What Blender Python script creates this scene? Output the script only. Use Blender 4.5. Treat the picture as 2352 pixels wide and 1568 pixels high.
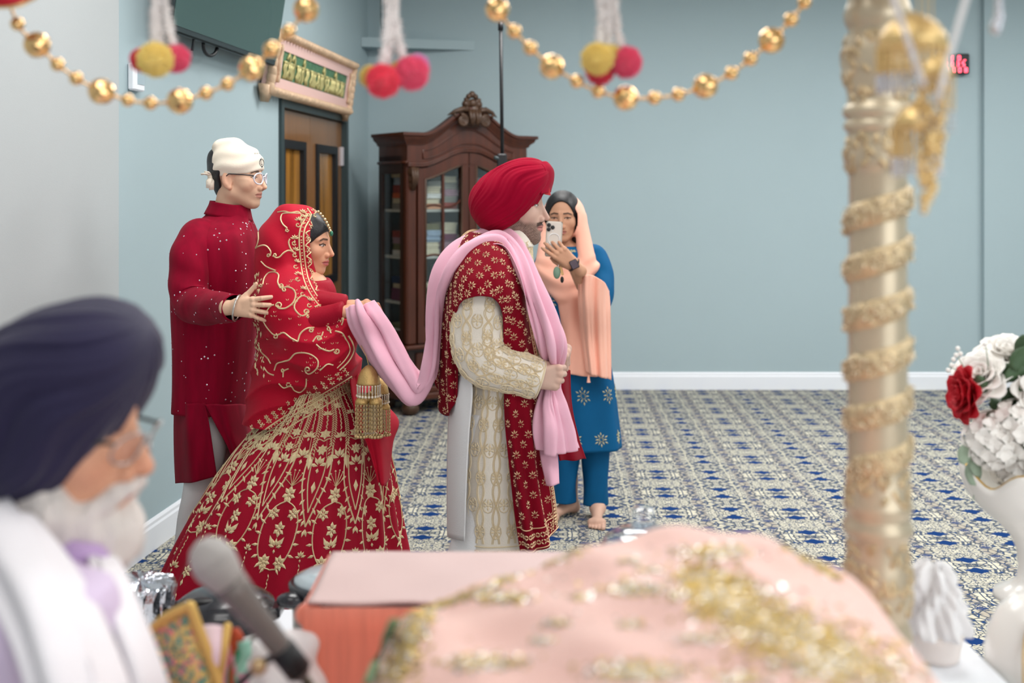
import bpy, math, random
import numpy as np
from mathutils import Vector, Matrix
from mathutils.bvhtree import BVHTree

for _o in list(bpy.data.objects):
    bpy.data.objects.remove(_o)
scene = bpy.context.scene
COL = scene.collection
random.seed(7)
RNG = np.random.default_rng(7)

# ------------------------------------------------------------------ camera
F = 2613.0           # focal length in pixels of the 2352 px wide frame
HOR = 440.0          # image row of the horizon
EYE = 1.6            # camera height
cam_d = bpy.data.cameras.new('camera')
cam = bpy.data.objects.new('camera', cam_d)
COL.objects.link(cam)
cam.location = (0, 0, EYE)
cam.rotation_euler = (math.pi / 2, 0, 0)
cam_d.sensor_width = 36.0
cam_d.lens = 36.0 * F / 2352.0
cam_d.shift_y = -(784.0 - HOR) / 2352.0
cam_d.clip_start = 0.05
cam_d.dof.use_dof = True
cam_d.dof.focus_distance = 3.95
cam_d.dof.aperture_fstop = 2.4
scene.camera = cam

# ------------------------------------------------------------------ world and light
world = bpy.data.worlds.new('world')
scene.world = world
world.use_nodes = True
_bg = world.node_tree.nodes['Background']
_bg.inputs[0].default_value = (0.93, 0.97, 1.0, 1)
_bg.inputs[1].default_value = 0.5


def area_light(name, loc, rot, sx, sy, power, col=(1, 1, 1)):
    l = bpy.data.lights.new(name, 'AREA')
    l.shape = 'RECTANGLE'
    l.size, l.size_y, l.energy, l.color = sx, sy, power, col
    o = bpy.data.objects.new(name, l)
    o.location, o.rotation_euler = loc, rot
    COL.objects.link(o)
    return o


for _x, _y, _p in [(-0.6, 0.9, 26), (1.8, 0.9, 26), (4.2, 0.9, 26), (-0.4, 3.7, 58), (1.8, 3.7, 58), (4.2, 3.7, 58), (0.3, 6.7, 78), (2.6, 6.7, 78), (4.8, 6.7, 78)]:
    area_light('ceiling_panel_light', (_x, _y, 3.36), (0, 0, 0), 1.2, 1.2, _p, (1.0, 0.985, 0.965))
area_light('rear_soft_light', (3.2, -2.6, 1.9), (math.radians(80), 0, math.radians(22)), 4.5, 2.4, 150, (0.95, 0.98, 1.0))  # large soft light added behind the camera; its source is unseen

scene.view_settings.view_transform = 'Standard'
scene.view_settings.look = 'None'
scene.view_settings.exposure = -0.32
scene.view_settings.gamma = 1.0
scene.view_settings.use_curve_mapping = False
scene.cycles.max_bounces = 6
scene.cycles.diffuse_bounces = 4
scene.cycles.glossy_bounces = 3
scene.cycles.transmission_bounces = 5
scene.cycles.transparent_max_bounces = 8
scene.cycles.adaptive_threshold = 0.05
scene.cycles.adaptive_min_samples = 24
scene.cycles.caustics_reflective = False
scene.cycles.caustics_refractive = False


# ------------------------------------------------------------------ helpers
def P(px, py, Y):
    """World point seen at photo pixel (px, py) when it stands Y metres away."""
    return Vector(((px - 1176.0) * Y / F, Y, EYE + (HOR - py) * Y / F))


def srgb(r, g, b):
    def c(v):
        v /= 255.0
        return v / 12.92 if v <= 0.04045 else ((v + 0.055) / 1.055) ** 2.4
    return (c(r), c(g), c(b), 1.0)


def srgb_np(r, g, b):
    return np.array(srgb(r, g, b)[:3], dtype=np.float32)


MATS = {}


def mat(name, col, rough=0.6, metal=0.0, spec=None, bump=None, bump_scale=60.0, var=0.0, var_scale=8.0,
        sheen=0.0, trans=0.0, emis=None, emis_s=0.0, attr=None, alpha=1.0, ior=1.45, sub=0.0, stretch=None, coat=0.0):
    """Principled material with procedural colour variation and fine relief."""
    if name in MATS:
        return MATS[name]
    m = bpy.data.materials.new(name)
    MATS[name] = m
    m.use_nodes = True
    nt = m.node_tree
    b = nt.nodes['Principled BSDF']
    b.inputs['Roughness'].default_value = rough
    b.inputs['Metallic'].default_value = metal
    b.inputs['IOR'].default_value = ior
    if spec is not None:
        b.inputs['Specular IOR Level'].default_value = spec
    if sheen:
        b.inputs['Sheen Weight'].default_value = sheen
    if coat:
        b.inputs['Coat Weight'].default_value = coat
        b.inputs['Coat Roughness'].default_value = 0.1
    if trans:
        b.inputs['Transmission Weight'].default_value = trans
    if alpha < 1:
        b.inputs['Alpha'].default_value = alpha
    if sub:
        b.inputs['Subsurface Weight'].default_value = sub
        b.inputs['Subsurface Radius'].default_value = (0.012, 0.005, 0.003)
        b.inputs['Subsurface Scale'].default_value = 1.0
    if emis is not None:
        b.inputs['Emission Color'].default_value = emis
        b.inputs['Emission Strength'].default_value = emis_s
    b.inputs['Base Color'].default_value = col
    src = None
    if attr:
        a = nt.nodes.new('ShaderNodeAttribute')
        a.attribute_name = attr
        src = a.outputs['Color']
        nt.links.new(src, b.inputs['Base Color'])
    tc = nt.nodes.new('ShaderNodeTexCoord')
    vec = tc.outputs['Object']
    if stretch:
        mp = nt.nodes.new('ShaderNodeMapping')
        mp.inputs['Scale'].default_value = stretch
        nt.links.new(vec, mp.inputs['Vector'])
        vec = mp.outputs['Vector']
    if var:
        n = nt.nodes.new('ShaderNodeTexNoise')
        n.inputs['Scale'].default_value = var_scale
        n.inputs['Detail'].default_value = 4
        nt.links.new(vec, n.inputs['Vector'])
        hs = nt.nodes.new('ShaderNodeHueSaturation')
        mr = nt.nodes.new('ShaderNodeMapRange')
        mr.inputs['From Min'].default_value = 0.3
        mr.inputs['From Max'].default_value = 0.7
        mr.inputs['To Min'].default_value = 1 - var
        mr.inputs['To Max'].default_value = 1 + var
        nt.links.new(n.outputs['Fac'], mr.inputs['Value'])
        nt.links.new(mr.outputs['Result'], hs.inputs['Value'])
        if src is not None:
            nt.links.new(src, hs.inputs['Color'])
        else:
            hs.inputs['Color'].default_value = col
        nt.links.new(hs.outputs['Color'], b.inputs['Base Color'])
    if bump:
        n2 = nt.nodes.new('ShaderNodeTexNoise')
        n2.inputs['Scale'].default_value = bump_scale
        n2.inputs['Detail'].default_value = 3
        nt.links.new(vec, n2.inputs['Vector'])
        bp = nt.nodes.new('ShaderNodeBump')
        bp.inputs['Strength'].default_value = bump
        bp.inputs['Distance'].default_value = 0.01
        nt.links.new(n2.outputs['Fac'], bp.inputs['Height'])
        nt.links.new(bp.outputs['Normal'], b.inputs['Normal'])
    return m


def tag(o, label=None, cat=None, group=None, kind=None):
    if label:
        o['label'] = label
    if cat:
        o['category'] = cat
    if group:
        o['group'] = group
    if kind:
        o['kind'] = kind
    return o


def empty(name, loc=(0, 0, 0), rz=0.0):
    o = bpy.data.objects.new(name, None)
    o.empty_display_size = 0.05
    COL.objects.link(o)
    o.location = loc
    o.rotation_euler = (0, 0, rz)
    return o


def set_parent(o, parent, world_coords=True):
    """Parent o; with world_coords the mesh was written in world space."""
    o.parent = parent
    if world_coords:
        o.matrix_parent_inverse = world_matrix(parent).inverted()


def world_matrix(p):
    M = Matrix.LocRotScale(p.location, p.rotation_euler, p.scale)
    if p.parent is None:
        return M
    return world_matrix(p.parent) @ p.matrix_parent_inverse @ M


def mesh_obj(name, verts, faces, material, parent=None, smooth=True, world_coords=True, cols=None, local=False):
    me = bpy.data.meshes.new(name)
    if isinstance(verts, np.ndarray):
        verts = verts.astype(np.float64)
        vl = verts.tolist()
    else:
        vl = [tuple(v) for v in verts]
    fl = faces.tolist() if isinstance(faces, np.ndarray) else faces
    me.from_pydata(vl, [], fl)
    if smooth:
        me.polygons.foreach_set('use_smooth', [True] * len(me.polygons))
    if cols is not None:
        ca = me.color_attributes.new('col', 'FLOAT_COLOR', 'POINT')
        c4 = np.ones((len(vl), 4), dtype=np.float32)
        c4[:, :3] = cols
        ca.data.foreach_set('color', c4.ravel())
    if material is not None:
        me.materials.append(material)
    me.update()
    o = bpy.data.objects.new(name, me)
    COL.objects.link(o)
    if parent is not None:
        set_parent(o, parent, world_coords and not local)
    return o


class MB:
    """Collects simple shapes and links them as one mesh object."""
    def __init__(self):
        self.v, self.f = [], []

    def add(self, v, f):
        n = len(self.v)
        self.v += [tuple(p) for p in v]
        self.f += [tuple(i + n for i in q) for q in f]
        return self

    def box(self, a, b, M=None, bev=0.0):
        (x0, y0, z0), (x1, y1, z1) = a, b
        if bev <= 0:
            v = [(x, y, z) for z in (z0, z1) for y in (y0, y1) for x in (x0, x1)]
            f = [(0, 2, 3, 1), (4, 5, 7, 6), (0, 1, 5, 4), (2, 6, 7, 3), (0, 4, 6, 2), (1, 3, 7, 5)]
        else:
            e = bev
            v, f = [], []
            # chamfered box: octagonal rings bottom to top
            def ring(z, i):
                return [(x0 + e + i, y0 + i, z), (x1 - e - i, y0 + i, z), (x1 - i, y0 + e + i, z), (x1 - i, y1 - e - i, z),
                        (x1 - e - i, y1 - i, z), (x0 + e + i, y1 - i, z), (x0 + i, y1 - e - i, z), (x0 + i, y0 + e + i, z)]
            for z, i in ((z0, e * .8), (z0 + e, 0), (z1 - e, 0), (z1, e * .8)):
                v += ring(z, i)
            f.append(tuple(range(7, -1, -1)))
            for k in range(3):
                for j in range(8):
                    f.append((k * 8 + j, k * 8 + (j + 1) % 8, (k + 1) * 8 + (j + 1) % 8, (k + 1) * 8 + j))
            f.append(tuple(range(24, 32)))
        if M is not None:
            v = [tuple(M @ Vector(p)) for p in v]
        return self.add(v, f)

    def prism(self, poly, d0, d1, axis='y', M=None):
        """2-D polygon extruded along an axis: poly in the other two axes (x,z), (x,y) or (y,z)."""
        n = len(poly)
        def mk(p, d):
            if axis == 'y':
                return (p[0], d, p[1])
            if axis == 'z':
                return (p[0], p[1], d)
            return (d, p[0], p[1])
        v = [mk(p, d0) for p in poly] + [mk(p, d1) for p in poly]
        f = [tuple(range(n)), tuple(range(2 * n - 1, n - 1, -1))]
        f += [(i, i + n, (i + 1) % n + n, (i + 1) % n) for i in range(n)]
        if M is not None:
            v = [tuple(M @ Vector(p)) for p in v]
        return self.add(v, f)

    def lathe(self, prof, n=24, M=None, rfun=None):
        v, f = [], []
        for (r, z) in prof:
            for k in range(n):
                a = 2 * math.pi * k / n
                rr = r if rfun is None else rfun(r, a, z)
                v.append((rr * math.cos(a), rr * math.sin(a), z))
        m = len(prof)
        for i in range(m - 1):
            for k in range(n):
                f.append((i * n + k, i * n + (k + 1) % n, (i + 1) * n + (k + 1) % n, (i + 1) * n + k))
        f.append(tuple(range(n - 1, -1, -1)))
        f.append(tuple((m - 1) * n + k for k in range(n)))
        if M is not None:
            v = [tuple(M @ Vector(p)) for p in v]
        return self.add(v, f)

    def tube(self, pts, r, n=8, closed=False, flat=1.0, up=None):
        pts = [Vector(p) for p in pts]
        m = len(pts)
        rs = r if isinstance(r, (list, tuple)) else [r] * m
        v, f = [], []
        prev = None
        for i, p in enumerate(pts):
            if closed:
                t = pts[(i + 1) % m] - pts[i - 1]
            else:
                t = pts[min(i + 1, m - 1)] - pts[max(i - 1, 0)]
            if t.length < 1e-9:
                t = Vector((0, 0, 1))
            t.normalize()
            if prev is None:
                a = Vector(up) if up is not None else (Vector((0, 0, 1)) if abs(t.z) < .9 else Vector((1, 0, 0)))
            else:
                a = prev
            s = a - t * a.dot(t)
            if s.length < 1e-6:
                s = t.orthogonal()
            s.normalize()
            prev = s
            w = t.cross(s)
            for k in range(n):
                an = 2 * math.pi * k / n
                v.append(tuple(p + s * (math.cos(an) * rs[i] * flat) + w * (math.sin(an) * rs[i])))
        for i in range(m if closed else m - 1):
            j = (i + 1) % m
            for k in range(n):
                f.append((i * n + k, i * n + (k + 1) % n, j * n + (k + 1) % n, j * n + k))
        if not closed:
            f.append(tuple(range(n - 1, -1, -1)))
            f.append(tuple((m - 1) * n + k for k in range(n)))
        return self.add(v, f)

    def ball(self, c, r, n=12, m=8, sq=(1, 1, 1), M=None):
        v, f = [], []
        for i in range(m + 1):
            ph = math.pi * i / m
            for k in range(n):
                a = 2 * math.pi * k / n
                q = Vector((r * sq[0] * math.sin(ph) * math.cos(a), r * sq[1] * math.sin(ph) * math.sin(a), r * sq[2] * math.cos(ph)))
                if M is not None:
                    q = M @ q
                v.append(tuple(q + Vector(c)))
        for i in range(m):
            for k in range(n):
                f.append((i * n + k, (i + 1) * n + k, (i + 1) * n + (k + 1) % n, i * n + (k + 1) % n))
        return self.add(v, f)

    def build(self, name, material, parent=None, smooth=False, world_coords=True, local=False):
        return mesh_obj(name, self.v, self.f, material, parent, smooth, world_coords, local=local)


def auto_smooth(o, angle=40):
    """Sharp edges by angle, kept in the mesh itself."""
    me = o.data
    me.polygons.foreach_set('use_smooth', [True] * len(me.polygons))
    me.set_sharp_from_angle(angle=math.radians(angle))
    return o


def dup(o, loc=None, parent=None, label=None, group=None, rot=None):
    c = o.copy()
    COL.objects.link(c)
    if loc is not None:
        c.location = loc
    if rot is not None:
        c.rotation_euler = rot
    if label:
        c['label'] = label
    if group:
        c['group'] = group
    for ch in o.children:
        k = ch.copy()
        COL.objects.link(k)
        k.parent = c
        k.matrix_parent_inverse = ch.matrix_parent_inverse.copy()
        for g in ch.children:
            q = g.copy()
            COL.objects.link(q)
            q.parent = k
            q.matrix_parent_inverse = g.matrix_parent_inverse.copy()
    return c


def smoothstep(a, b, x):
    t = np.clip((x - a) / (b - a), 0, 1)
    return t * t * (3 - 2 * t)


def cr(pts, n):
    """Catmull-Rom through points (k, d) -> (n, d)."""
    p = np.asarray(pts, dtype=float)
    k = len(p)
    t = np.linspace(0, k - 1, n)
    i = np.clip(t.astype(int), 0, k - 2)
    u = (t - i)[:, None]
    pad = np.vstack([2 * p[0] - p[1], p, 2 * p[-1] - p[-2]])
    a, b, c, d = pad[i], pad[i + 1], pad[i + 2], pad[i + 3]
    return 0.5 * ((2 * b) + (-a + c) * u + (2 * a - 5 * b + 4 * c - d) * u ** 2 + (-a + 3 * b - 3 * c + d) * u ** 3)


# ------------------------------------------------------------------ signed distance modelling
def sd_sphere(p, c, r):
    return np.linalg.norm(p - np.float32(c), axis=1) - r


def sd_ell(p, c, r, R=None):
    q = p - np.float32(c)
    if R is not None:
        q = q @ np.asarray(R, dtype=np.float32)
    r = np.float32(r)
    k0 = np.linalg.norm(q / r, axis=1)
    k1 = np.linalg.norm(q / (r * r), axis=1) + 1e-9
    return k0 * (k0 - 1.0) / k1


def sd_cone(p, a, b, ra, rb, sq=None):
    """Capsule with linear taper; sq = (axis, factor) squashes the section along a world axis."""
    a, b = np.float32(a), np.float32(b)
    if sq is not None:
        ax, k = sq
        p = p.copy()
        p[:, ax] = a[ax] * 0 + p[:, ax] / k
        a, b = a.copy(), b.copy()
        a[ax] /= k
        b[ax] /= k
    d = b - a
    t = np.clip(((p - a) @ d) / max(float(d @ d), 1e-9), 0, 1)
    return np.linalg.norm(p - a - t[:, None] * d, axis=1) - (ra + (rb - ra) * t)


def sd_poly(p, pts, rs):
    """Chain of tapered capsules."""
    out = None
    for i in range(len(pts) - 1):
        s = sd_cone(p, pts[i], pts[i + 1], rs[i], rs[i + 1])
        out = s if out is None else np.minimum(out, s)
    return out


def smin(a, b, k):
    h = np.clip(0.5 + 0.5 * (b - a) / k, 0, 1)
    return b + (a - b) * h - k * h * (1 - h)


def smax(a, b, k):
    return -smin(-a, -b, k)


def sdf_mesh(f, lo, hi, h):
    """Sparse surface nets of f(points)->distance in the box lo..hi with cell size h."""
    lo, hi = np.float32(lo), np.float32(hi)
    B = 8
    H = B * h
    nb = np.ceil((hi - lo) / H).astype(int)
    gx, gy, gz = np.meshgrid(*[np.arange(n) for n in nb], indexing='ij')
    blk = np.stack([gx.ravel(), gy.ravel(), gz.ravel()], 1)
    cen = (lo + (blk + 0.5) * H).astype(np.float32)
    d = f(cen)
    blk = blk[np.abs(d) < H * 0.87 * 1.5]
    ar = np.arange(B + 1)
    ox, oy, oz = np.meshgrid(ar, ar, ar, indexing='ij')
    off = np.stack([ox.ravel(), oy.ravel(), oz.ravel()], 1)
    vals = np.empty((len(blk), B + 1, B + 1, B + 1), dtype=np.float32)
    CH = 600
    for s in range(0, len(blk), CH):
        b = blk[s:s + CH]
        idx = (b[:, None, :] * B + off[None]).reshape(-1, 3)
        vals[s:s + CH] = f((lo + idx * h).astype(np.float32)).reshape(len(b), B + 1, B + 1, B + 1)
    neg = vals < 0
    c = np.zeros((len(blk), B, B, B), dtype=np.int8)
    for i in (0, 1):
        for j in (0, 1):
            for k in (0, 1):
                c += neg[:, i:i + B, j:j + B, k:k + B]
    act = (c > 0) & (c < 8)
    bi, ci, cj, ck = np.nonzero(act)
    cell = blk[bi] * B + np.stack([ci, cj, ck], 1)
    # vertex = mean of edge crossings
    acc = np.zeros((len(bi), 3), dtype=np.float32)
    cnt = np.zeros(len(bi), dtype=np.float32)
    def val(i, j, k):
        return vals[bi, ci + i, cj + j, ck + k]
    corners = [(i, j, k) for i in (0, 1) for j in (0, 1) for k in (0, 1)]
    for a in corners:
        for ax in range(3):
            if a[ax] == 1:
                continue
            b = list(a)
            b[ax] = 1
            va, vb = val(*a), val(*b)
            m = (va < 0) != (vb < 0)
            t = np.where(m, va / np.where(m, va - vb, 1), 0)
            pt = np.zeros((len(bi), 3), dtype=np.float32)
            pt += np.float32(a)
            pt[:, ax] += t
            acc += pt * m[:, None]
            cnt += m
    vert = lo + (cell + acc / cnt[:, None]) * h
    N = (nb * B + 2).astype(np.int64)
    key = (cell[:, 0].astype(np.int64) * N[1] + cell[:, 1]) * N[2] + cell[:, 2]
    order = np.argsort(key)
    skey = key[order]
    def look(cells):
        k = (cells[:, 0].astype(np.int64) * N[1] + cells[:, 1]) * N[2] + cells[:, 2]
        i = np.clip(np.searchsorted(skey, k), 0, len(skey) - 1)
        ok = skey[i] == k
        return np.where(ok, order[i], -1)
    faces = []
    for ax in range(3):
        sl = [slice(None), slice(0, B), slice(0, B), slice(0, B)]
        s2 = list(sl)
        s2[ax + 1] = slice(1, B + 1)
        na, nb_ = neg[tuple(sl)], neg[tuple(s2)]
        eb, ei, ej, ek = np.nonzero(na != nb_)
        base = blk[eb] * B + np.stack([ei, ej, ek], 1)
        u, w = [(1, 2), (2, 0), (0, 1)][ax]
        quad = []
        for du, dw in ((0, 0), (-1, 0), (-1, -1), (0, -1)):
            cc = base.copy()
            cc[:, u] += du
            cc[:, w] += dw
            quad.append(look(cc))
        q = np.stack(quad, 1)
        flip = ~na[eb, ei, ej, ek]
        ok = (q >= 0).all(1)
        q[flip] = q[flip][:, ::-1]
        faces.append(q[ok])
    return vert, np.vstack(faces)


def relax(v, f, it=2, lam=0.5):
    """Laplacian smoothing on quads."""
    e = np.vstack([f[:, [0, 1]], f[:, [1, 2]], f[:, [2, 3]], f[:, [3, 0]]])
    for _ in range(it):
        acc = np.zeros_like(v)
        cnt = np.zeros(len(v), dtype=v.dtype)
        np.add.at(acc, e[:, 0], v[e[:, 1]])
        np.add.at(acc, e[:, 1], v[e[:, 0]])
        np.add.at(cnt, e[:, 0], 1)
        np.add.at(cnt, e[:, 1], 1)
        v = v + lam * (acc / np.maximum(cnt, 1)[:, None] - v)
    return v


def join_meshes(parts):
    vs, fs, n = [], [], 0
    for v, f in parts:
        vs.append(v)
        fs.append(f + n)
        n += len(v)
    return np.vstack(vs), np.vstack(fs)


def rotz(a):
    c, s = math.cos(a), math.sin(a)
    return np.array([[c, -s, 0], [s, c, 0], [0, 0, 1]], dtype=np.float32)


def roty(a):
    c, s = math.cos(a), math.sin(a)
    return np.array([[c, 0, s], [0, 1, 0], [-s, 0, c]], dtype=np.float32)


def rotx(a):
    c, s = math.cos(a), math.sin(a)
    return np.array([[1, 0, 0], [0, c, -s], [0, s, c]], dtype=np.float32)


# ------------------------------------------------------------------ cloth sheets and embroidery
class Surf:
    """Grid surface: pts (nv, nu, 3); sample(u, v) in 0..1 gives point and normal."""
    def __init__(self, pts, closed=False):
        self.p = np.asarray(pts, dtype=float)
        self.closed = closed
        p = self.p
        if closed:
            du = np.roll(p, -1, 1) - np.roll(p, 1, 1)
        else:
            du = np.gradient(p, axis=1)
        dv = np.gradient(p, axis=0)
        n = np.cross(du, dv)
        n /= np.linalg.norm(n, axis=2, keepdims=True) + 1e-12
        self.n = n

    def flip(self):
        self.n = -self.n
        return self

    def sample(self, u, v):
        u, v = np.asarray(u, float), np.asarray(v, float)
        nv, nu = self.p.shape[:2]
        if self.closed:
            x = (u % 1.0) * nu
            i0 = np.floor(x).astype(int) % nu
            i1 = (i0 + 1) % nu
            fx = x - np.floor(x)
        else:
            x = np.clip(u, 0, 1) * (nu - 1)
            i0 = np.clip(np.floor(x).astype(int), 0, nu - 2)
            i1 = i0 + 1
            fx = x - i0
        y = np.clip(v, 0, 1) * (nv - 1)
        j0 = np.clip(np.floor(y).astype(int), 0, nv - 2)
        fy = (y - j0)[:, None]
        fx = fx[:, None]
        def mix(a):
            return (a[j0, i0] * (1 - fx) + a[j0, i1] * fx) * (1 - fy) + (a[j0 + 1, i0] * (1 - fx) + a[j0 + 1, i1] * fx) * fy
        return mix(self.p), mix(self.n)

    def mesh(self, thick=0.0):
        nv, nu = self.p.shape[:2]
        idx = np.arange(nv * nu).reshape(nv, nu)
        if self.closed:
            a, b = idx[:-1], np.roll(idx, -1, 1)[:-1]
            c, d = np.roll(idx, -1, 1)[1:], idx[1:]
        else:
            a, b, c, d = idx[:-1, :-1], idx[:-1, 1:], idx[1:, 1:], idx[1:, :-1]
        f = np.stack([a.ravel(), b.ravel(), c.ravel(), d.ravel()], 1)
        v = self.p.reshape(-1, 3)
        if thick:
            n = len(v)
            v2 = v - self.n.reshape(-1, 3) * thick
            f2 = f[:, ::-1] + n
            rim = []
            edges = [idx[0], idx[-1][::-1]]
            if not self.closed:
                edges += [idx[:, -1], idx[:, 0][::-1]]
            for e in edges:
                rim.append(np.stack([e[1:], e[:-1], e[:-1] + n, e[1:] + n], 1))
                if self.closed:
                    rim.append(np.array([[e[0], e[-1], e[-1] + n, e[0] + n]]))
            f = np.vstack([f, f2] + rim)
            v = np.vstack([v, v2])
        return v, f

    def obj(self, name, material, parent=None, thick=0.0):
        v, f = self.mesh(thick)
        return mesh_obj(name, v, f, material, parent)


def ctrl_sheet(rows, nu, nv):
    """rows: list of rows of 3-D control points, each row the same or a different length."""
    rr = [cr([tuple(p) for p in r], nu) for r in rows]
    cols = np.stack(rr, 0)                       # (m, nu, 3)
    out = np.stack([cr(cols[:, i], nv) for i in range(nu)], 1)
    return out


class Embroidery:
    """Raised thread-work laid on a surface; every stroke is a thin ribbon with a ridge."""
    def __init__(self):
        self.v, self.f = [], []
        self.n = 0

    def ribbon(self, pos, nor, w, h=0.0015):
        """pos (k,3) on the surface, nor (k,3), w half width (scalar or k)."""
        k = len(pos)
        if k < 2:
            return
        t = np.gradient(pos, axis=0)
        t /= np.linalg.norm(t, axis=1, keepdims=True) + 1e-12
        s = np.cross(nor, t)
        s /= np.linalg.norm(s, axis=1, keepdims=True) + 1e-12
        w = np.broadcast_to(np.asarray(w, float), (k,))[:, None]
        a = pos + s * w - nor * 0.0006
        b = pos + nor * h
        c = pos - s * w - nor * 0.0006
        v = np.stack([a, b, c], 1).reshape(-1, 3)
        i = np.arange(k - 1) * 3
        f = np.vstack([np.stack([i, i + 3, i + 4, i + 1], 1), np.stack([i + 1, i + 4, i + 5, i + 2], 1)])
        self.v.append(v)
        self.f.append(f + self.n)
        self.n += len(v)

    def petal(self, pos, nor, along, L, W, h=0.002):
        """Pointed leaf centred at pos, pointing along."""
        along = along - nor * np.dot(along, nor)
        along = along / (np.linalg.norm(along) + 1e-12)
        s = np.cross(nor, along)
        v = np.array([pos - along * L, pos + s * W, pos + along * L, pos - s * W, pos + nor * h])
        v[:4] -= nor * 0.0004
        f = np.array([[0, 3, 4, 4], [3, 2, 4, 4], [2, 1, 4, 4], [1, 0, 4, 4]])
        self.v.append(v)
        self.f.append(f + self.n)
        self.n += 5

    def build(self, name, material, parent):
        v = np.vstack(self.v)
        f = np.vstack(self.f)
        fl = [tuple(q[:3]) if q[2] == q[3] else tuple(q) for q in f.tolist()]
        return mesh_obj(name, v, fl, material, parent, smooth=False)


def bvh_of(v, f):
    return BVHTree.FromPolygons([tuple(x) for x in v], [tuple(x) for x in f])


CAMO = Vector((0, 0, EYE))


def cast_px(bvh, px, py, off=0.0):
    """Point and normal of the first surface met on the sight line to a photo pixel."""
    d = (P(px, py, 1.0) - CAMO).normalized()
    loc, nor, i, dist = bvh.ray_cast(CAMO, d)
    if loc is None:
        return None, None
    if nor.dot(d) > 0:
        nor = -nor
    return loc + nor * off, nor


def cast_line(bvh, pts, step=3.0, off=0.001):
    """Follows a pixel polyline over a surface; gives a list of (pos, nor) runs."""
    p = cr(pts, max(4, int(sum(math.dist(pts[i], pts[i + 1]) for i in range(len(pts) - 1)) / step)))
    runs, cur = [], []
    last = None
    for x, y in p:
        loc, nor = cast_px(bvh, x, y, off)
        if loc is None or (last is not None and (loc - last).length > 0.06):
            if len(cur) > 2:
                runs.append(cur)
            cur = []
        if loc is not None:
            cur.append((loc, nor))
        last = loc
    if len(cur) > 2:
        runs.append(cur)
    out = []
    for r in runs:
        pos = np.array([tuple(a) for a, b in r])
        nor = np.array([tuple(b) for a, b in r])
        if len(nor) > 4:
            k = np.array([1, 2, 3, 2, 1]) / 9.0
            for c in range(3):
                nor[2:-2, c] = np.convolve(nor[:, c], k, 'valid')
            nor /= np.linalg.norm(nor, axis=1, keepdims=True) + 1e-12
        out.append((pos, nor))
    return out
# ------------------------------------------------------------------ the room
def XL(y):
    return -1.64 + 0.109 * (y - 4.83)


_k = math.sqrt(1 + 0.109 ** 2)
LT = Vector((0.109 / _k, 1 / _k, 0))       # along the left wall
LN = Vector((1 / _k, -0.109 / _k, 0))      # its normal, into the room
ML = Matrix(((LT.x, -LN.x, 0, XL(0)), (LT.y, -LN.y, 0, 0), (0, 0, 1, 0), (0, 0, 0, 1)))   # s along, y into the wall, z up


def left_s(px):
    """Distance along the left wall at which a photo column meets it."""
    return 2.166 / ((1176 - px) / F + 0.109) * _k


def left_off(px, d):
    """The same for a surface standing d metres proud of the wall."""
    return (2.166 - 1.006 * d) / ((1176 - px) / F + 0.109) * _k


def left_z(px, py):
    y = left_s(px) / _k
    return EYE + (HOR - py) * y / F


BACK = 9.2
CEIL = 3.4
M_wall = mat('wall_paint_blue', srgb(163, 181, 186), 0.75, bump=0.04, bump_scale=180, var=0.012, var_scale=1.5)
M_wallw = mat('wall_lit_tone_warm', srgb(177, 182, 183), 0.8, bump=0.04, bump_scale=180, var=0.012, var_scale=1.5)  # warmer tone puts the different light on this wall return into the colour
M_white = mat('trim_white', srgb(232, 235, 240), 0.45)
M_ceil = mat('ceiling_white', srgb(240, 240, 238), 0.9)
M_char = mat('door_frame_charcoal', srgb(52, 66, 68), 0.4)
M_black = mat('matte_black', srgb(24, 25, 28), 0.45)


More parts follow.
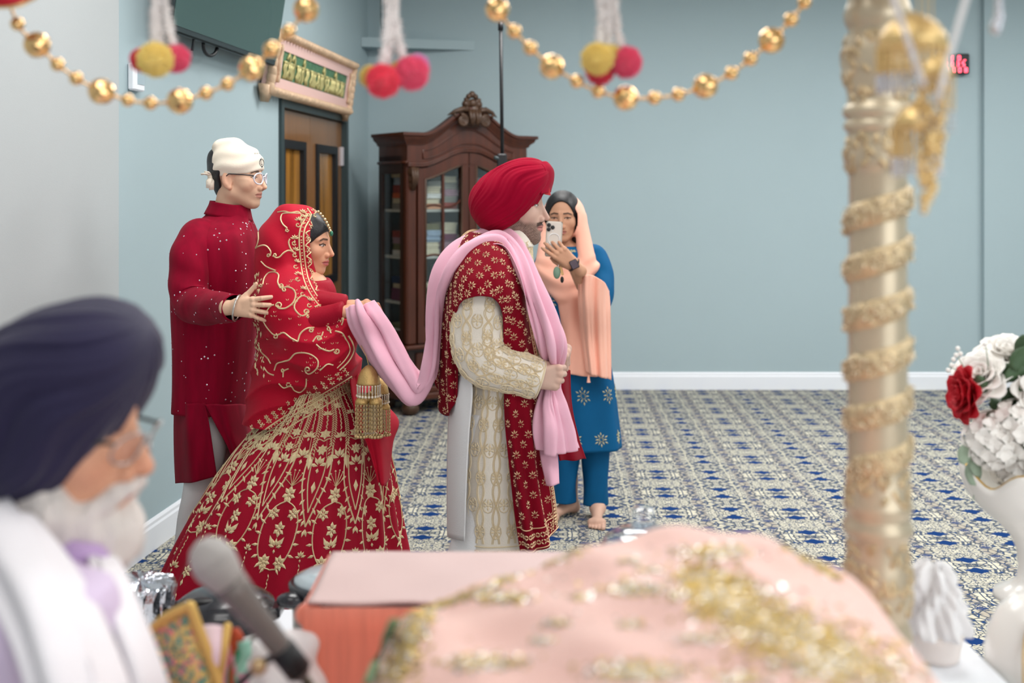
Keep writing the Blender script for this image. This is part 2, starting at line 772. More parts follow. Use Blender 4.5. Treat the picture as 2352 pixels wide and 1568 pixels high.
def carpet_material():
    m = bpy.data.materials.new('patterned_carpet')
    m.use_nodes = True
    nt = m.node_tree
    N, L = nt.nodes, nt.links
    b = N['Principled BSDF']
    b.inputs['Roughness'].default_value = 0.95
    b.inputs['Specular IOR Level'].default_value = 0.1
    tc = N.new('ShaderNodeTexCoord')
    mp = N.new('ShaderNodeMapping')
    mp.inputs['Rotation'].default_value = (0, 0, math.radians(2.0))
    L.new(tc.outputs['Object'], mp.inputs['Vector'])
    base = mp.outputs['Vector']

    def math_n(op, a, b_=None, clamp=False):
        n = N.new('ShaderNodeMath')
        n.operation = op
        n.use_clamp = clamp
        for i, q in enumerate((a, b_)):
            if q is None:
                continue
            if isinstance(q, (int, float)):
                n.inputs[i].default_value = q
            else:
                L.new(q, n.inputs[i])
        return n.outputs[0]

    def ramp(x, a, c):
        n = N.new('ShaderNodeMapRange')
        n.interpolation_type = 'SMOOTHSTEP'
        n.inputs['From Min'].default_value = a
        n.inputs['From Max'].default_value = c
        L.new(x, n.inputs['Value'])
        return n.outputs[0]

    sep = N.new('ShaderNodeSeparateXYZ')
    L.new(base, sep.inputs[0])
    X, Y = sep.outputs[0], sep.outputs[1]
    PX, PY = 0.30, 0.38
    # mirrored cell coordinates so that the ornament repeats symmetrically
    ux = math_n('PINGPONG', X, PX)              # 0..PX mirrored, period 2PX
    uy = math_n('PINGPONG', Y, PY / 2)
    cmb = N.new('ShaderNodeCombineXYZ')
    L.new(ux, cmb.inputs[0])
    L.new(uy, cmb.inputs[1])
    cell = cmb.outputs[0]
    # petals
    v1 = N.new('ShaderNodeTexVoronoi')
    v1.feature = 'DISTANCE_TO_EDGE'
    v1.inputs['Scale'].default_value = 32
    v1.inputs['Randomness'].default_value = 0.85
    L.new(cell, v1.inputs['Vector'])
    v1c = N.new('ShaderNodeTexVoronoi')
    v1c.inputs['Scale'].default_value = 32
    v1c.inputs['Randomness'].default_value = 0.85
    L.new(cell, v1c.inputs['Vector'])
    petal = ramp(v1.outputs['Distance'], 0.055, 0.12)
    # smaller blossoms in mid zones
    v2 = N.new('ShaderNodeTexVoronoi')
    v2.feature = 'DISTANCE_TO_EDGE'
    v2.inputs['Scale'].default_value = 56
    L.new(cell, v2.inputs['Vector'])
    petal2 = ramp(v2.outputs['Distance'], 0.05, 0.13)
    nz = N.new('ShaderNodeTexNoise')
    nz.inputs['Scale'].default_value = 7
    L.new(cell, nz.inputs['Vector'])
    zone = ramp(nz.outputs['Fac'], 0.47, 0.55)
    pm = N.new('ShaderNodeMix')
    pm.data_type = 'FLOAT'
    L.new(zone, pm.inputs['Factor'])
    L.new(petal, pm.inputs['A'])
    L.new(petal2, pm.inputs['B'])
    pet = pm.outputs['Result']
    # blue diamonds: columns at ux = 0 and ux = PX, two per row
    def spot(cx, cy, rx, ry):
        dx = math_n('MULTIPLY', math_n('ABSOLUTE', math_n('SUBTRACT', ux, cx)), 1 / rx)
        dy = math_n('MULTIPLY', math_n('ABSOLUTE', math_n('SUBTRACT', uy, cy)), 1 / ry)
        wob = math_n('MULTIPLY', nz2.outputs['Fac'], 0.7)
        return ramp(math_n('ADD', math_n('ADD', dx, dy), wob), 1.45, 1.25)
    nz2 = N.new('ShaderNodeTexNoise')
    nz2.inputs['Scale'].default_value = 60
    L.new(cell, nz2.inputs['Vector'])
    s = math_n('MAXIMUM', spot(0.0, 0.07, 0.055, 0.042), spot(PX, 0.07, 0.055, 0.042))
    s = math_n('MAXIMUM', s, math_n('MULTIPLY', spot(PX / 2, 0.13, 0.03, 0.02), 0.8))
    # taupe bands
    tx = math_n('ABSOLUTE', math_n('SUBTRACT', ux, PX / 2))
    band = ramp(math_n('ADD', tx, math_n('MULTIPLY', nz.outputs['Fac'], 0.1)), 0.085, 0.06)
    cream = N.new('ShaderNodeMix')
    cream.data_type = 'RGBA'
    cream.inputs['A'].default_value = srgb(184, 180, 162)
    cream.inputs['B'].default_value = srgb(212, 206, 186)
    L.new(v1c.outputs['Color'], cream.inputs['Factor'])
    c2 = N.new('ShaderNodeMix')
    c2.data_type = 'RGBA'
    c2.inputs['B'].default_value = srgb(160, 150, 138)
    L.new(math_n('MULTIPLY', band, 0.75), c2.inputs['Factor'])
    L.new(cream.outputs['Result'], c2.inputs['A'])
    gap = N.new('ShaderNodeMix')
    gap.data_type = 'RGBA'
    gap.inputs['A'].default_value = srgb(84, 90, 96)
    gap.inputs['B'].default_value = srgb(30, 62, 108)
    L.new(ramp(nz2.outputs['Fac'], 0.45, 0.62), gap.inputs['Factor'])
    c3 = N.new('ShaderNodeMix')
    c3.data_type = 'RGBA'
    L.new(pet, c3.inputs['Factor'])
    L.new(gap.outputs['Result'], c3.inputs['A'])
    L.new(c2.outputs['Result'], c3.inputs['B'])
    c4 = N.new('ShaderNodeMix')
    c4.data_type = 'RGBA'
    c4.inputs['B'].default_value = srgb(18, 54, 108)
    L.new(s, c4.inputs['Factor'])
    L.new(c3.outputs['Result'], c4.inputs['A'])
    L.new(c4.outputs['Result'], b.inputs['Base Color'])
    f = N.new('ShaderNodeTexNoise')
    f.inputs['Scale'].default_value = 420
    L.new(base, f.inputs['Vector'])
    bp = N.new('ShaderNodeBump')
    bp.inputs['Strength'].default_value = 0.25
    bp.inputs['Distance'].default_value = 0.004
    L.new(f.outputs['Fac'], bp.inputs['Height'])
    L.new(bp.outputs['Normal'], b.inputs['Normal'])
    return m


tag(MB().box((-2.6, -3.2, -0.1), (6.6, 9.6, 0)).build('floor', carpet_material()),
    'navy and cream floral patterned carpet covering the whole hall', kind='structure')
tag(MB().box((-2.6, -3.2, CEIL), (6.6, 9.6, CEIL + 0.1)).build('ceiling', M_ceil), 'plain white hall ceiling', kind='structure')

# left wall with the door opening
S0, S1 = left_s(640), left_s(795)          # door frame outer edges
DH = 2.165
SEND = (BACK + 0.02) * _k
w = MB()
w.box((4.72, 0, 0), (S0, 0.14, CEIL), ML)
w.box((S1, 0, 0), (SEND, 0.14, CEIL), ML)
w.box((S0, 0, DH), (S1, 0.14, CEIL), ML)
wl = tag(w.build('wall_left', M_wall), 'pale blue painted side wall with a double door', kind='structure')
tag(MB().box((-3.2, -0.035, 0), (4.72, 0.14, CEIL), ML).build('wall_left_front', M_wallw),
    'warm toned stretch of the side wall nearest the camera', kind='structure')
# back wall with shallow steps
bx = MB().box((XL(BACK) - 0.1, BACK, 0), (P(1335, 0, BACK).x, BACK + 0.15, CEIL))
bx.box((P(1335, 0, BACK).x, BACK + 0.012, 0), (P(2255, 0, BACK).x, BACK + 0.15, CEIL))
bx.box((P(2255, 0, BACK).x, BACK - 0.05, 0), (6.6, BACK + 0.15, CEIL))
tag(bx.build('wall_back', M_wall), 'pale blue painted end wall behind the cabinet', kind='structure')
tag(MB().box((6.45, -3.2, 0), (6.6, BACK - 0.05, CEIL)).build('wall_right', M_wall), 'pale blue side wall out of view on the right', kind='structure')


def skirting(name, s_list, M, off, label):
    b = MB()
    for a, c in s_list:
        b.prism([(0, 0), (-0.016, 0), (-0.016, 0.105), (-0.011, 0.115), (-0.011, 0.128), (-0.004, 0.14), (0, 0.14)], a, c, 'x', M)
    return tag(b.build(name, M_white), label, kind='structure')


skirting('baseboard_left', [(4.72, S0), (S1, SEND - 0.01)], ML, 0, 'white moulded baseboard along the left wall')
MBk = Matrix.Translation((0, BACK, 0))
b = MB()
for x0, x1, dy in ((XL(BACK), P(1335, 0, BACK).x, 0), (P(1335, 0, BACK).x, P(2255, 0, BACK).x, 0.012), (P(2255, 0, BACK).x, 6.45, -0.05)):
    b.prism([(dy, 0), (dy - 0.018, 0), (dy - 0.018, 0.105), (dy - 0.012, 0.115), (dy - 0.012, 0.128), (dy - 0.004, 0.14), (dy, 0.14)], x0, x1, 'x', MBk)
tag(b.build('baseboard_back', M_white), 'white moulded baseboard along the end wall', kind='structure')

# ---- double door
M_dwood = mat('door_veneer', srgb(128, 88, 52), 0.28, var=0.12, var_scale=3, stretch=(7, 7, 0.7), coat=0.3)
M_amber = mat('door_pane_glass', srgb(150, 104, 48), 0.06, spec=0.9, var=0.45, var_scale=2.5, stretch=(4, 4, 0.3))  # amber base and upright streaks stand in for reflections and the view through
M_hinge = mat('hinge_white_metal', srgb(214, 210, 216), 0.35, 0.3)
door = tag(empty('door_1', ML @ Vector(((S0 + S1) / 2, 0, 0))), 'brown wooden double door with narrow glazed panels in a dark frame', kind='structure')
fr = MB()
fr.box((S0, -0.02, 0), (S0 + 0.055, 0.10, DH), ML)
fr.box((S1 - 0.055, -0.02, 0), (S1, 0.10, DH), ML)
fr.box((S0 + 0.055, -0.02, DH - 0.05), (S1 - 0.055, 0.10, DH), ML)
fr.build('door_frame', M_char, door)
SM = 7.63 * _k
lites = [(6.998 * _k, 7.5 * _k), (7.755 * _k, 8.29 * _k)]
for (a, c), (l0, l1) in zip([(S0 + 0.06, SM - 0.002), (SM + 0.002, S1 - 0.06)], lites):
    z0, z1 = 0.95, 1.925
    lf = MB()
    lf.box((a, 0.02, 0.01), (l0, 0.065, DH - 0.055), ML)
    lf.box((l1, 0.02, 0.01), (c, 0.065, DH - 0.055), ML)
    lf.box((l0, 0.02, 0.01), (l1, 0.065, z0), ML)
    lf.box((l0, 0.02, z1), (l1, 0.065, DH - 0.055), ML)
    leaf = lf.build('door_leaf', M_dwood, door)
    tr = MB()
    t = 0.055
    tr.box((l0, 0.005, z0), (l0 + t, 0.06, z1), ML).box((l1 - t, 0.005, z0), (l1, 0.06, z1), ML)
    tr.box((l0 + t, 0.005, z0), (l1 - t, 0.06, z0 + t), ML).box((l0 + t, 0.005, z1 - t), (l1 - t, 0.06, z1), ML)
    tr.build('lite_frame', M_black, leaf)
    MB().box((l0 + t, 0.035, z0 + t), (l1 - t, 0.045, z1 - t), ML).build('window_pane', M_amber, leaf)
for s, z in ((S0 + 0.075, 1.83), (S1 - 0.075, 1.86), (S0 + 0.075, 0.3), (S1 - 0.075, 0.3)):
    MB().box((s - 0.02, 0.0, z - 0.07), (s + 0.02, 0.03, z + 0.07), ML, bev=0.004).build('hinge', M_hinge, door)
hb = MB()
hb.tube([ML @ Vector((SM + 0.07, -0.03, 0.95)), ML @ Vector((SM + 0.07, -0.03, 1.2))], 0.011)
hb.tube([ML @ Vector((SM + 0.07, 0.025, 0.98)), ML @ Vector((SM + 0.07, -0.03, 0.98))], 0.008)
hb.tube([ML @ Vector((SM + 0.07, 0.025, 1.17)), ML @ Vector((SM + 0.07, -0.03, 1.17))], 0.008)
hb.build('door_handle', M_char, door)

# ---- framed verse panel above the door
M_gold = mat('antique_gold', srgb(206, 176, 146), 0.55, 0.1, bump=0.25, bump_scale=70, var=0.15, var_scale=25)
M_pinkfr = mat('pink_frame_paint', srgb(226, 188, 180), 0.5, bump=0.12, bump_scale=60)
M_green = mat('green_panel_paint', srgb(76, 116, 86), 0.55, var=0.3, var_scale=22, bump=0.1)
M_script = mat('gilded_script', srgb(196, 186, 128), 0.4, 0.35)
sg0, sg1 = left_off(618, 0.06), left_off(799, 0.06)
sgn = tag(empty('framed_sign', ML @ Vector(((sg0 + sg1) / 2, 0, 2.2))),
          'long pink and gold framed green panel with gold script above the door', 'sign')
zb, zt, T = 2.185, 2.52, 0.085
MSG = ML @ Matrix.Translation((sg0, -0.04, zb)) @ Matrix.Rotation(math.radians(8), 4, 'X')
Ls, Hs = sg1 - sg0, zt - zb
MB().box((0.04, -0.012, 0.04), (Ls - 0.04, 0.02, Hs - 0.04), MSG).build('panel', M_green, sgn)
pf = MB()
T2 = 0.1
pf.box((0, -0.02, 0), (Ls, 0.028, T), MSG).box((0, -0.02, Hs - T), (Ls, 0.028, Hs), MSG)
pf.box((0, -0.02, T), (T2 * 1.8, 0.028, Hs - T), MSG).box((Ls - T2 * 1.2, -0.02, T), (Ls, 0.028, Hs - T), MSG)
pf.build('inner_frame', M_pinkfr, sgn)
gf = MB()
for i in range(30):
    x = Ls * (i + 0.5) / 30
    for z in (0.0, Hs):
        gf.ball(MSG @ Vector((x, -0.025, z)), 0.036, 8, 6, (1.3, 0.6, 0.75))
for i in range(7):
    z = Hs * (i + 0.5) / 7
    for x in (0.0, Ls):
        gf.ball(MSG @ Vector((x, -0.025, z)), 0.036, 8, 6, (0.8, 0.6, 1.3))
for x0 in (0.03, 0.10, Ls - 0.07):
    gf.tube([MSG @ Vector((x0 + 0.012 * math.sin(k * 1.1), -0.03, 0.06 + k * (Hs - 0.12) / 9)) for k in range(10)], 0.014, 6)
for x in (0, Ls):
    gf.prism([(x - 0.08, 0.03), (x, -0.07), (x + 0.08, 0.03)], -0.03, 0.02, 'y', MSG)
o = gf.build('gilt_border', M_gold, sgn, smooth=True)
sc = MB()
# letters hang from a head line: (start, end of letters, stems, loop above)
gly = [(0.02, 3, 1), (0.085, 3, 1), (0.19, 3, 0), (0.27, 1, 1), (0.32, 2, 0), (0.395, 4, 0), (0.50, 2, 0), (0.56, 2, 1),
       (0.64, 3, 0), (0.72, 2, 0), (0.76, 2, 1), (0.82, 3, 0), (0.90, 3, 0)]
gx0, gx1 = T2 * 1.8 + 0.01, Ls - T2 * 1.2 - 0.02
rr = random.Random(3)
for u, stems, loop in gly:
    x = gx0 + u * (gx1 - gx0)
    zt_ = Hs * 0.56
    wd = 0.034 * stems
    sc.tube([MSG @ Vector((x, -0.018, zt_)), MSG @ Vector((x + wd, -0.018, zt_))], 0.009, 6)
    for k in range(stems):
        xx = x + wd * (k + 0.5) / stems
        cur = rr.choice((-1, 1)) * 0.018
        sc.tube([MSG @ Vector((xx, -0.018, zt_)), MSG @ Vector((xx + cur, -0.018, zt_ - 0.035)), MSG @ Vector((xx - cur * 0.5, -0.018, zt_ - 0.065)),
                 MSG @ Vector((xx + cur * 0.4, -0.018, zt_ - 0.095))], 0.0085, 6)
    if loop:
        sc.tube([MSG @ Vector((x + wd, -0.018, zt_ - 0.08)), MSG @ Vector((x + wd, -0.018, zt_ + 0.03)), MSG @ Vector((x + wd * 0.75, -0.018, zt_ + 0.055)),
                 MSG @ Vector((x + wd * 0.5, -0.018, zt_ + 0.02))], 0.009, 6)
for k in range(9):
    sc.ball(MSG @ Vector((gx0 + (0.06 + 0.1 * k) * (gx1 - gx0), -0.016, 0.1 + 0.01 * (k % 3))), 0.006, 6, 4)
sc.build('gold_script', M_script, sgn, smooth=True)

# ---- television on the left wall
M_tvs = mat('screen_dark_glass', srgb(58, 84, 80), 0.22, spec=0.6)
M_tvb = mat('tv_bezel', srgb(38, 48, 50), 0.3)
t0, t1 = left_off(394, 0.13), left_off(634, 0.13)
tv = tag(empty('television', ML @ Vector(((t0 + t1) / 2, -0.05, 2.37))), 'large dark flat television mounted high on the left wall', 'television')
MT = ML @ Matrix.Translation((t0, -0.13, 2.305)) @ Matrix.Rotation(math.radians(9), 4, 'X')
W_, H_ = t1 - t0, (t1 - t0) * 0.565
MB().box((0, 0, 0), (W_, 0.045, H_), MT, bev=0.008).build('housing', M_tvb, tv)
MB().box((0.012, -0.003, 0.03), (W_ - 0.012, 0.0, H_ - 0.012), MT).build('screen', M_tvs, tv)
MB().box((W_ / 2 - 0.2, 0.04, 0.1), (W_ / 2 + 0.2, 0.095, 0.25), MT).build('wall_bracket', M_black, tv)
MB().box((0.30, 0.01, -0.055), (0.312, 0.02, 0.005), MT).build('bracket_tab', M_black, tv)
lp = MB()
lp.tube([MT @ Vector((0.55 + 0.09 * math.cos(a), 0.03, 0.0 - 0.05 * math.sin(a))) for a in np.linspace(0, math.pi, 12)], 0.009, 6)
lp.build('cable_loop', M_black, tv, smooth=True)

# ---- thermostat
ts = left_s(305)
th = tag(empty('thermostat', ML @ Vector((ts, 0, left_z(305, 208)))), 'small white thermostat on the left wall below the pompoms', 'thermostat')
MTh = ML @ Matrix.Translation((ts, -0.001, left_z(305, 178)))
MB().box((-0.055, -0.03, -0.058), (0.055, 0, 0.058), MTh, bev=0.006).build('case', M_white, th)
MB().box((-0.02, -0.0325, -0.03), (0.045, -0.03, 0.045), MTh).build('display', mat('lcd_grey', srgb(164, 182, 190), 0.3), th)

# ---- corner shelf
Cn = Vector((XL(BACK), BACK, 0))
cs = tag(empty('corner_shelf', (Cn.x, Cn.y, 2.5)), 'pale blue triangular shelf high in the room corner above the cabinet', 'shelf')
zsh = EYE + (HOR - 108) * 9.0 / F
pA = Cn - LT * 0.235 + LN * 0.002
pB = Vector((P(1090, 0, BACK).x, BACK - 0.002, 0))
pC = Cn + Vector((0.004, -0.004, 0))
MB().prism([(pA.x, pA.y), (pB.x, pB.y), (pC.x, pC.y)], zsh, zsh + 0.075, 'z').build('shelf_board', M_wall, cs)
cb = MB()
q = P(880, 0, 9.05)
cb.tube([(q.x - 0.02, 9.05, CEIL - 0.02), (q.x - 0.018, 9.05, zsh + 0.2), (q.x, 9.05, zsh + 0.09), (q.x + 0.02, 9.05, zsh + 0.2), (q.x + 0.015, 9.05, CEIL - 0.02)], 0.005, 6)
cb.build('cable', M_tvs, cs, smooth=True)

# ---- red LED display on the end wall
led = tag(empty('led_display', (P(2205, 0, BACK).x, BACK - 0.06, 2.6)), 'small black box with glowing red digits high on the end wall', 'display')
MLed = Matrix.Translation((P(2231, 0, BACK - 0.09).x - 0.24, BACK + 0.003, P(0, 170, BACK - 0.06).z))
MB().box((0, -0.06, 0), (0.24, 0.009, 0.165), MLed, bev=0.006).build('case', M_black, led)
M_red = mat('red_led', (1, 0.06, 0.1, 1), 0.4, emis=(1, 0.08, 0.13, 1), emis_s=5)
def seg7(x, z, s, on):
    seg = {'a': (0, 2, 1, 2), 'b': (1, 1, 1, 2), 'c': (1, 0, 1, 1), 'd': (0, 0, 1, 0), 'e': (0, 0, 0, 1), 'f': (0, 1, 0, 2), 'g': (0, 1, 1, 1)}
    dg = MB()
    for k in on:
        a = seg[k]
        dg.tube([MLed @ Vector((x + a[0] * s, -0.062, z + a[1] * s * 0.9)), MLed @ Vector((x + a[2] * s, -0.062, z + a[3] * s * 0.9))], 0.0045, 5)
    dg.build('digit', M_red, led)
Z_ = 'abcdef'
for z, chars in ((0.112, [(0.03, 'bc'), (0.085, Z_), (0.145, Z_), (0.19, 'd')]), (0.064, [(0.035, 'abged'), (0.085, Z_), (0.135, 'abcdg'), (0.18, 'acdfg')]),
                 (0.016, [(0.04, Z_), (0.1, Z_), (0.15, Z_), (0.2, 'abcdefg')])):
    for x, on in chars:
        seg7(x, z, 0.019, on)
# ------------------------------------------------------------------ carved display cabinet across the corner
M_mahog = mat('mahogany', srgb(72, 32, 16), 0.38, var=0.25, var_scale=5, stretch=(6, 6, 0.6), coat=0.15, bump=0.05, bump_scale=40)
M_mahogd = mat('mahogany_dark', srgb(42, 23, 16), 0.42, var=0.2, var_scale=6, coat=0.1)
M_carv = mat('carved_walnut', srgb(72, 50, 35), 0.42, var=0.25, var_scale=20, bump=0.2, bump_scale=60)


def thin_glass(name, tint=(1, 1, 1, 1), refl=0.12):
    m = bpy.data.materials.new(name)
    m.use_nodes = True
    nt = m.node_tree
    nt.nodes.remove(nt.nodes['Principled BSDF'])
    out = nt.nodes['Material Output']
    tr = nt.nodes.new('ShaderNodeBsdfTransparent')
    tr.inputs[0].default_value = tint
    gl = nt.nodes.new('ShaderNodeBsdfGlossy')
    gl.inputs['Roughness'].default_value = 0.03
    lw_ = nt.nodes.new('ShaderNodeLayerWeight')
    lw_.inputs['Blend'].default_value = 0.5
    pw_ = nt.nodes.new('ShaderNodeMath')
    pw_.operation = 'POWER'
    pw_.inputs[1].default_value = 5.0
    nt.links.new(lw_.outputs['Facing'], pw_.inputs[0])
    ad = nt.nodes.new('ShaderNodeMath')
    ad.operation = 'MULTIPLY_ADD'
    ad.inputs[1].default_value = 0.8
    ad.inputs[2].default_value = 0.04 + refl
    nt.links.new(pw_.outputs[0], ad.inputs[0])
    mx = nt.nodes.new('ShaderNodeMixShader')
    nt.links.new(ad.outputs[0], mx.inputs[0])
    nt.links.new(tr.outputs[0], mx.inputs[1])
    nt.links.new(gl.outputs[0], mx.inputs[2])
    nt.links.new(mx.outputs[0], out.inputs['Surface'])
    MATS[name] = m
    return m


M_pane = thin_glass('cabinet_glass', (0.96, 0.99, 0.99, 1), 0.03)
M_lens = thin_glass('spectacle_lens', (0.97, 0.97, 1, 1), -0.01)
TH = math.radians(35)
CA = Vector((-0.75, 8.12, 0))
MC = Matrix.Translation(CA) @ Matrix.Rotation(TH, 4, 'Z')
CW, CD = 1.05, 0.42
cab = tag(empty('display_cabinet', MC @ Vector((CW / 2, CD / 2, 0)), TH),
          'tall carved dark wood display cabinet with glass doors standing across the corner', 'cabinet')


def arch(x, lo, hi, c=CW / 2, half=0.42, dip=0.0):
    """Ogee arch between lo at the sides and hi at the centre."""
    d = abs(x - c) / half
    if d >= 1:
        return lo
    t = 1 - d
    s = t * t * (3 - 2 * t)
    return lo + (hi - lo) * s - dip * math.exp(-(d / 0.16) ** 2)


ZB = 0.5       # top of the drawer base
body = MB()
body.box((0.02, 0.02, 0.13), (CW - 0.02, CD, ZB - 0.03), MC)                         # drawer case
body.box((0.03, CD - 0.02, ZB), (CW - 0.03, CD, 1.95), MC)                            # back
body.box((0.02, 0.0, 1.78), (CW - 0.02, 0.03, 1.80), MC)
body.build('carcase', M_mahogd, cab)
bm_ = MB()
bm_.box((-0.03, -0.035, ZB - 0.03), (CW + 0.03, CD, ZB), MC, bev=0.01)
bm_.box((-0.03, -0.03, 0.10), (CW + 0.03, CD, 0.15), MC, bev=0.012)
bm_.box((-0.01, -0.012, 0.15), (CW + 0.01, CD, 0.19), MC, bev=0.008)
bm_.build('base_moulding', M_mahog, cab)
for i in range(2):
    x0 = 0.08 + i * 0.46
    d = MB().box((x0, 0.0, 0.21), (x0 + 0.43, 0.022, 0.44), MC, bev=0.008).build('drawer', M_mahog, cab)
    MB().ball(MC @ Vector((x0 + 0.215, -0.012, 0.325)), 0.018, 10, 8).build('knob', M_carv, d, smooth=True)
for x, y in ((0.04, 0.02), (CW - 0.04, 0.02), (0.04, CD - 0.06), (CW - 0.04, CD - 0.06)):
    MB().lathe([(0.03, 0), (0.055, 0.015), (0.065, 0.045), (0.055, 0.08), (0.035, 0.095), (0.05, 0.105)], 16,
               MC @ Matrix.Translation((x, y, 0))).build('foot', M_carv, cab, smooth=True)
# pilasters and side frames
for x in (0.0, CW - 0.085):
    MB().box((x, 0.0, ZB), (x + 0.085, 0.06, 1.80), MC, bev=0.012).build('pilaster', M_mahog, cab)
    cbm = MB()
    for zz, r in ((1.74, 0.042), (1.69, 0.036), (1.645, 0.03)):
        cbm.ball(MC @ Vector((x + 0.043, -0.005, zz)), r, 12, 8, (0.95, 0.8, 1))
    for k in (-1, 0, 1):
        cbm.tube([MC @ Vector((x + 0.043 + k * 0.022, -0.035, 1.77)), MC @ Vector((x + 0.043 + k * 0.017, -0.045, 1.70)), MC @ Vector((x + 0.043 + k * 0.008, -0.02, 1.61))], [0.012, 0.012, 0.006], 6)
    cbm.build('corbel', M_carv, cab, smooth=True)
for x in (0.0, CW - 0.025):
    sf = MB()
    sf.box((x, 0.06, ZB), (x + 0.025, 0.10, 1.86), MC).box((x, CD - 0.05, ZB), (x + 0.025, CD, 1.86), MC)
    sf.box((x, 0.10, ZB), (x + 0.025, CD - 0.05, ZB + 0.09), MC).box((x, 0.10, 1.73), (x + 0.025, CD - 0.05, 1.86), MC)
    sf.build('side_frame', M_mahogd, cab)
    MB().box((x + 0.010, 0.10, ZB + 0.09), (x + 0.014, CD - 0.05, 1.73), MC).build('side_pane', M_pane, cab)
# frieze and cornice following the arch
xs = np.linspace(-0.0, CW, 57)
fz = MB()
poly = [(x, arch(x, 1.775, 1.90, dip=0.008)) for x in xs] + [(x, arch(x, 1.955, 2.16)) for x in xs[::-1]]
fz.prism(poly, -0.005, 0.03, 'y', MC)
fz.box((0.0, 0.03, 1.80), (0.03, CD, 1.96), MC).box((CW - 0.03, 0.03, 1.80), (CW, CD, 1.96), MC)
fz.build('frieze', M_mahog, cab)
pm_ = MB()
for lo, hi, r, y, dp in ((1.80, 1.925, 0.011, -0.008, 0.01), (1.785, 1.908, 0.009, -0.012, 0.01)):
    pm_.tube([MC @ Vector((x, y, arch(x, lo, hi, dip=dp))) for x in xs], r, 8)
inn = [(x, arch(x, 1.84, 1.965, half=0.40, dip=0.012)) for x in np.linspace(0.13, CW - 0.13, 40)]
top = [(x, arch(x, 1.90, 2.06, half=0.40)) for x in np.linspace(CW - 0.13, 0.13, 40)]
pm_.tube([MC @ Vector((x, -0.008, z)) for x, z in inn + top], 0.007, 6, closed=True)
pm_.tube([MC @ Vector((0.0 - 0.004, y, 1.81)) for y in np.linspace(-0.005, CD, 8)], 0.012, 8)
pm_.tube([MC @ Vector((CW + 0.004, y, 1.81)) for y in np.linspace(-0.005, CD, 8)], 0.012, 8)
pm_.build('frieze_moulding', M_mahog, cab, smooth=True)
# cornice: a moulding profile swept along the arch and returned down both sides
co = MB()
prof = [(0.0, 0.0), (0.012, 0.0), (0.02, 0.02), (0.045, 0.04), (0.052, 0.06), (0.066, 0.066), (0.066, 0.088), (0.0, 0.088)]
path = [(-0.0, CD, 0)] + [(0.0, 0.0, 0)]
pv, pf_ = [], []
nx = 60
ring = []
# left return, front, right return as one strip; out vector differs
seq = [((0.0, CD), (-1, 0)), ((0.0, 0.0), (-1, -1))]
fx = np.linspace(0.0, CW, nx)
seq += [((x, 0.0), (0, -1)) for x in fx[1:-1]]
seq += [((CW, 0.0), (1, -1)), ((CW, CD), (1, 0))]
for (x, y), (ox, oy) in seq:
    zb_ = arch(x, 1.935, 2.135)
    pv.append([MC @ Vector((x + ox * p, y + oy * p, zb_ + q_)) for p, q_ in prof])
n = len(prof)
vv = [tuple(a) for r_ in pv for a in r_]
for i in range(len(pv) - 1):
    for j in range(n):
        pf_.append((i * n + j, i * n + (j + 1) % n, (i + 1) * n + (j + 1) % n, (i + 1) * n + j))
pf_.append(tuple(range(n)))
pf_.append(tuple((len(pv) - 1) * n + j for j in range(n - 1, -1, -1)))
co.add(vv, pf_)
co.box((0.0, 0.0, 1.95), (CW, CD, 1.98), MC)
auto_smooth(co.build('cornice', M_mahog, cab), 35)
# carved crest
cr_ = MB()
cx = CW / 2
def spiral(x0, z0, r0, turns, sgn, y):
    return [MC @ Vector((x0 + sgn * r0 * (1 - 0.85 * t) * math.cos(2 * math.pi * turns * t + 1.2), y, z0 + r0 * (1 - 0.85 * t) * math.sin(2 * math.pi * turns * t + 1.2))) for t in np.linspace(0, 1, 40)]
for s in (-1, 1):
    cr_.tube(spiral(cx + s * 0.10, 2.12, 0.042, 2.2, s, -0.075), [0.016 * (1 - 0.5 * t) for t in np.linspace(0, 1, 40)], 7)
    cr_.ball(MC @ Vector((cx + s * 0.10, -0.06, 2.12)), 0.03, 10, 8, (1, 0.7, 1))
    # acanthus wing
    cr_.tube([MC @ Vector((cx + s * 0.03, -0.06, 2.19)), MC @ Vector((cx + s * 0.10, -0.075, 2.205)), MC @ Vector((cx + s * 0.16, -0.065, 2.185)), MC @ Vector((cx + s * 0.215, -0.05, 2.155))], [0.02, 0.026, 0.02, 0.004], 8, flat=0.8)
    for k in range(4):
        a0 = MC @ Vector((cx + s * (0.05 + 0.035 * k), -0.07, 2.2 - 0.006 * k * k))
        cr_.tube([a0, a0 + Vector((s * 0.012, 0, 0.02)), a0 + Vector((s * 0.03, 0, 0.016))], [0.012, 0.01, 0.003], 6)
    for k in range(2):
        cr_.tube([MC @ Vector((cx + s * (0.012 + 0.03 * k), -0.08, 2.2)), MC @ Vector((cx + s * (0.018 + 0.022 * k), -0.095, 2.14)), MC @ Vector((cx + s * (0.014 + 0.012 * k), -0.085, 2.085))], [0.016, 0.017, 0.009], 7)
    cr_.tube(spiral(cx + s * 0.055, 2.245, 0.03, 1.3, s, -0.05), [0.017 * (1 - 0.5 * t) for t in np.linspace(0, 1, 40)], 7)
    cr_.ball(MC @ Vector((cx + s * 0.055, -0.045, 2.243)), 0.03, 10, 8)
    cr_.ball(MC @ Vector((cx + s * 0.03, -0.045, 2.30)), 0.021, 10, 8)
cr_.ball(MC @ Vector((cx, -0.05, 2.25)), 0.034, 10, 8)
cr_.ball(MC @ Vector((cx, -0.045, 2.315)), 0.026, 10, 8)
cr_.ball(MC @ Vector((cx, -0.04, 2.2)), 0.05, 12, 8, (1.2, 0.6, 1))
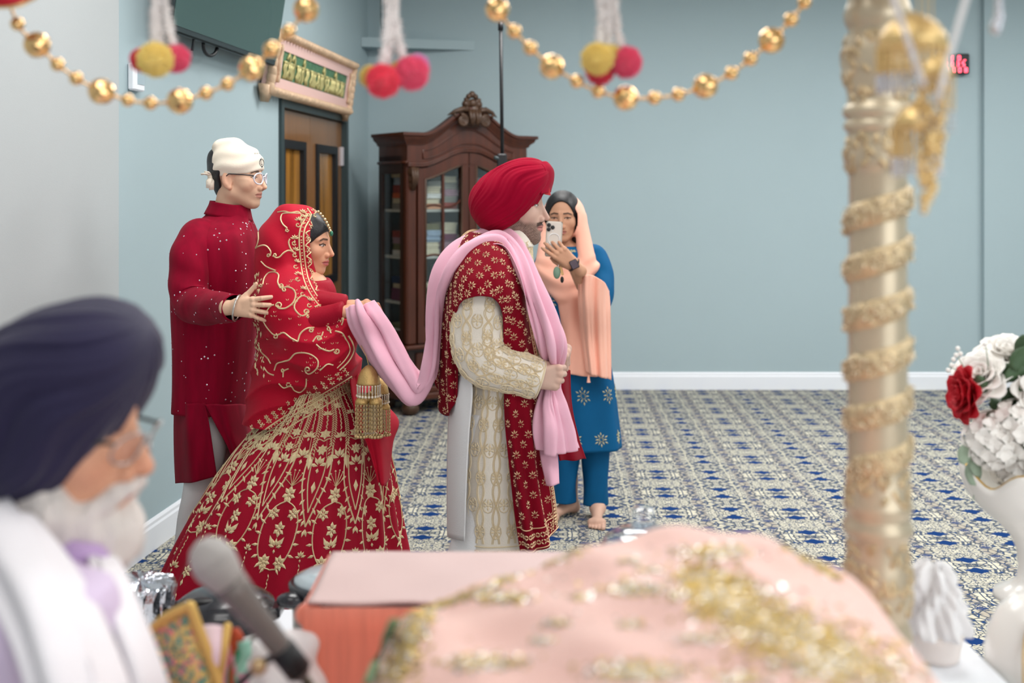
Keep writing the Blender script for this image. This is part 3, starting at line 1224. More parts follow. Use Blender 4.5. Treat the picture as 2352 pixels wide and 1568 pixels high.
cr_.box((cx - 0.05, -0.04, 2.08), (cx + 0.05, 0.0, 2.2), MC)
cr_.build('carved_crest', M_carv, cab, smooth=True)
# doors
def cab_door(x0, x1, knob_x):
    z0, z1 = ZB + 0.01, 1.765
    st = 0.062
    d = MB()
    topz = lambda x: arch(x, 1.768, 1.895, dip=0.008)
    inz = lambda x: arch(x, 1.685, 1.80)
    xs_ = np.linspace(x0, x1, 24)
    # top rail with arched edges
    d.prism([(x, topz(x)) for x in xs_] + [(x, inz(x)) for x in xs_[::-1]], -0.004, 0.026, 'y', MC)
    for a, c in ((x0, x0 + st), (x1 - st, x1)):
        pts = np.linspace(a, c, 5)
        d.prism([(a, z0), (c, z0)] + [(x, inz(x) + 0.005) for x in pts[::-1]], -0.004, 0.026, 'y', MC)
    d.box((x0 + st, -0.004, z0), (x1 - st, 0.026, z0 + 0.12), MC)
    door_o = d.build('door', M_mahog, cab)
    be = MB()
    a, c = x0 + st, x1 - st
    be.tube([MC @ Vector(p) for p in [(a, -0.006, z0 + 0.12), (c, -0.006, z0 + 0.12)] + [(x, -0.006, inz(x)) for x in np.linspace(c, a, 14)]], 0.008, 6, closed=True)
    be.build('door_bead', M_carv, door_o, smooth=True)
    mu = MB()
    mx_ = (a + c) / 2
    mu.box((mx_ - 0.009, 0.0, z0 + 0.12), (mx_ + 0.009, 0.02, inz(mx_)), MC)
    sg = 1 if knob_x > mx_ else -1
    for zz in (1.49, 1.13):
        mu.tube([MC @ Vector((x, 0.008, zz + 0.012 * math.sin((x - a) / (c - a) * math.pi * 2) * sg + 0.05 * max(0, sg * (x - mx_) / (c - mx_)) ** 2)) for x in np.linspace(a, c, 14)], 0.008, 6)
    mu.build('muntin', M_mahog, door_o)
    MB().prism([(a, z0 + 0.12), (c, z0 + 0.12)] + [(x, inz(x)) for x in np.linspace(c, a, 14)], 0.010, 0.013, 'y', MC).build('glass_pane', M_pane, door_o)
    MB().ball(MC @ Vector((knob_x, -0.012, 1.1)), 0.011, 10, 8).build('knob', M_carv, door_o, smooth=True)


cab_door(0.09, CW / 2 - 0.004, CW / 2 - 0.03)
cab_door(CW / 2 + 0.004, CW - 0.09, CW / 2 + 0.03)
M_shelf = mat('shelf_pale_edge', srgb(196, 196, 190), 0.4)
SHZ = [ZB + 0.0, 0.80, 1.13, 1.47]
for z in SHZ[1:]:
    MB().box((0.03, 0.05, z - 0.018), (CW - 0.03, CD - 0.02, z), MC).build('shelf', M_shelf, cab)
# folded cloths and books in the cabinet
rc = random.Random(11)
pal = {'cream': (214, 206, 184), 'grey': (150, 148, 142), 'orange': (204, 96, 44), 'peach': (220, 166, 130), 'pale blue': (160, 178, 200),
       'dark blue': (44, 58, 96), 'plum': (112, 52, 84), 'white': (232, 232, 230), 'mauve': (166, 136, 150), 'olive': (118, 114, 84), 'brick red': (150, 60, 50)}
shelf_word = {0: 'bottom', 1: 'second', 2: 'third', 3: 'top'}


ORD = ['lowest', 'second from bottom', 'third from bottom', 'fourth from bottom', 'fifth from bottom', 'sixth from bottom']


def folded(name, x, y, z, w, d, h, colr, shelf, where, pos):
    M_ = mat('cloth_' + colr.replace(' ', '_'), srgb(*pal[colr]), 0.85, var=0.1, var_scale=30, bump=0.2, bump_scale=90)
    b = MB()
    # rounded folded bundle: stacked layers with a bulging fold in front
    n = 3
    for k in range(n):
        b.box((x + rc.uniform(0, .006), y + rc.uniform(0, .01), z + h * k / n + 0.0005), (x + w - rc.uniform(0, .006), y + d, z + h * (k + 1) / n - 0.0005), MC, bev=min(0.008, h / n * 0.45))
    o = b.build(name, M_)
    tag(o, '%s folded cloth, %s, %s pile, %s cabinet shelf' % (colr, ORD[pos], where, shelf_word[shelf]), 'folded cloth', 'folded cloths in the display cabinet')


piles = [
    (3, 0.05, 0.15, ['grey', 'cream', 'orange', 'brick red', 'pale blue', 'cream'], 'far left'),
    (3, 0.22, 0.13, ['peach', 'cream', 'white', 'cream', 'grey'], 'left middle'),
    (3, 0.37, 0.13, ['brick red', 'grey', 'mauve', 'grey', 'cream'], 'middle'),
    (3, 0.56, 0.18, ['cream', 'mauve', 'grey', 'white', 'mauve'], 'right middle'),
    (3, 0.77, 0.18, ['orange', 'cream', 'plum', 'grey'], 'far right'),
    (2, 0.05, 0.15, ['white', 'olive', 'mauve', 'brick red'], 'far left'),
    (2, 0.22, 0.13, ['cream', 'cream', 'pale blue', 'pale blue', 'olive'], 'left middle'),
    (2, 0.37, 0.13, ['mauve', 'mauve', 'plum', 'cream', 'cream'], 'middle'),
    (2, 0.56, 0.18, ['white', 'mauve', 'cream'], 'right middle'),
    (2, 0.77, 0.18, ['plum', 'grey', 'cream'], 'far right'),
    (1, 0.05, 0.15, ['plum', 'plum', 'cream', 'dark blue'], 'far left'),
    (1, 0.22, 0.13, ['cream', 'olive', 'cream'], 'left middle'),
    (1, 0.56, 0.18, ['grey', 'white', 'peach'], 'right middle'),
    (1, 0.77, 0.18, ['dark blue', 'grey'], 'far right'),
    (0, 0.05, 0.15, ['white', 'white', 'olive'], 'far left'),
    (0, 0.22, 0.13, ['orange', 'plum', 'cream'], 'left middle'),
    (0, 0.37, 0.13, ['olive', 'brick red', 'cream'], 'middle'),
    (0, 0.56, 0.18, ['grey', 'cream'], 'right middle'),
]
for sh, x, w_, cols_, where in piles:
    z = SHZ[sh] + 0.001
    for kk, cname in enumerate(cols_):
        h = rc.uniform(0.034, 0.056)
        folded('folded_cloth', x + rc.uniform(-.008, .008), 0.09 + rc.uniform(0, .02), z, w_, 0.22, h, cname, sh, where, kk)
        z += h + 0.001
for k, (x, cl, cw_) in enumerate(((0.37, (150, 172, 196), 'pale blue'), (0.405, (60, 96, 130), 'teal'), (0.44, (200, 196, 186), 'cream'), (0.475, (120, 50, 50), 'maroon'))):
    b = MB().box((x, 0.09, SHZ[1] + 0.001), (x + 0.03, 0.28, SHZ[1] + 0.26), MC)
    bk = b.build('book', mat('book_cover_%d' % k, srgb(*cl), 0.5))
    tag(bk, '%s upright book on the second shelf of the cabinet' % cw_, 'book', 'books in the display cabinet')
# ------------------------------------------------------------------ people: shared modelling
HEAD = dict(nose=1.0, nose_len=0.0, chin=1.0, jaw=1.0, cheek=1.0, brow=1.0, neck_r=0.052, neck_to=(-0.045, 0, -0.24), lip=1.0, ear=True, hump=0.0, width=1.0, crown=1.0)


def head_sdf(H):
    H = dict(HEAD, **H)
    nb, nm, nt = (0.084, 0, 0.004), (0.0955, 0, -0.018 - 0.5 * H['nose_len']), (0.1055, 0, -0.0375 - H['nose_len'])

    def f(p):
        p = p.copy()
        p[:, 1] = np.abs(p[:, 1]) / H['width']
        d = sd_ell(p, (-0.014, 0, 0.032), (0.092, 0.076, 0.084 * H['crown']))
        d = smin(d, sd_ell(p, (0.028, 0, -0.03), (0.058, 0.060 * H['jaw'], 0.086)), 0.03)
        d = smin(d, sd_sphere(p, (0.05, 0.041 * H['cheek'], -0.028), 0.024), 0.02)
        d = smin(d, sd_cone(p, (-0.004, 0.046 * H['jaw'], -0.06), (0.058, 0.018, -0.099), 0.021, 0.017), 0.025)
        d = smin(d, sd_sphere(p, (0.066 + 0.004 * (H['chin'] - 1) * 10, 0, -0.098), 0.0195 * H['chin']), 0.016)
        d = smin(d, sd_ell(p, (0.062, 0, -0.062), (0.030, 0.034, 0.028)), 0.014)
        d = smin(d, sd_cone(p, (0.076, 0.006, 0.018), (0.06, 0.044, 0.016), 0.0115 * H['brow'], 0.010 * H['brow']), 0.012)
        # eye sockets
        d = smax(d, -sd_sphere(p, (0.0985, 0.032, -0.001), 0.019), 0.012)
        # neck
        d = smin(d, sd_cone(p, (-0.022, 0, -0.06), H['neck_to'], H['neck_r'], H['neck_r'] * 1.08), 0.022)
        # eyeballs with lids
        d = smin(d, sd_sphere(p, (0.0655, 0.031, -0.001), 0.0138), 0.004)
        # nose
        d = smin(d, sd_poly(p, [nb, nm, nt], [0.0075 * H['nose'], 0.0078 * H['nose'], 0.0092 * H['nose']]), 0.010)
        d = smin(d, sd_cone(p, (0.074, 0, 0.0), (0.084, 0, -0.040 - H['nose_len']), 0.011, 0.0125), 0.008)
        if H['hump']:
            d = smin(d, sd_sphere(p, (0.094, 0, -0.014), 0.0085 + H['hump']), 0.008)
        d = smin(d, sd_sphere(p, (0.091, 0.0125 * H['nose'], -0.043 - H['nose_len']), 0.0088 * H['nose']), 0.006)
        # lips
        L = H['lip']
        d = smin(d, sd_poly(p, [(0.0905, 0, -0.0615), (0.085, 0.013, -0.0635), (0.0745, 0.026, -0.067)], [0.0058 * L, 0.005 * L, 0.003]), 0.004)
        d = smin(d, sd_poly(p, [(0.0885, 0, -0.0735), (0.084, 0.013, -0.073), (0.0745, 0.025, -0.0685)], [0.0066 * L, 0.0056 * L, 0.003]), 0.004)
        d = smax(d, -sd_poly(p, [(0.0985, 0, -0.0672), (0.091, 0.013, -0.0676), (0.080, 0.027, -0.068)], [0.0022, 0.0022, 0.0016]), 0.0025)
        if H['ear']:
            q = sd_ell(p, (-0.012, 0.0745, -0.014), (0.0185, 0.0085, 0.0315), roty(-0.18) @ rotz(-0.35))
            q = smax(q, -sd_ell(p, (-0.004, 0.0855, -0.012), (0.010, 0.0075, 0.019), roty(-0.18)), 0.006)
            d = smin(d, q, 0.006)
            d = smin(d, sd_sphere(p, (-0.003, 0.0725, -0.041), 0.0085), 0.006)
        return d
    return f


def mixc(col, m, c):
    return col * (1 - m[:, None]) + np.asarray(c, np.float32)[None] * m[:, None]


def noise3(p, s, seed=0):
    """Cheap smooth pseudo noise in -1..1."""
    q = p * s
    return (np.sin(q[:, 0] * 1.7 + q[:, 1] * 2.3 + seed) * np.sin(q[:, 1] * 1.9 - q[:, 2] * 2.1 + seed * 1.3)
            + np.sin(q[:, 2] * 2.7 + q[:, 0] * 1.3 + seed * 0.7) * np.sin(q[:, 0] * 3.1 + q[:, 2] * 1.1 + seed)) * 0.5


def head_colors(v, skin, lips, brow, eyes=True, gaze=0.0, closed=0.0, beard=None, moustache=None, beard_col=None, brow_thick=1.0, stubble=0.0, brow_up=0.0, liner=0.0):
    x, y, z = v[:, 0], np.abs(v[:, 1]), v[:, 2]
    c = np.tile(np.asarray(skin, np.float32), (len(v), 1))
    # natural redness of cheeks, nose and ears
    red = np.asarray(skin, np.float32) * np.float32([1.10, 0.80, 0.76])
    m = 0.35 * np.exp(-(((x - 0.06) / 0.02) ** 2 + ((y - 0.04) / 0.02) ** 2 + ((z + 0.035) / 0.02) ** 2))
    m += 0.35 * np.exp(-(((x - 0.108) / 0.014) ** 2 + ((z + 0.038) / 0.014) ** 2))
    m += 0.4 * ((y > 0.069) & (x < 0.02))
    c = mixc(c, np.clip(m, 0, 1), red)
    if stubble:
        m = smoothstep(-0.03, -0.07, z + 0.25 * np.maximum(0, 0.045 - x)) * smoothstep(-0.02, 0.02, x) * smoothstep(-0.14, -0.118, z)
        m *= 1 - np.exp(-(((y) / 0.02) ** 2 + ((z + 0.067) / 0.012) ** 2))
        c = mixc(c, np.clip(m * stubble, 0, 1), np.asarray(skin) * 0.42)
    if beard is not None:
        m = beard(x, y, z)
        g = 0.8 + 0.35 * noise3(v, 900)
        c = mixc(c, np.clip(m * g, 0, 1), beard_col)
    # lips
    m = smoothstep(0.0275, 0.022, y) * smoothstep(0.0735, 0.078, x)
    zt = -0.0575 - 0.20 * np.maximum(0, y - 0.004)
    zb = -0.0795 + 0.35 * np.maximum(0, y - 0.006)
    m = m * smoothstep(zt + 0.0015, zt - 0.001, z) * smoothstep(zb - 0.0015, zb + 0.001, z)
    c = mixc(c, m * 0.85, lips)
    m = smoothstep(0.029, 0.024, y) * smoothstep(0.0735, 0.078, x) * np.exp(-((z + 0.0672) / 0.0016) ** 2)
    c = mixc(c, m * 0.8, np.asarray(lips) * 0.35)
    if moustache is not None:
        m = moustache(x, y, z)
        c = mixc(c, np.clip(m, 0, 1), beard_col)
    # brows
    zc = 0.0195 + brow_up + 0.10 * (y - 0.01) * (y < 0.034) + (0.0024 - 0.45 * (y - 0.034)) * (y >= 0.034)
    m = smoothstep(0.0045 * brow_thick, 0.0022 * brow_thick, np.abs(z - zc)) * smoothstep(0.009, 0.014, y) * smoothstep(0.056, 0.046, y) * (x > 0.03)
    c = mixc(c, m * 0.9, brow)
    # eyes
    if eyes:
        e = (x > 0.05)
        u = (y - 0.0315) / 0.0145
        h = 0.0062 * (1 - closed) * np.maximum(0, 1 - u * u)
        zz = z + 0.0012
        inside = (np.abs(zz) < h) & e & (np.abs(u) < 1)
        c[inside] = srgb_np(214, 208, 204)
        ys = v[:, 1]
        iris = inside & (np.abs(y - 0.0315 - gaze * np.sign(ys)) < 0.0055)
        c[iris] = srgb_np(38, 24, 18)
        lash = e & (np.abs(u) < 1.12) & (np.abs(zz - np.maximum(h, 0.0005)) < (0.0016 + liner)) & (zz > -0.002)
        c[lash] = srgb_np(26, 18, 16)
        low = e & (np.abs(u) < 1.0) & (np.abs(zz + h) < 0.0009)
        c = mixc(c, low * 0.5, np.asarray(brow))
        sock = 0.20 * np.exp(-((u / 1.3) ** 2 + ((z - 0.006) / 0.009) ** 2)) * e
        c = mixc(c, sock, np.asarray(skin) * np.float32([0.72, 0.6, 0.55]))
    # nostrils
    m = np.exp(-(((x - 0.0985) / 0.007) ** 2 + ((y - 0.0075) / 0.0035) ** 2 + ((z + 0.0495) / 0.0035) ** 2))
    c = mixc(c, np.clip(m, 0, 1) * 0.8, np.asarray(skin) * 0.2)
    return c


def place(v, scale, R, loc):
    return (v * scale) @ np.asarray(R, dtype=v.dtype).T + np.asarray(loc, dtype=v.dtype)


def make_head(H, colkw, scale, yaw, pitch, loc, roll=0.0, h=0.0023):
    f = head_sdf(H)
    v, q = sdf_mesh(f, (-0.13, -0.10, -0.25), (0.14, 0.10, 0.135), h)
    c = head_colors(v, **colkw)
    R = rotz(yaw) @ roty(pitch) @ rotx(roll)
    return place(v, scale, R, loc), q, c, R


def hand_mesh(curl, spread, thumb, stub=0.05, h=0.0022, slim=1.0):
    """Wrist at the origin, fingers along +x, back of the hand +z, thumb on the +y side.
    curl: 4 x 3 bends in degrees, spread: 4 degrees, thumb: 3 points after its root."""
    ys = [0.030, 0.010, -0.011, -0.030]
    xs = [0.092, 0.095, 0.090, 0.081]
    ln = [(0.043, 0.026, 0.021), (0.047, 0.029, 0.022), (0.043, 0.027, 0.021), (0.034, 0.020, 0.019)]
    rd = [0.0098, 0.010, 0.0094, 0.0084]
    chains = []
    for i in range(4):
        p = np.array([xs[i], ys[i], 0.0])
        a = 0.0
        sp = math.radians(spread[i])
        pts = [p]
        for j in range(3):
            a += math.radians(curl[i][j])
            d = np.array([math.cos(a) * math.cos(sp), math.cos(a) * math.sin(sp), -math.sin(a)])
            p = p + d * ln[i][j]
            pts.append(p)
        chains.append(pts)

    def f(p):
        d = None
        for i in range(4):
            r = rd[i] * slim
            s = sd_cone(p, (0.004, ys[i] * 0.62, 0.0), (xs[i], ys[i], 0.0), 0.0165 * slim, 0.0125 * slim)
            d = s if d is None else smin(d, s, 0.014)
        d = smin(d, sd_cone(p, (-stub, 0, 0), (0.008, 0, 0), 0.032 * slim, 0.026 * slim, (2, 0.75)), 0.016)
        tr = [(0.018, 0.020, -0.006)] + [tuple(t) for t in thumb]
        d = smin(d, sd_cone(p, tr[0], tr[1], 0.018 * slim, 0.0135 * slim), 0.014)
        th = sd_poly(p, tr[1:], [0.0125 * slim, 0.011 * slim, 0.0085 * slim])
        for i in range(4):
            r = rd[i] * slim
            fg = sd_poly(p, chains[i], [r * 1.06, r, r * 0.93, r * 0.78])
            fg = np.minimum(fg, sd_sphere(p, chains[i][1] + np.array([0, 0, 0.0015]), r * 1.03))
            d = smin(d, fg, 0.005)
            d = smin(d, sd_sphere(p, (xs[i] - 0.002, ys[i], 0.004), 0.0105 * slim), 0.006)
        d = smin(d, th, 0.006)
        return d
    lo = np.array([-0.12, -0.09, -0.12])
    hi = np.array([0.21, 0.11, 0.06])
    v, q = sdf_mesh(f, lo, hi, h)
    return v, q, [c[-1] for c in chains], chains


def nail_paint(v, col, chains, nail, skin):
    for ch in chains:
        a, b = ch[-2], ch[-1]
        d = (b - a) / np.linalg.norm(b - a)
        # nail sits on the back of the last joint
        up = np.cross(np.cross(d, [0, 0, 1.0]), d)
        up /= np.linalg.norm(up) + 1e-9
        c = b + d * 0.001 + up * 0.0065
        m = np.exp(-((np.linalg.norm(v - c, axis=1) / 0.0058) ** 4))
        col = mixc(col, m * 0.8, nail)
    return col


def frame(ex, ez):
    ex = np.asarray(ex, float)
    ex /= np.linalg.norm(ex)
    ez = np.asarray(ez, float)
    ez = ez - ex * (ez @ ex)
    ez /= np.linalg.norm(ez)
    return np.stack([ex, np.cross(ez, ex), ez], 1)


def person(name, label, base):
    return tag(empty(name, base), label, 'person')


def body_mesh(name, parts, parent, material):
    """parts: (verts, quads, colours) joined into the single body mesh."""
    v, q = join_meshes([(a, b) for a, b, c in parts])
    c = np.vstack([c for a, b, c in parts])
    return mesh_obj(name, v, q, material, parent, cols=c)


def flatc(v, c):
    return np.tile(np.asarray(c, np.float32), (len(v), 1))


def w3(p):
    return np.array(tuple(p), dtype=float)


def coarse_body(f, lo, hi, skin, h=0.014):
    v, q = sdf_mesh(f, lo, hi, h)
    return v, q, flatc(v, skin)


M_skin = mat('skin', srgb(200, 160, 135), 0.48, attr='col', spec=0.3, bump=0.05, bump_scale=420)


def turban(name, material, parent, Fp, Bp, up, up_r, dn_r, y_r, yc, npl=9, amp=0.006, power=2.6, seed=0, skew_u=0.0, skew_d=0.0, nu=220, nv=80):
    """Wrapped turban: pleats run from the brow peak Fp to the nape Bp like meridians. World points."""
    F_, B_ = w3(Fp), w3(Bp)
    ax = B_ - F_
    Ln = np.linalg.norm(ax)
    ax /= Ln
    upv = w3(up)
    upv -= ax * (upv @ ax)
    upv /= np.linalg.norm(upv)
    side = np.cross(ax, upv)
    rng = np.random.default_rng(seed)
    th = np.linspace(0, 2 * np.pi, nu, endpoint=False)
    t = (1 - np.cos(np.linspace(0.05, np.pi - 0.05, nv))) / 2
    pts = np.zeros((nv, nu, 3))
    ph = rng.uniform(0, 6.28, 8)
    for j, tt in enumerate(t):
        env = (1 - abs(2 * tt - 1) ** 2.5) ** (1 / 2.2)
        c, s = np.cos(th), np.sin(th)
        ru = np.where(c > 0, up_r * (1 + skew_u * (tt - 0.5)), dn_r * (1 + skew_d * (tt - 0.5)))
        k = (np.abs(c / ru) ** power + np.abs(s / y_r) ** power) ** (-1 / power)
        # overlapping pleats, ridged towards the top
        q = (np.where(s < 0, 2 * np.pi - th, th)) / np.pi          # 0 top .. 1 bottom, both sides
        w_ = npl * q + 0.35 * np.sin(tt * 5 + ph[0]) + 0.25 * np.sin(tt * 9 + q * 5 + ph[1])
        fr = w_ - np.floor(w_)
        saw = np.where(fr < 0.82, fr / 0.82, (1 - fr) / 0.18)
        a = amp * (0.55 + 0.45 * np.sin(np.floor(w_) * 2.4 + ph[2])) * (0.5 + 0.5 * np.sin(np.pi * tt))
        fine = 0.0012 * np.sin(w_ * 2 * np.pi * 3 + tt * 8 + ph[3])
        rad = k * env + (saw - 0.5) * a + fine * env
        pts[j] = F_ + ax * (tt * Ln) + (upv * c[:, None] + side * s[:, None]) * rad[:, None]
    sf = Surf(pts, closed=True)
    v, f = sf.mesh()
    caps = []
    n = len(v)
    v = np.vstack([v, pts[0].mean(0)[None], pts[-1].mean(0)[None]])
    i = np.arange(nu)
    fl = f.tolist() + [(int(n), int((k + 1) % nu), int(k)) for k in i] + [(int(n + 1), int((nv - 1) * nu + k), int((nv - 1) * nu + (k + 1) % nu)) for k in i]
    return mesh_obj(name, v, fl, material, parent)
# ------------------------------------------------------------------ groom in cream coat, red shawl and red turban
GY = 3.65
groom = person('person', 'man in red turban, cream embroidered coat, red shawl and pink sash, walking in profile', (0.0, GY, 0))
G_skin = srgb_np(200, 166, 150)


def g_beard(x, y, z):
    edge = -0.052 + 0.55 * np.maximum(0, 0.045 - x)        # cheek line climbs towards the ear
    m = smoothstep(edge + 0.006, edge - 0.008, z) * smoothstep(-0.03, -0.005, x) * smoothstep(-0.135, -0.122, z)
    m *= 1 - np.exp(-((y / 0.024) ** 4 + ((z + 0.069) / 0.012) ** 4)) * (x > 0.07)
    m *= 1 - 0.55 * np.exp(-((y / 0.05) ** 2 + ((z + 0.05) / 0.016) ** 2)) * (x > 0.05)
    return m * 0.88


def g_moust(x, y, z):
    zc = -0.0545 - 0.22 * np.maximum(0, y - 0.012)
    return smoothstep(0.0072, 0.0045, np.abs(z - zc)) * smoothstep(0.034, 0.028, y) * (x > 0.066) * 0.95


hx = (1262 - 1176) * GY / F - 0.112 * 1.08
hd = make_head(dict(nose=0.98, hump=0.0, jaw=1.02, chin=1.08, neck_to=(-0.06, 0, -0.24), neck_r=0.057, ear=False, crown=0.80),
               dict(skin=G_skin, lips=srgb_np(190, 120, 112), brow=srgb_np(70, 46, 38), beard=g_beard, moustache=g_moust,
                    beard_col=srgb_np(62, 42, 36), gaze=0.003, closed=0.25, brow_thick=1.1),
               1.08, math.radians(-6), math.radians(2), (hx, GY, EYE + (HOR - 468) * GY / F))
hand_curl = [(62, 80, 45), (66, 84, 48), (68, 84, 48), (72, 80, 45)]
hv, hq, tips, chains = hand_mesh(hand_curl, (2, 0, -1, -3), [(0.055, 0.038, -0.022), (0.078, 0.026, -0.038), (0.088, 0.006, -0.046)])
hc = flatc(hv, G_skin)
kn = np.exp(-((hv[:, 0] - 0.095) / 0.012) ** 2) * 0.25
hc = mixc(hc, kn, G_skin * np.float32([1.05, 0.82, 0.78]))
WR = w3(P(1218, 866, GY - 0.235))
R_near = frame((0.97, 0.06, -0.02), (0.05, -1, 0.12))
near = (place(hv, 0.93, R_near, WR), hq, hc)
R_far = frame((0.80, -0.35, -0.55), (0.45, -0.65, 0.62))
far = (place(hv * np.array([1, -1, 1]), 0.93, R_far, w3(P(1250, 778, GY - 0.10))), hq[:, ::-1], hc)


def g_body(p):
    X = lambda px, py, dy: w3(P(px, py, GY + dy))
    d = sd_cone(p, X(1150, 640, 0), X(1150, 900, 0), 0.11, 0.12, (1, 1.35))
    d = smin(d, sd_cone(p, X(1140, 640, -0.12), X(1140, 640, 0.12), 0.05, 0.05), 0.05)
    d = smin(d, sd_cone(p, X(1165, 560, 0), X(1150, 640, 0), 0.055, 0.08), 0.04)
    for s in (-1, 1):
        d = smin(d, sd_poly(p, [X(1145, 930, 0.09 * s), (X(1145, 0, 0)[0] + 0.02 * s, GY + 0.09 * s, 0.5), (X(1135, 0, 0)[0] - 0.03 + 0.08 * s, GY + 0.1 * s, 0.08)], [0.085, 0.06, 0.042]), 0.03)
        fx = X(1135, 0, 0)[0] - 0.03 + 0.08 * s
        d = smin(d, sd_cone(p, (fx - 0.03, GY + 0.1 * s, 0.045), (fx + 0.16, GY + 0.11 * s, 0.03), 0.04, 0.028), 0.02)
    d = smin(d, sd_poly(p, [X(1110, 650, -0.15), X(1085, 790, -0.20), WR - np.array([0.03, 0, 0])], [0.055, 0.045, 0.033]), 0.03)
    d = smin(d, sd_poly(p, [X(1140, 650, 0.16), X(1150, 790, 0.16), X(1258, 770, -0.06)], [0.055, 0.045, 0.033]), 0.03)
    return d


bd = coarse_body(g_body, (-0.3, GY - 0.35, 0), (0.35, GY + 0.35, 1.55), G_skin)
body_mesh('body', [(hd[0], hd[1], hd[2]), near, far, bd], groom, M_skin)

# turban
M_redt = mat('turban_crimson', srgb(148, 0, 38), 0.85, spec=0.12, sheen=0.03, bump=0.12, bump_scale=500, var=0.06, var_scale=18)
turban('turban', M_redt, groom, P(1258, 382, GY), P(1097, 516, GY), (-0.6, 0, 0.8), 0.103, 0.078, 0.122, GY, npl=8, amp=0.009, seed=4, skew_u=0.35, skew_d=0.62)
# overlapping front band of the turban
fb = ctrl_sheet([[P(1236, 376, GY - 0.045), P(1250, 374, GY - 0.02), P(1258, 379, GY + 0.02)],
                 [P(1247, 390, GY - 0.06), P(1261, 388, GY - 0.025), P(1267, 393, GY + 0.02)],
                 [P(1247, 410, GY - 0.067), P(1262, 410, GY - 0.028), P(1267, 412, GY + 0.025)],
                 [P(1240, 428, GY - 0.075), P(1257, 428, GY - 0.035), P(1263, 428, GY + 0.03)],
                 [P(1238, 446, GY - 0.080), P(1253, 442, GY - 0.045), P(1260, 440, GY + 0.03)]], 16, 30)
Surf(fb).obj('turban_front_band', M_redt, groom, 0.008)
MB().prism([(0, 0), (0.016, 0.028), (0.022, -0.004)], -0.02, 0.02, 'y', Matrix.Translation(P(1249, 446, GY - 0.02))).build('turban_underband', mat('underband_coral', srgb(214, 60, 66), 0.7), groom)

# ---- coat (sherwani)
M_ivory = mat('ivory_silk', srgb(226, 216, 202), 0.65, sheen=0.1, bump=0.15, bump_scale=260, var=0.04, var_scale=14)
M_white_cloth = mat('white_cotton', srgb(232, 230, 230), 0.8, bump=0.1, bump_scale=200)
M_thread = mat('beige_gold_thread', srgb(222, 204, 172), 0.6, 0.0, bump=0.2, bump_scale=400)


def loft(sections, nu, nv, power=2.3, fold=None, Yc=GY):
    """sections: (py, px_back, px_front, half depth, depth shift) read at depth Yc."""
    a = np.array([(s + (0,) * (5 - len(s))) for s in sections], float)
    s = cr(a, nv)
    th = np.linspace(0, 2 * np.pi, nu, endpoint=False)
    pts = np.zeros((nv, nu, 3))
    for j in range(nv):
        py, x0, x1, hy, dy = s[j]
        cx_, rx = (x0 + x1) / 2, (x1 - x0) / 2
        c, sn = np.cos(th), np.sin(th)
        k = (np.abs(c) ** power + np.abs(sn) ** power) ** (-1 / power)
        kk = k * (1 + (fold(th, j / (nv - 1)) if fold is not None else 0))
        X = (cx_ - 1176) * Yc / F + c * kk * rx * Yc / F
        Y = Yc + dy + sn * kk * hy
        pts[j] = np.stack([X, Y, np.full(nu, EYE + (HOR - py) * Yc / F)], 1)
    return Surf(pts, closed=True)


coat = loft([(545, 1150, 1222, 0.068), (560, 1142, 1222, 0.078), (578, 1135, 1222, 0.09), (600, 1110, 1224, 0.13), (640, 1066, 1232, 0.20), (720, 1054, 1240, 0.205),
             (800, 1058, 1240, 0.19), (880, 1062, 1240, 0.185), (960, 1054, 1238, 0.19), (1060, 1046, 1238, 0.192), (1160, 1042, 1240, 0.195), (1250, 1040, 1242, 0.197)], 96, 90,
            fold=lambda th, t: 0.012 * np.sin(7 * th + 2 * t) * t)
coat.flip() if coat.n[45, 72][1] > 0 else None
coat_o = coat.obj('coat', M_ivory, groom, 0.004)
# collar
col = loft([(528, 1152, 1214, 0.064), (545, 1149, 1218, 0.068), (566, 1146, 1224, 0.076)], 60, 10)
col.obj('collar', M_ivory, coat_o, 0.004)


def limb(points, nu, nv, power=2.0, wr=0.0, wrf=26):
    """Sleeve: points (x,y,z,r along the limb plane, r across)."""
    a = cr(np.array([tuple(p) + (r, r2) for p, r, r2 in points]), nv)
    th = np.linspace(0, 2 * np.pi, nu, endpoint=False)
    pos = a[:, :3]
    t = np.gradient(pos, axis=0)
    t /= np.linalg.norm(t, axis=1, keepdims=True)
    pts = np.zeros((nv, nu, 3))
    for j in range(nv):
        e1 = np.array([0, -1.0, 0]) - t[j] * (-t[j][1])
        e1 /= np.linalg.norm(e1)
        e2 = np.cross(t[j], e1)
        w_ = 1 + wr * np.sin(wrf * j / nv + 2.2 * np.sin(th)) * (0.5 + 0.5 * np.cos(th))
        pts[j] = pos[j] + e1 * (np.cos(th) * a[j, 4] * w_)[:, None] + e2 * (np.sin(th) * a[j, 3] * w_)[:, None]
    s = Surf(pts, closed=True)
    mid = s.p[nv // 2, 0] - pos[nv // 2]
    if s.n[nv // 2, 0] @ mid < 0:
        s.flip()
    return s


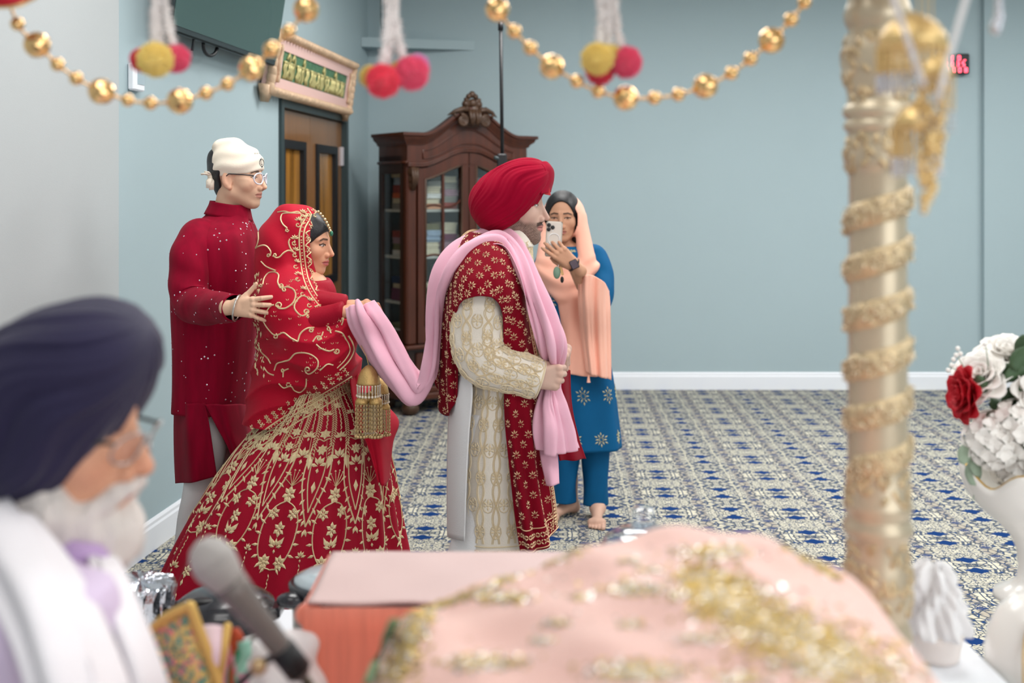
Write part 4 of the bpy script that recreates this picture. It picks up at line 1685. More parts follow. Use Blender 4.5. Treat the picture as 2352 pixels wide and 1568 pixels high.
sleeve = limb([(P(1122, 590, GY - 0.13), 0.07, 0.06), (P(1110, 640, GY - 0.165), 0.083, 0.07), (P(1100, 710, GY - 0.185), 0.086, 0.075), (P(1098, 780, GY - 0.20), 0.082, 0.07),
               (P(1112, 826, GY - 0.21), 0.078, 0.064), (P(1150, 846, GY - 0.215), 0.066, 0.06), (P(1196, 858, GY - 0.215), 0.062, 0.056), (P(1242, 872, GY - 0.21), 0.059, 0.05)], 64, 90, wr=0.02)
sleeve_o = sleeve.obj('sleeve', M_ivory, groom, 0.003)
sl2 = limb([(P(1150, 600, GY + 0.15), 0.065, 0.06), (P(1150, 700, GY + 0.18), 0.07, 0.065), (P(1160, 790, GY + 0.17), 0.068, 0.062), (P(1215, 800, GY + 0.05), 0.058, 0.055), (P(1262, 780, GY - 0.055), 0.05, 0.05)], 40, 40)
sl2.obj('sleeve', M_ivory, groom, 0.003)
tro = None
for s in (-1, 1):
    lg = loft([(930, 1075, 1225, 0.09, 0.09 * s), (1150, 1070 + 10 * s, 1190 + 10 * s, 0.085, 0.095 * s), (1300, 1048 + 25 * s, 1175 + 25 * s, 0.08, 0.1 * s), (1480, 1060 + 40 * s, 1150 + 40 * s, 0.065, 0.1 * s), (1552, 1062 + 42 * s, 1140 + 42 * s, 0.058, 0.1 * s)], 40, 40,
              fold=lambda th, t: 0.02 * np.sin(5 * th + 14 * t))
    lg.obj('trouser_leg', M_white_cloth, groom, 0.003)
# white side flap of the inner kurta
fl = ctrl_sheet([[P(1046, 836, GY - 0.05), P(1062, 840, GY - 0.13), P(1078, 842, GY - 0.19)],
                 [P(1036, 900, GY - 0.05), P(1056, 900, GY - 0.15), P(1086, 900, GY - 0.205)],
                 [P(1030, 1000, GY - 0.05), P(1054, 1000, GY - 0.16), P(1078, 1000, GY - 0.212)],
                 [P(1028, 1120, GY - 0.05), P(1050, 1120, GY - 0.16), P(1072, 1120, GY - 0.215)],
                 [P(1029, 1232, GY - 0.05), P(1048, 1238, GY - 0.16), P(1068, 1243, GY - 0.215)]], 20, 40)
Surf(fl).obj('white_side_panel', M_white_cloth, coat_o, 0.003)


# ---- raised thread work: ogee lattice with flower sprays
def motif_flower(E, S, u, v, su, sv, k=1.0):
    """Small palmette at (u, v); su, sv turn metres into u and v."""
    p0, n0 = S.sample(np.array([u, u, u]), np.array([v, v - 0.01 * sv, v + 0.01 * sv]))
    up = p0[1] - p0[2]
    up /= np.linalg.norm(up) + 1e-9
    n = n0[0]
    sd = np.cross(n, up)
    c = p0[0] + n * 0.0008
    for a, L, W, dist in ((0, .010, .0045, .012), (-50, .008, .004, .011), (50, .008, .004, .011), (-100, .007, .0035, .010), (100, .007, .0035, .010), (180, .008, .004, .009), (0, .005, .006, 0)):
        r = math.radians(a)
        d = up * math.cos(r) + sd * math.sin(r)
        E.petal(c + d * dist * k, n, d, L * k, W * k, 0.0028)
    ring = np.array([c + (up * math.cos(a) * 0.022 + sd * math.sin(a) * 0.0165) * k for a in np.linspace(0.4, 2 * np.pi - 0.4, 9)])
    E.ribbon(ring, np.tile(n, (9, 1)), 0.0016, 0.0022)


def ogee(E, S, ncol, nrow, v0, v1, hgt, circ, amp_k=0.42, mk=1.0, ulist=None):
    du, dv = 1.0 / ncol, (v1 - v0) / nrow
    t = np.linspace(0, 1, nrow * 8)
    for i in range(ncol):
        for s in (-1, 1):
            vv = v0 + (v1 - v0) * t
            uu = (i + 0.5) * du + s * du * amp_k * 0.5 * (1 - np.cos(2 * np.pi * t * nrow * 0.5)) * 1.0 - s * du * amp_k * 0.5
            for dd in (-1, 1):
                p, n = S.sample(uu + dd * 0.0022 / circ, vv)
                E.ribbon(p + n * 0.0006, n, 0.0016, 0.0022)
    for i in range(ncol):
        for j in range(nrow):
            u = (i + (0.5 if j % 2 else 0.0)) * du
            motif_flower(E, S, u, v0 + (j + 0.5) * dv, 1 / circ, 1 / hgt, mk)


E = Embroidery()
ogee(E, coat, 18, 16, 0.10, 0.955, 0.98, 0.98)
for vv in (0.962, 0.994):
    uu = np.linspace(0, 1, 120)
    p, n = coat.sample(uu, np.full(120, vv))
    E.ribbon(p + n * 0.0006, n, 0.002, 0.0025)
for i in range(60):
    motif_flower(E, coat, i / 60, 0.978, 1 / 0.98, 1 / 0.98, 0.55)
E.build('thread_work', M_thread, coat_o)
E = Embroidery()
ogee(E, sleeve, 8, 11, 0.16, 0.97, 0.55, 0.48, mk=1.0)
uu = np.linspace(0, 1, 50)
p, n = sleeve.sample(uu, np.full(50, 0.992))
E.ribbon(p + n * 0.0006, n, 0.003, 0.003)
E.build('thread_work', M_thread, sleeve_o)

# bracelet
bt = MB()
ctr, ax1, ax2 = P(1246, 868, GY - 0.20), Vector((0.1, 0, 1)), Vector((0, 1, 0))
for k in range(26):
    a = 2 * math.pi * k / 26
    bt.ball(ctr + Vector((0.10, 0, 1)).normalized() * (0.031 * math.cos(a)) + Vector((0, 1, 0)) * (0.027 * math.sin(a)) , 0.0042, 6, 5)
bt.build('bracelet', mat('polished_gold', srgb(222, 176, 92), 0.25, 0.9), groom, smooth=True)
MB().ball(P(1254, 857, GY - 0.236), 0.0075, 8, 6, (1.4, 0.8, 0.7)).build('bracelet_charm', M_white, groom, smooth=True)

# ---- red velvet shawl
M_velvet = mat('crimson_velvet', srgb(120, 0, 24), 0.8, spec=0.12, sheen=0.04, bump=0.08, bump_scale=300, var=0.08, var_scale=10)
M_zari = mat('zari_gold', srgb(226, 190, 150), 0.45, 0.25)


def rowp(*pts, dy=0.0):
    return [P(x, y, GY + d + dy) for x, y, d in pts]


sh_rows = [
    rowp((1046, 905, -.15), (1036, 942, -.12), (1022, 955, -.07), (1008, 925, .0), (1002, 880, .06)),
    rowp((1047, 800, -.17), (1034, 800, -.16), (1018, 800, -.10), (1006, 800, -.02), (1000, 800, .06)),
    rowp((1048, 722, -.23), (1032, 715, -.21), (1016, 705, -.12), (1006, 700, -.03), (1001, 695, .06)),
    rowp((1060, 690, -.272), (1048, 655, -.24), (1036, 620, -.15), (1030, 606, -.06), (1030, 600, .04)),
    rowp((1085, 682, -.285), (1078, 635, -.26), (1068, 580, -.185), (1066, 552, -.10), (1070, 536, .02)),
    rowp((1112, 680, -.286), (1108, 628, -.265), (1102, 574, -.195), (1104, 544, -.11), (1108, 526, .01)),
    rowp((1138, 686, -.28), (1142, 640, -.262), (1144, 584, -.205), (1148, 553, -.14), (1150, 536, -.07)),
    rowp((1152, 712, -.26), (1172, 676, -.245), (1184, 632, -.205), (1188, 602, -.16), (1190, 580, -.11)),
    rowp((1157, 770, -.235), (1180, 760, -.23), (1198, 748, -.21), (1210, 738, -.185), (1218, 730, -.15)),
    rowp((1156, 860, -.205), (1180, 862, -.215), (1202, 862, -.205), (1222, 860, -.18), (1238, 856, -.14)),
    rowp((1158, 960, -.225), (1182, 962, -.235), (1206, 962, -.225), (1228, 960, -.19), (1246, 956, -.14)),
    rowp((1166, 1060, -.235), (1190, 1062, -.245), (1214, 1062, -.235), (1236, 1060, -.20), (1255, 1056, -.14)),
    rowp((1178, 1165, -.235), (1204, 1170, -.245), (1230, 1170, -.235), (1250, 1162, -.20), (1267, 1150, -.14)),
    rowp((1196, 1268, -.235), (1220, 1271, -.245), (1242, 1264, -.235), (1262, 1246, -.20), (1277, 1212, -.14)),
]
sg_ = ctrl_sheet(sh_rows, 60, 220)
tv_ = np.linspace(0, 1, 220)[:, None]
tu_ = np.linspace(0, 1, 60)[None, :]
S0_ = Surf(sg_)
rip = 0.010 * np.sin(tu_ * 17 + 2.0 * np.sin(tv_ * 3)) * (smoothstep(0.62, 0.9, tv_) + 0.7 * smoothstep(0.22, 0.05, tv_)) + 0.003 * np.sin(tu_ * 9 + tv_ * 30)
S1_ = Surf(sg_ + S0_.n * rip[:, :, None])
if S1_.n[110, 20][1] > 0:
    S1_.flip()
shawl_o = S1_.obj('shawl', M_velvet, groom, 0.004)
E = Embroidery()


def buti(E, c, n, up, k=1.0):
    sd = np.cross(n, up)
    sd /= np.linalg.norm(sd) + 1e-9
    c = c + n * 0.0012
    for a, L, W, dist in ((0, .0065, .0022, .0085), (-42, .006, .002, .0085), (42, .006, .002, .0085), (-95, .0055, .002, .0085), (95, .0055, .002, .0085), (180, .004, .0016, .0075), (-140, .0035, .0014, .0085), (140, .0035, .0014, .0085)):
        r = math.radians(a)
        d = up * math.cos(r) + sd * math.sin(r)
        E.petal(c + d * dist * k, n, d, L * k, W * k, 0.0016)


# arc length spacing along the strip
mid = S1_.p[:, 30]
al = np.concatenate([[0], np.cumsum(np.linalg.norm(np.diff(mid, axis=0), axis=1))])
L_ = al[-1]
nrow = int(L_ / 0.030)
for j in range(nrow):
    v = np.interp((j + 0.5) / nrow * L_, al, np.linspace(0, 1, 220))
    jj = min(218, int(v * 219))
    wid = np.concatenate([[0], np.cumsum(np.linalg.norm(np.diff(S1_.p[jj], axis=0), axis=1))])
    m = max(3, int(wid[-1] / 0.046))
    for i in range(m):
        u = np.interp((i + (0.3 if j % 2 else 0.72)) / m * wid[-1], wid, np.linspace(0, 1, 60))
        if u > 0.90 or u < 0.03 or v > 0.955:
            continue
        p, n = S1_.sample(np.array([u, u]), np.array([v, min(1, v + 0.004)]))
        up = (p[0] - p[1]) * (1 if v > 0.42 else -1)
        up /= np.linalg.norm(up) + 1e-9
        buti(E, p[0], n[0], up)
# borders: inner edge and lower hem
for u0 in (0.915, 0.985):
    vv = np.linspace(0.02, 0.985, 200)
    p, n = S1_.sample(np.full(200, u0), vv)
    E.ribbon(p + n * 0.001, n, 0.0014, 0.002)
nb_ = 110
for k in range(nb_):
    v = 0.02 + 0.96 * k / nb_
    p, n = S1_.sample(np.array([0.95, 0.95]), np.array([v, v + 0.004]))
    t_ = p[1] - p[0]
    t_ /= np.linalg.norm(t_) + 1e-9
    s_ = np.cross(n[0], t_)
    for d in ((t_ + s_), (t_ - s_), (-t_ + s_ * 0.6), (-t_ - s_ * 0.6)):
        d = d / np.linalg.norm(d)
        E.petal(p[0] + n[0] * 0.001 + d * 0.0055, n[0], d, 0.005, 0.0022, 0.002)
for v0 in (0.958, 0.996):
    uu = np.linspace(0, 1, 60)
    p, n = S1_.sample(uu, np.full(60, v0))
    E.ribbon(p + n * 0.001, n, 0.0016, 0.002)
for k in range(14):
    u = (k + 0.5) / 14
    for v in (0.971, 0.985):
        p, n = S1_.sample(np.array([u, u + 0.01]), np.array([v, v]))
        t_ = p[1] - p[0]
        t_ /= np.linalg.norm(t_) + 1e-9
        s_ = np.cross(n[0], t_)
        for d in ((t_ + s_), (t_ - s_), (-t_ + s_), (-t_ - s_)):
            d = d / np.linalg.norm(d)
            E.petal(p[0] + n[0] * 0.001 + d * 0.006, n[0], d, 0.0055, 0.0025, 0.002)
E.build('gold_motifs', M_zari, shawl_o)
# far end of the shawl hanging beyond the left hand
fe = ctrl_sheet([rowp((1262, 870, -.06), (1290, 850, .0), (1308, 850, .06)), rowp((1268, 940, -.06), (1296, 930, .0), (1312, 930, .06)),
                 rowp((1275, 1010, -.05), (1305, 1010, .0), (1328, 1005, .06)), rowp((1285, 1058, -.05), (1318, 1057, .0), (1345, 1054, .06))], 24, 40)
Surf(fe + np.array([0, 1, 0]) * (0.008 * np.sin(np.linspace(0, 9, 24)))[None, :, None]).obj('shawl_end', M_velvet, shawl_o, 0.004)

# ---- pink sash joining groom and bride
M_pink = mat('pink_muslin', srgb(228, 174, 192), 0.85, spec=0.2, sheen=0.1, bump=0.06, bump_scale=350, var=0.03, var_scale=9)


def sash_sheet(rows, nu=40, nv=260, freq=15.0, amp=0.013, ph=0.0):
    g = ctrl_sheet(rows, nu, nv)
    s = Surf(g)
    u = np.linspace(0, 1, nu)[None, :]
    v = np.linspace(0, 1, nv)[:, None]
    cz = 1 - 2 * np.abs(np.sin(u * freq * 0.8 + 1.2 * np.sin(v * 8 + ph))) ** 0.7
    r = amp * (0.8 * cz + np.sin(u * freq + 1.5 * np.sin(v * 6 + ph)) + 0.5 * np.sin(u * freq * 2.1 + v * 17 + ph)) * np.sin(np.pi * np.clip(u * 1.0, 0.04, 0.96)) ** 0.5
    return Surf(g + s.n * r[:, :, None])


sash_rows = [
    rowp((792, 708, .04), (822, 697, .03), (846, 698, .04), (868, 710, .09)),
    rowp((800, 748, .03), (834, 724, .0), (868, 726, .02), (900, 754, .09)),
    rowp((828, 800, .06), (860, 772, .0), (900, 772, .0), (928, 800, .08)),
    rowp((862, 852, .02), (890, 826, -.04), (928, 822, -.03), (956, 845, .05)),
    rowp((902, 898, .0), (922, 872, -.07), (950, 866, -.06), (972, 862, .03)),
    rowp((938, 931, -.02), (950, 910, -.09), (964, 894, -.08), (976, 876, .02)),
    rowp((966, 914, -.03), (974, 892, -.09), (979, 876, -.08), (980, 864, .02)),
    rowp((998, 868, -.05), (992, 850, -.10), (985, 838, -.08), (981, 826, .03)),
    rowp((1004, 790, -.06), (998, 788, -.10), (990, 786, -.08), (983, 782, .03)),
    rowp((1014, 716, -.10), (1005, 706, -.14), (997, 702, -.10), (986, 700, .03)),
    rowp((1040, 640, -.20), (1024, 630, -.20), (1012, 628, -.10), (1000, 630, .04)),
    rowp((1078, 592, -.20), (1062, 578, -.18), (1046, 575, -.08), (1034, 580, .06)),
    rowp((1124, 566, -.17), (1112, 552, -.14), (1098, 543, -.05), (1085, 545, .06)),
    rowp((1158, 572, -.17), (1152, 548, -.12), (1140, 532, -.06), (1128, 526, .02)),
    rowp((1184, 622, -.215), (1186, 588, -.17), (1184, 562, -.11), (1180, 545, -.06)),
    rowp((1212, 712, -.225), (1224, 684, -.225), (1232, 662, -.19), (1236, 645, -.13)),
    rowp((1228, 770, -.225), (1248, 752, -.24), (1268, 738, -.21), (1280, 735, -.15)),
    rowp((1240, 812, -.20), (1260, 800, -.235), (1282, 792, -.21), (1298, 790, -.16)),
    rowp((1256, 850, -.17), (1266, 846, -.185), (1278, 842, -.17), (1290, 838, -.15)),
    rowp((1246, 892, -.18), (1258, 892, -.19), (1270, 890, -.18), (1280, 890, -.15)),
    rowp((1232, 940, -.20), (1256, 935, -.22), (1280, 935, -.21), (1300, 940, -.15)),
    rowp((1227, 985, -.22), (1262, 985, -.25), (1294, 990, -.21), (1320, 995, -.14)),
    rowp((1234, 1030, -.22), (1264, 1045, -.25), (1300, 1040, -.21), (1331, 1028, -.14)),
]
sash = sash_sheet(sash_rows)
so = sash.obj('pink_scarf', M_pink, None, 0.002)
tag(so, 'long pale pink scarf hung over the man\'s shoulder and held up by the woman behind', 'scarf')
tl = ctrl_sheet([rowp((1236, 950, -.185), (1250, 950, -.195), (1266, 950, -.185)), rowp((1240, 1040, -.20), (1260, 1040, -.21), (1280, 1040, -.20)),
                 rowp((1256, 1115, -.23), (1268, 1116, -.25), (1284, 1110, -.235))], 16, 30)
set_parent(Surf(tl).obj('scarf_tail', M_pink, None, 0.002), so)
# ------------------------------------------------------------------ bride in red
BY = 4.0
bride = person('person', 'woman in a gold embroidered red bridal skirt and veil, hands raised under the pink sash', (P(700, 0, BY).x, BY, 0))
B_skin = srgb_np(205, 152, 122)
BS = F / BY
bhx = (771.5 - 1176) / BS - 0.112 * 0.93
b_loc = (bhx, BY, EYE + (HOR - 556) / BS)
bh = make_head(dict(nose=1.0, nose_len=-0.003, chin=0.95, jaw=0.98, cheek=1.04, neck_r=0.045, neck_to=(-0.05, 0, -0.22), lip=1.12, ear=False, crown=0.95),
               dict(skin=B_skin, lips=srgb_np(176, 84, 88), brow=srgb_np(48, 32, 28), gaze=0.002, closed=0.1, brow_thick=1.15, liner=0.0012),
               0.93, math.radians(-10), math.radians(6), b_loc)
bhv, bhq, _, bch = hand_mesh([(38, 52, 28), (42, 56, 30), (46, 56, 30), (48, 54, 30)], (4, 1, -3, -7), [(0.05, 0.042, -0.02), (0.075, 0.045, -0.03), (0.095, 0.04, -0.036)], slim=0.92)
henna = np.clip(smoothstep(0.085, 0.12, bhv[:, 0]) + smoothstep(-0.02, -0.035, bhv[:, 2]) * (bhv[:, 0] > 0.09), 0, 1)
bhc = mixc(flatc(bhv, B_skin), henna * 0.55, srgb_np(150, 78, 52))
bhc = nail_paint(bhv, bhc, bch, srgb_np(232, 196, 180), B_skin)
R1 = frame((0.88, -0.14, 0.26), (-0.22, -0.45, 0.88))
b1 = (place(bhv, 0.86, R1, w3(P(790, 718, BY - 0.235))), bhq, bhc)
R2 = frame((0.92, -0.10, -0.06), (-0.02, -0.25, 0.95))
b2 = (place(bhv * np.array([1, -1, 1]), 0.86, R2, w3(P(806, 702, BY - 0.15))), bhq[:, ::-1], bhc)


def b_body(p):
    X = lambda px, py, dy: w3(P(px, py, BY + dy))
    d = sd_cone(p, X(668, 660, 0), X(690, 860, 0), 0.10, 0.10, (1, 1.35))
    d = smin(d, sd_cone(p, X(680, 620, 0), X(672, 680, 0), 0.045, 0.08), 0.04)
    d = smin(d, sd_cone(p, X(668, 680, -0.1), X(668, 680, 0.1), 0.05, 0.05), 0.05)
    d = smin(d, sd_cone(p, X(720, 680, -0.05), X(720, 680, 0.05), 0.07, 0.07), 0.06)
    d = smin(d, sd_cone(p, X(715, 860, 0), X(735, 980, 0), 0.085, 0.11, (1, 1.3)), 0.05)
    for s in (-1, 1):
        bx_, bz_ = X(690, 0, 0)[0], 0.08
        d = smin(d, sd_poly(p, [X(690, 960, 0.08 * s), (bx_ + 0.03 * s, BY + 0.08 * s, 0.48), (bx_ - 0.06 * s, BY + 0.08 * s, bz_)], [0.085, 0.055, 0.038]), 0.03)
        d = smin(d, sd_cone(p, (bx_ - 0.06 * s - 0.02, BY + 0.08 * s, 0.04), (bx_ - 0.06 * s + 0.14, BY + 0.09 * s, 0.025), 0.033, 0.023), 0.02)
    d = smin(d, sd_poly(p, [X(664, 690, -0.15), X(745, 820, -0.2), X(788, 720, -0.235)], [0.048, 0.04, 0.028]), 0.02)
    d = smin(d, sd_poly(p, [X(664, 690, 0.15), X(745, 810, 0.05), X(798, 708, -0.14)], [0.048, 0.04, 0.028]), 0.02)
    return d


bb = coarse_body(b_body, (-1.2, BY - 0.4, 0), (-0.35, BY + 0.4, 1.42), B_skin)
body_mesh('body', [bh[:3], b1, b2, bb], bride, M_skin)


def b_blouse(p):
    y = HOR - (p[:, 2] - EYE) * BS
    x = 1176 + p[:, 0] * BS
    d = b_body(p) - 0.010
    for R_, W_c in ((R1, w3(P(790, 718, BY - 0.235))), (R2, w3(P(806, 702, BY - 0.15)))):
        d = smin(d, sd_cone(p, W_c - R_[:, 0] * 0.11, W_c + R_[:, 0] * 0.004, 0.044, 0.036), 0.01)
    d = smax(d, (640 - y) / BS, 0.006)
    d = smax(d, (y - 880) / BS, 0.006)
    return smax(d, (x - 812) / BS, 0.006)


blv, blq = sdf_mesh(b_blouse, (-1.2, BY - 0.4, 0.9), (-0.35, BY + 0.4, 1.42), 0.008)
mesh_obj('blouse', blv, blq, mat('red_blouse', srgb(148, 0, 32), 0.6, spec=0.2, bump=0.1, bump_scale=200), bride)

# hair under the veil
def b_hair(p):
    q = p.copy()
    q[:, 1] = np.abs(q[:, 1])
    d = sd_ell(q, (-0.012, 0, 0.036), (0.101, 0.083, 0.088))
    cut = (q[:, 0] - 0.085) * 0.80 - (q[:, 2] - 0.058) * 0.60 + 0.25 * np.maximum(0, 0.05 - q[:, 1]) * 0     # face side
    return smax(d, cut, 0.008)


hv_, hq_ = sdf_mesh(b_hair, (-0.13, -0.1, -0.09), (0.13, 0.1, 0.15), 0.004)
M_hair = mat('black_hair', srgb(22, 20, 24), 0.35, bump=0.3, bump_scale=140, stretch=(1, 6, 1))
mesh_obj('hair', place(hv_, 0.93, bh[3], b_loc), hq_, M_hair, bride)

# ---- skirt
M_bred = mat('bridal_red_silk', srgb(156, 0, 36), 0.6, spec=0.2, sheen=0.03, bump=0.08, bump_scale=260, var=0.05, var_scale=10)
M_bgold = mat('bridal_gold_thread', srgb(226, 204, 160), 0.45, 0.12, bump=0.3, bump_scale=500)


def sk_fold(th, t):
    return (0.035 * t + 0.006) * np.sin(21 * th + 0.6 * np.sin(3 * th)) * smoothstep(0.0, 0.2, t) + 0.03 * t * np.sin(5 * th + 1.0)


skirt = loft([(856, 702, 806, 0.14), (890, 672, 826, 0.165), (940, 628, 862, 0.20), (1000, 570, 884, 0.24), (1100, 492, 902, 0.30), (1200, 432, 916, 0.35), (1300, 382, 932, 0.39), (1400, 342, 944, 0.42), (1478, 326, 950, 0.43)],
             220, 120, power=2.1, fold=sk_fold, Yc=BY)
if skirt.n[60, 165][1] > 0:
    skirt.flip()
skirt_o = skirt.obj('skirt', M_bred, bride, 0.004)


class Pen:
    """Draws thread motifs in metres (x right, y down) around an anchor on a closed loft."""
    def __init__(self, E, S, u0, v0, sgn=1.0):
        self.E, self.S, self.u0, self.v0, self.sgn = E, S, u0, v0, sgn
        self.h = np.linalg.norm(np.diff(S.p[:, int(u0 * S.p.shape[1]) % S.p.shape[1]], axis=0), axis=1).sum()
        self.circ = np.linalg.norm(np.diff(S.p, axis=1), axis=2).sum(1)

    def uv(self, x, y):
        v = self.v0 + np.asarray(y, float) / self.h
        c = np.interp(v, np.linspace(0, 1, len(self.circ)), self.circ)
        return self.u0 + self.sgn * np.asarray(x, float) / c, v

    def line(self, pts, w=0.0022, n=None, h=0.002):
        pts = cr(pts, n or max(4, 3 * len(pts))) if len(pts) > 2 else np.array(pts, float)
        u, v = self.uv(pts[:, 0], pts[:, 1])
        p, nn = self.S.sample(u, v)
        self.E.ribbon(p + nn * 0.0012, nn, w, h)

    def leaf(self, x, y, ang, L, W):
        a = math.radians(ang)
        dx, dy = math.sin(a), -math.cos(a)
        u, v = self.uv(np.array([x, x + dx * 0.004]), np.array([y, y + dy * 0.004]))
        p, nn = self.S.sample(u, v)
        self.E.petal(p[0] + nn[0] * 0.0012, nn[0], p[1] - p[0], L, W, 0.0028)

    def flower(self, x, y, r, n=6):
        for k in range(n):
            a = 360 * k / n
            self.leaf(x + math.sin(math.radians(a)) * r * 0.55, y - math.cos(math.radians(a)) * r * 0.55, a, r * 0.5, r * 0.32)
        self.leaf(x, y, 0, r * 0.3, r * 0.3)

    def chain(self, x, y0, y1, step=0.016, tilt=24, L=0.007, W=0.0026):
        y = y0
        k = 0
        while y < y1:
            self.leaf(x, y, tilt if k % 2 else -tilt, L, W)
            y += step * 0.6
            k += 1

    def chevron(self, x, y0, y1, lean=0.0, L=0.0075):
        y = y0
        while y < y1:
            xx = x + lean * (y - y0)
            self.leaf(xx - 0.0045, y, 35, L, 0.0026)
            self.leaf(xx + 0.0045, y, -35, L, 0.0026)
            y += 0.0105
        self.line([(x - 0.0095, y0), (x - 0.0095 + lean * (y1 - y0), y1)], 0.0012)
        self.line([(x + 0.0095, y0), (x + 0.0095 + lean * (y1 - y0), y1)], 0.0012)

    def lotus(self, x, y, k=1.0):
        for a, d in ((0, .012), (-35, .012), (35, .012), (-75, .012), (75, .012)):
            self.leaf(x + math.sin(math.radians(a)) * d * k, y - math.cos(math.radians(a)) * d * k, a, 0.010 * k, 0.0045 * k)
        self.leaf(x, y + 0.008 * k, 180, 0.006 * k, 0.004 * k)


E = Embroidery()
NP = 26
for i in range(NP):
    u0 = (i + 0.5) / NP
    pn = Pen(E, skirt, u0, 0.0)
    c60 = np.interp(0.55, np.linspace(0, 1, 120), pn.circ)
    half = c60 / NP * 0.5
    if i % 2 == 0:
        # kali with two chevron lines ending in a pointed shield
        for s in (-1, 1):
            pn.chevron(s * half * 0.42, 0.05, 0.40, s * half * 0.9)
        pn.chain(0, 0.06, 0.20)
        pn.lotus(0, 0.225, 1.0)
        pn.chain(0, 0.245, 0.29)
        pn.flower(0, 0.315, 0.02, 6)
        for s in (-1, 1):
            pn.line([(s * half * 0.80, 0.36), (s * half * 1.0, 0.44), (s * half * 0.62, 0.50), (0, 0.565)], 0.0026)
            pn.line([(s * half * 0.60, 0.40), (s * half * 0.5, 0.46), (0, 0.53)], 0.0022)
            for k in range(6):
                t = k / 5
                pn.leaf(s * half * (1.0 - 0.9 * t), 0.45 + 0.13 * t, s * (110 + 50 * t), 0.013, 0.005)
            pn.leaf(s * half * 0.82, 0.405, s * 10, 0.03, 0.010)
            pn.line([(0, 0.345), (s * 0.02, 0.335), (s * 0.028, 0.36), (s * 0.016, 0.375)], 0.002)
        pn.flower(0, 0.375, 0.018, 7)
        pn.lotus(0, 0.42, 1.4)
        pn.leaf(0, 0.47, 0, 0.02, 0.008)
        pn.chain(0, 0.66, 0.73)
        pn.flower(0, 0.755, 0.02)
        pn.leaf(0, 0.785, 180, 0.012, 0.006)
        pn.lotus(0, 0.64, 0.9)
        pn.chain(0, 0.82, 0.88)
        pn.flower(0, 0.90, 0.022)
    else:
        # bouquet wreath
        pn.chain(0, 0.07, 0.30)
        pn.flower(0, 0.18, 0.017, 5)
        pn.lotus(0, 0.33, 1.2)
        pn.lotus(0, 0.40, 1.5)
        for a in (-60, -35, -12, 12, 35, 60):
            pn.line([(0, 0.47), (math.sin(math.radians(a)) * 0.035, 0.47 - math.cos(math.radians(a)) * 0.035)], 0.0012)
            pn.leaf(math.sin(math.radians(a)) * 0.038, 0.47 - math.cos(math.radians(a)) * 0.038, a, 0.004, 0.004)
        pn.flower(0, 0.49, 0.024, 7)
        for s in (-1, 1):
            pn.line([(0, 0.505), (s * 0.035, 0.52), (s * 0.058, 0.56), (s * 0.056, 0.62), (s * 0.03, 0.665), (0, 0.675)], 0.0022)
            for k in range(7):
                t = k / 6
                a = math.radians(40 + 120 * t)
                pn.leaf(s * (0.062 * math.sin(a) + 0.006), 0.595 - 0.085 * math.cos(a), s * (50 + 90 * t), 0.013, 0.005)
            pn.flower(s * 0.032, 0.535, 0.018, 6)
            pn.flower(s * 0.028, 0.655, 0.022, 7)
            pn.leaf(s * 0.018, 0.605, s * 30, 0.02, 0.007)
        pn.flower(0, 0.575, 0.022, 6)
        pn.lotus(0, 0.62, 1.2)
        pn.chain(0, 0.69, 0.76)
        pn.lotus(0, 0.775, 1.1)
        pn.flower(0, 0.81, 0.021, 6)
        pn.leaf(0, 0.845, 180, 0.014, 0.007)
        pn.lotus(0, 0.89, 1.6)
    # hem vine
    pn.line([(-half * 1.6, 0.955), (-half * 0.6, 0.945), (half * 0.6, 0.965), (half * 1.6, 0.955)], 0.0022)
pw = Pen(E, skirt, 0.0, 0.0)
for v in (0.010, 0.036):
    uu = np.linspace(0, 1, 160)
    p, n = skirt.sample(uu, np.full(160, v))
    E.ribbon(p + n * 0.001, n, 0.002, 0.002)
for k in range(44):
    q_ = Pen(E, skirt, k / 44, 0.02)
    q_.lotus(0, 0.006, 0.6)
E.build('gold_embroidery', M_bgold, skirt_o)

# ---- veil (dupatta): shell over head, back, shoulders and arms
M_veil = mat('red_veil_organza', srgb(174, 3, 38), 0.65, spec=0.2, sheen=0.04, bump=0.07, bump_scale=300, var=0.06, var_scale=7)
kx = BY / F


def bp(px, py, dy=0.0):
    return w3(P(px, py, BY + dy))


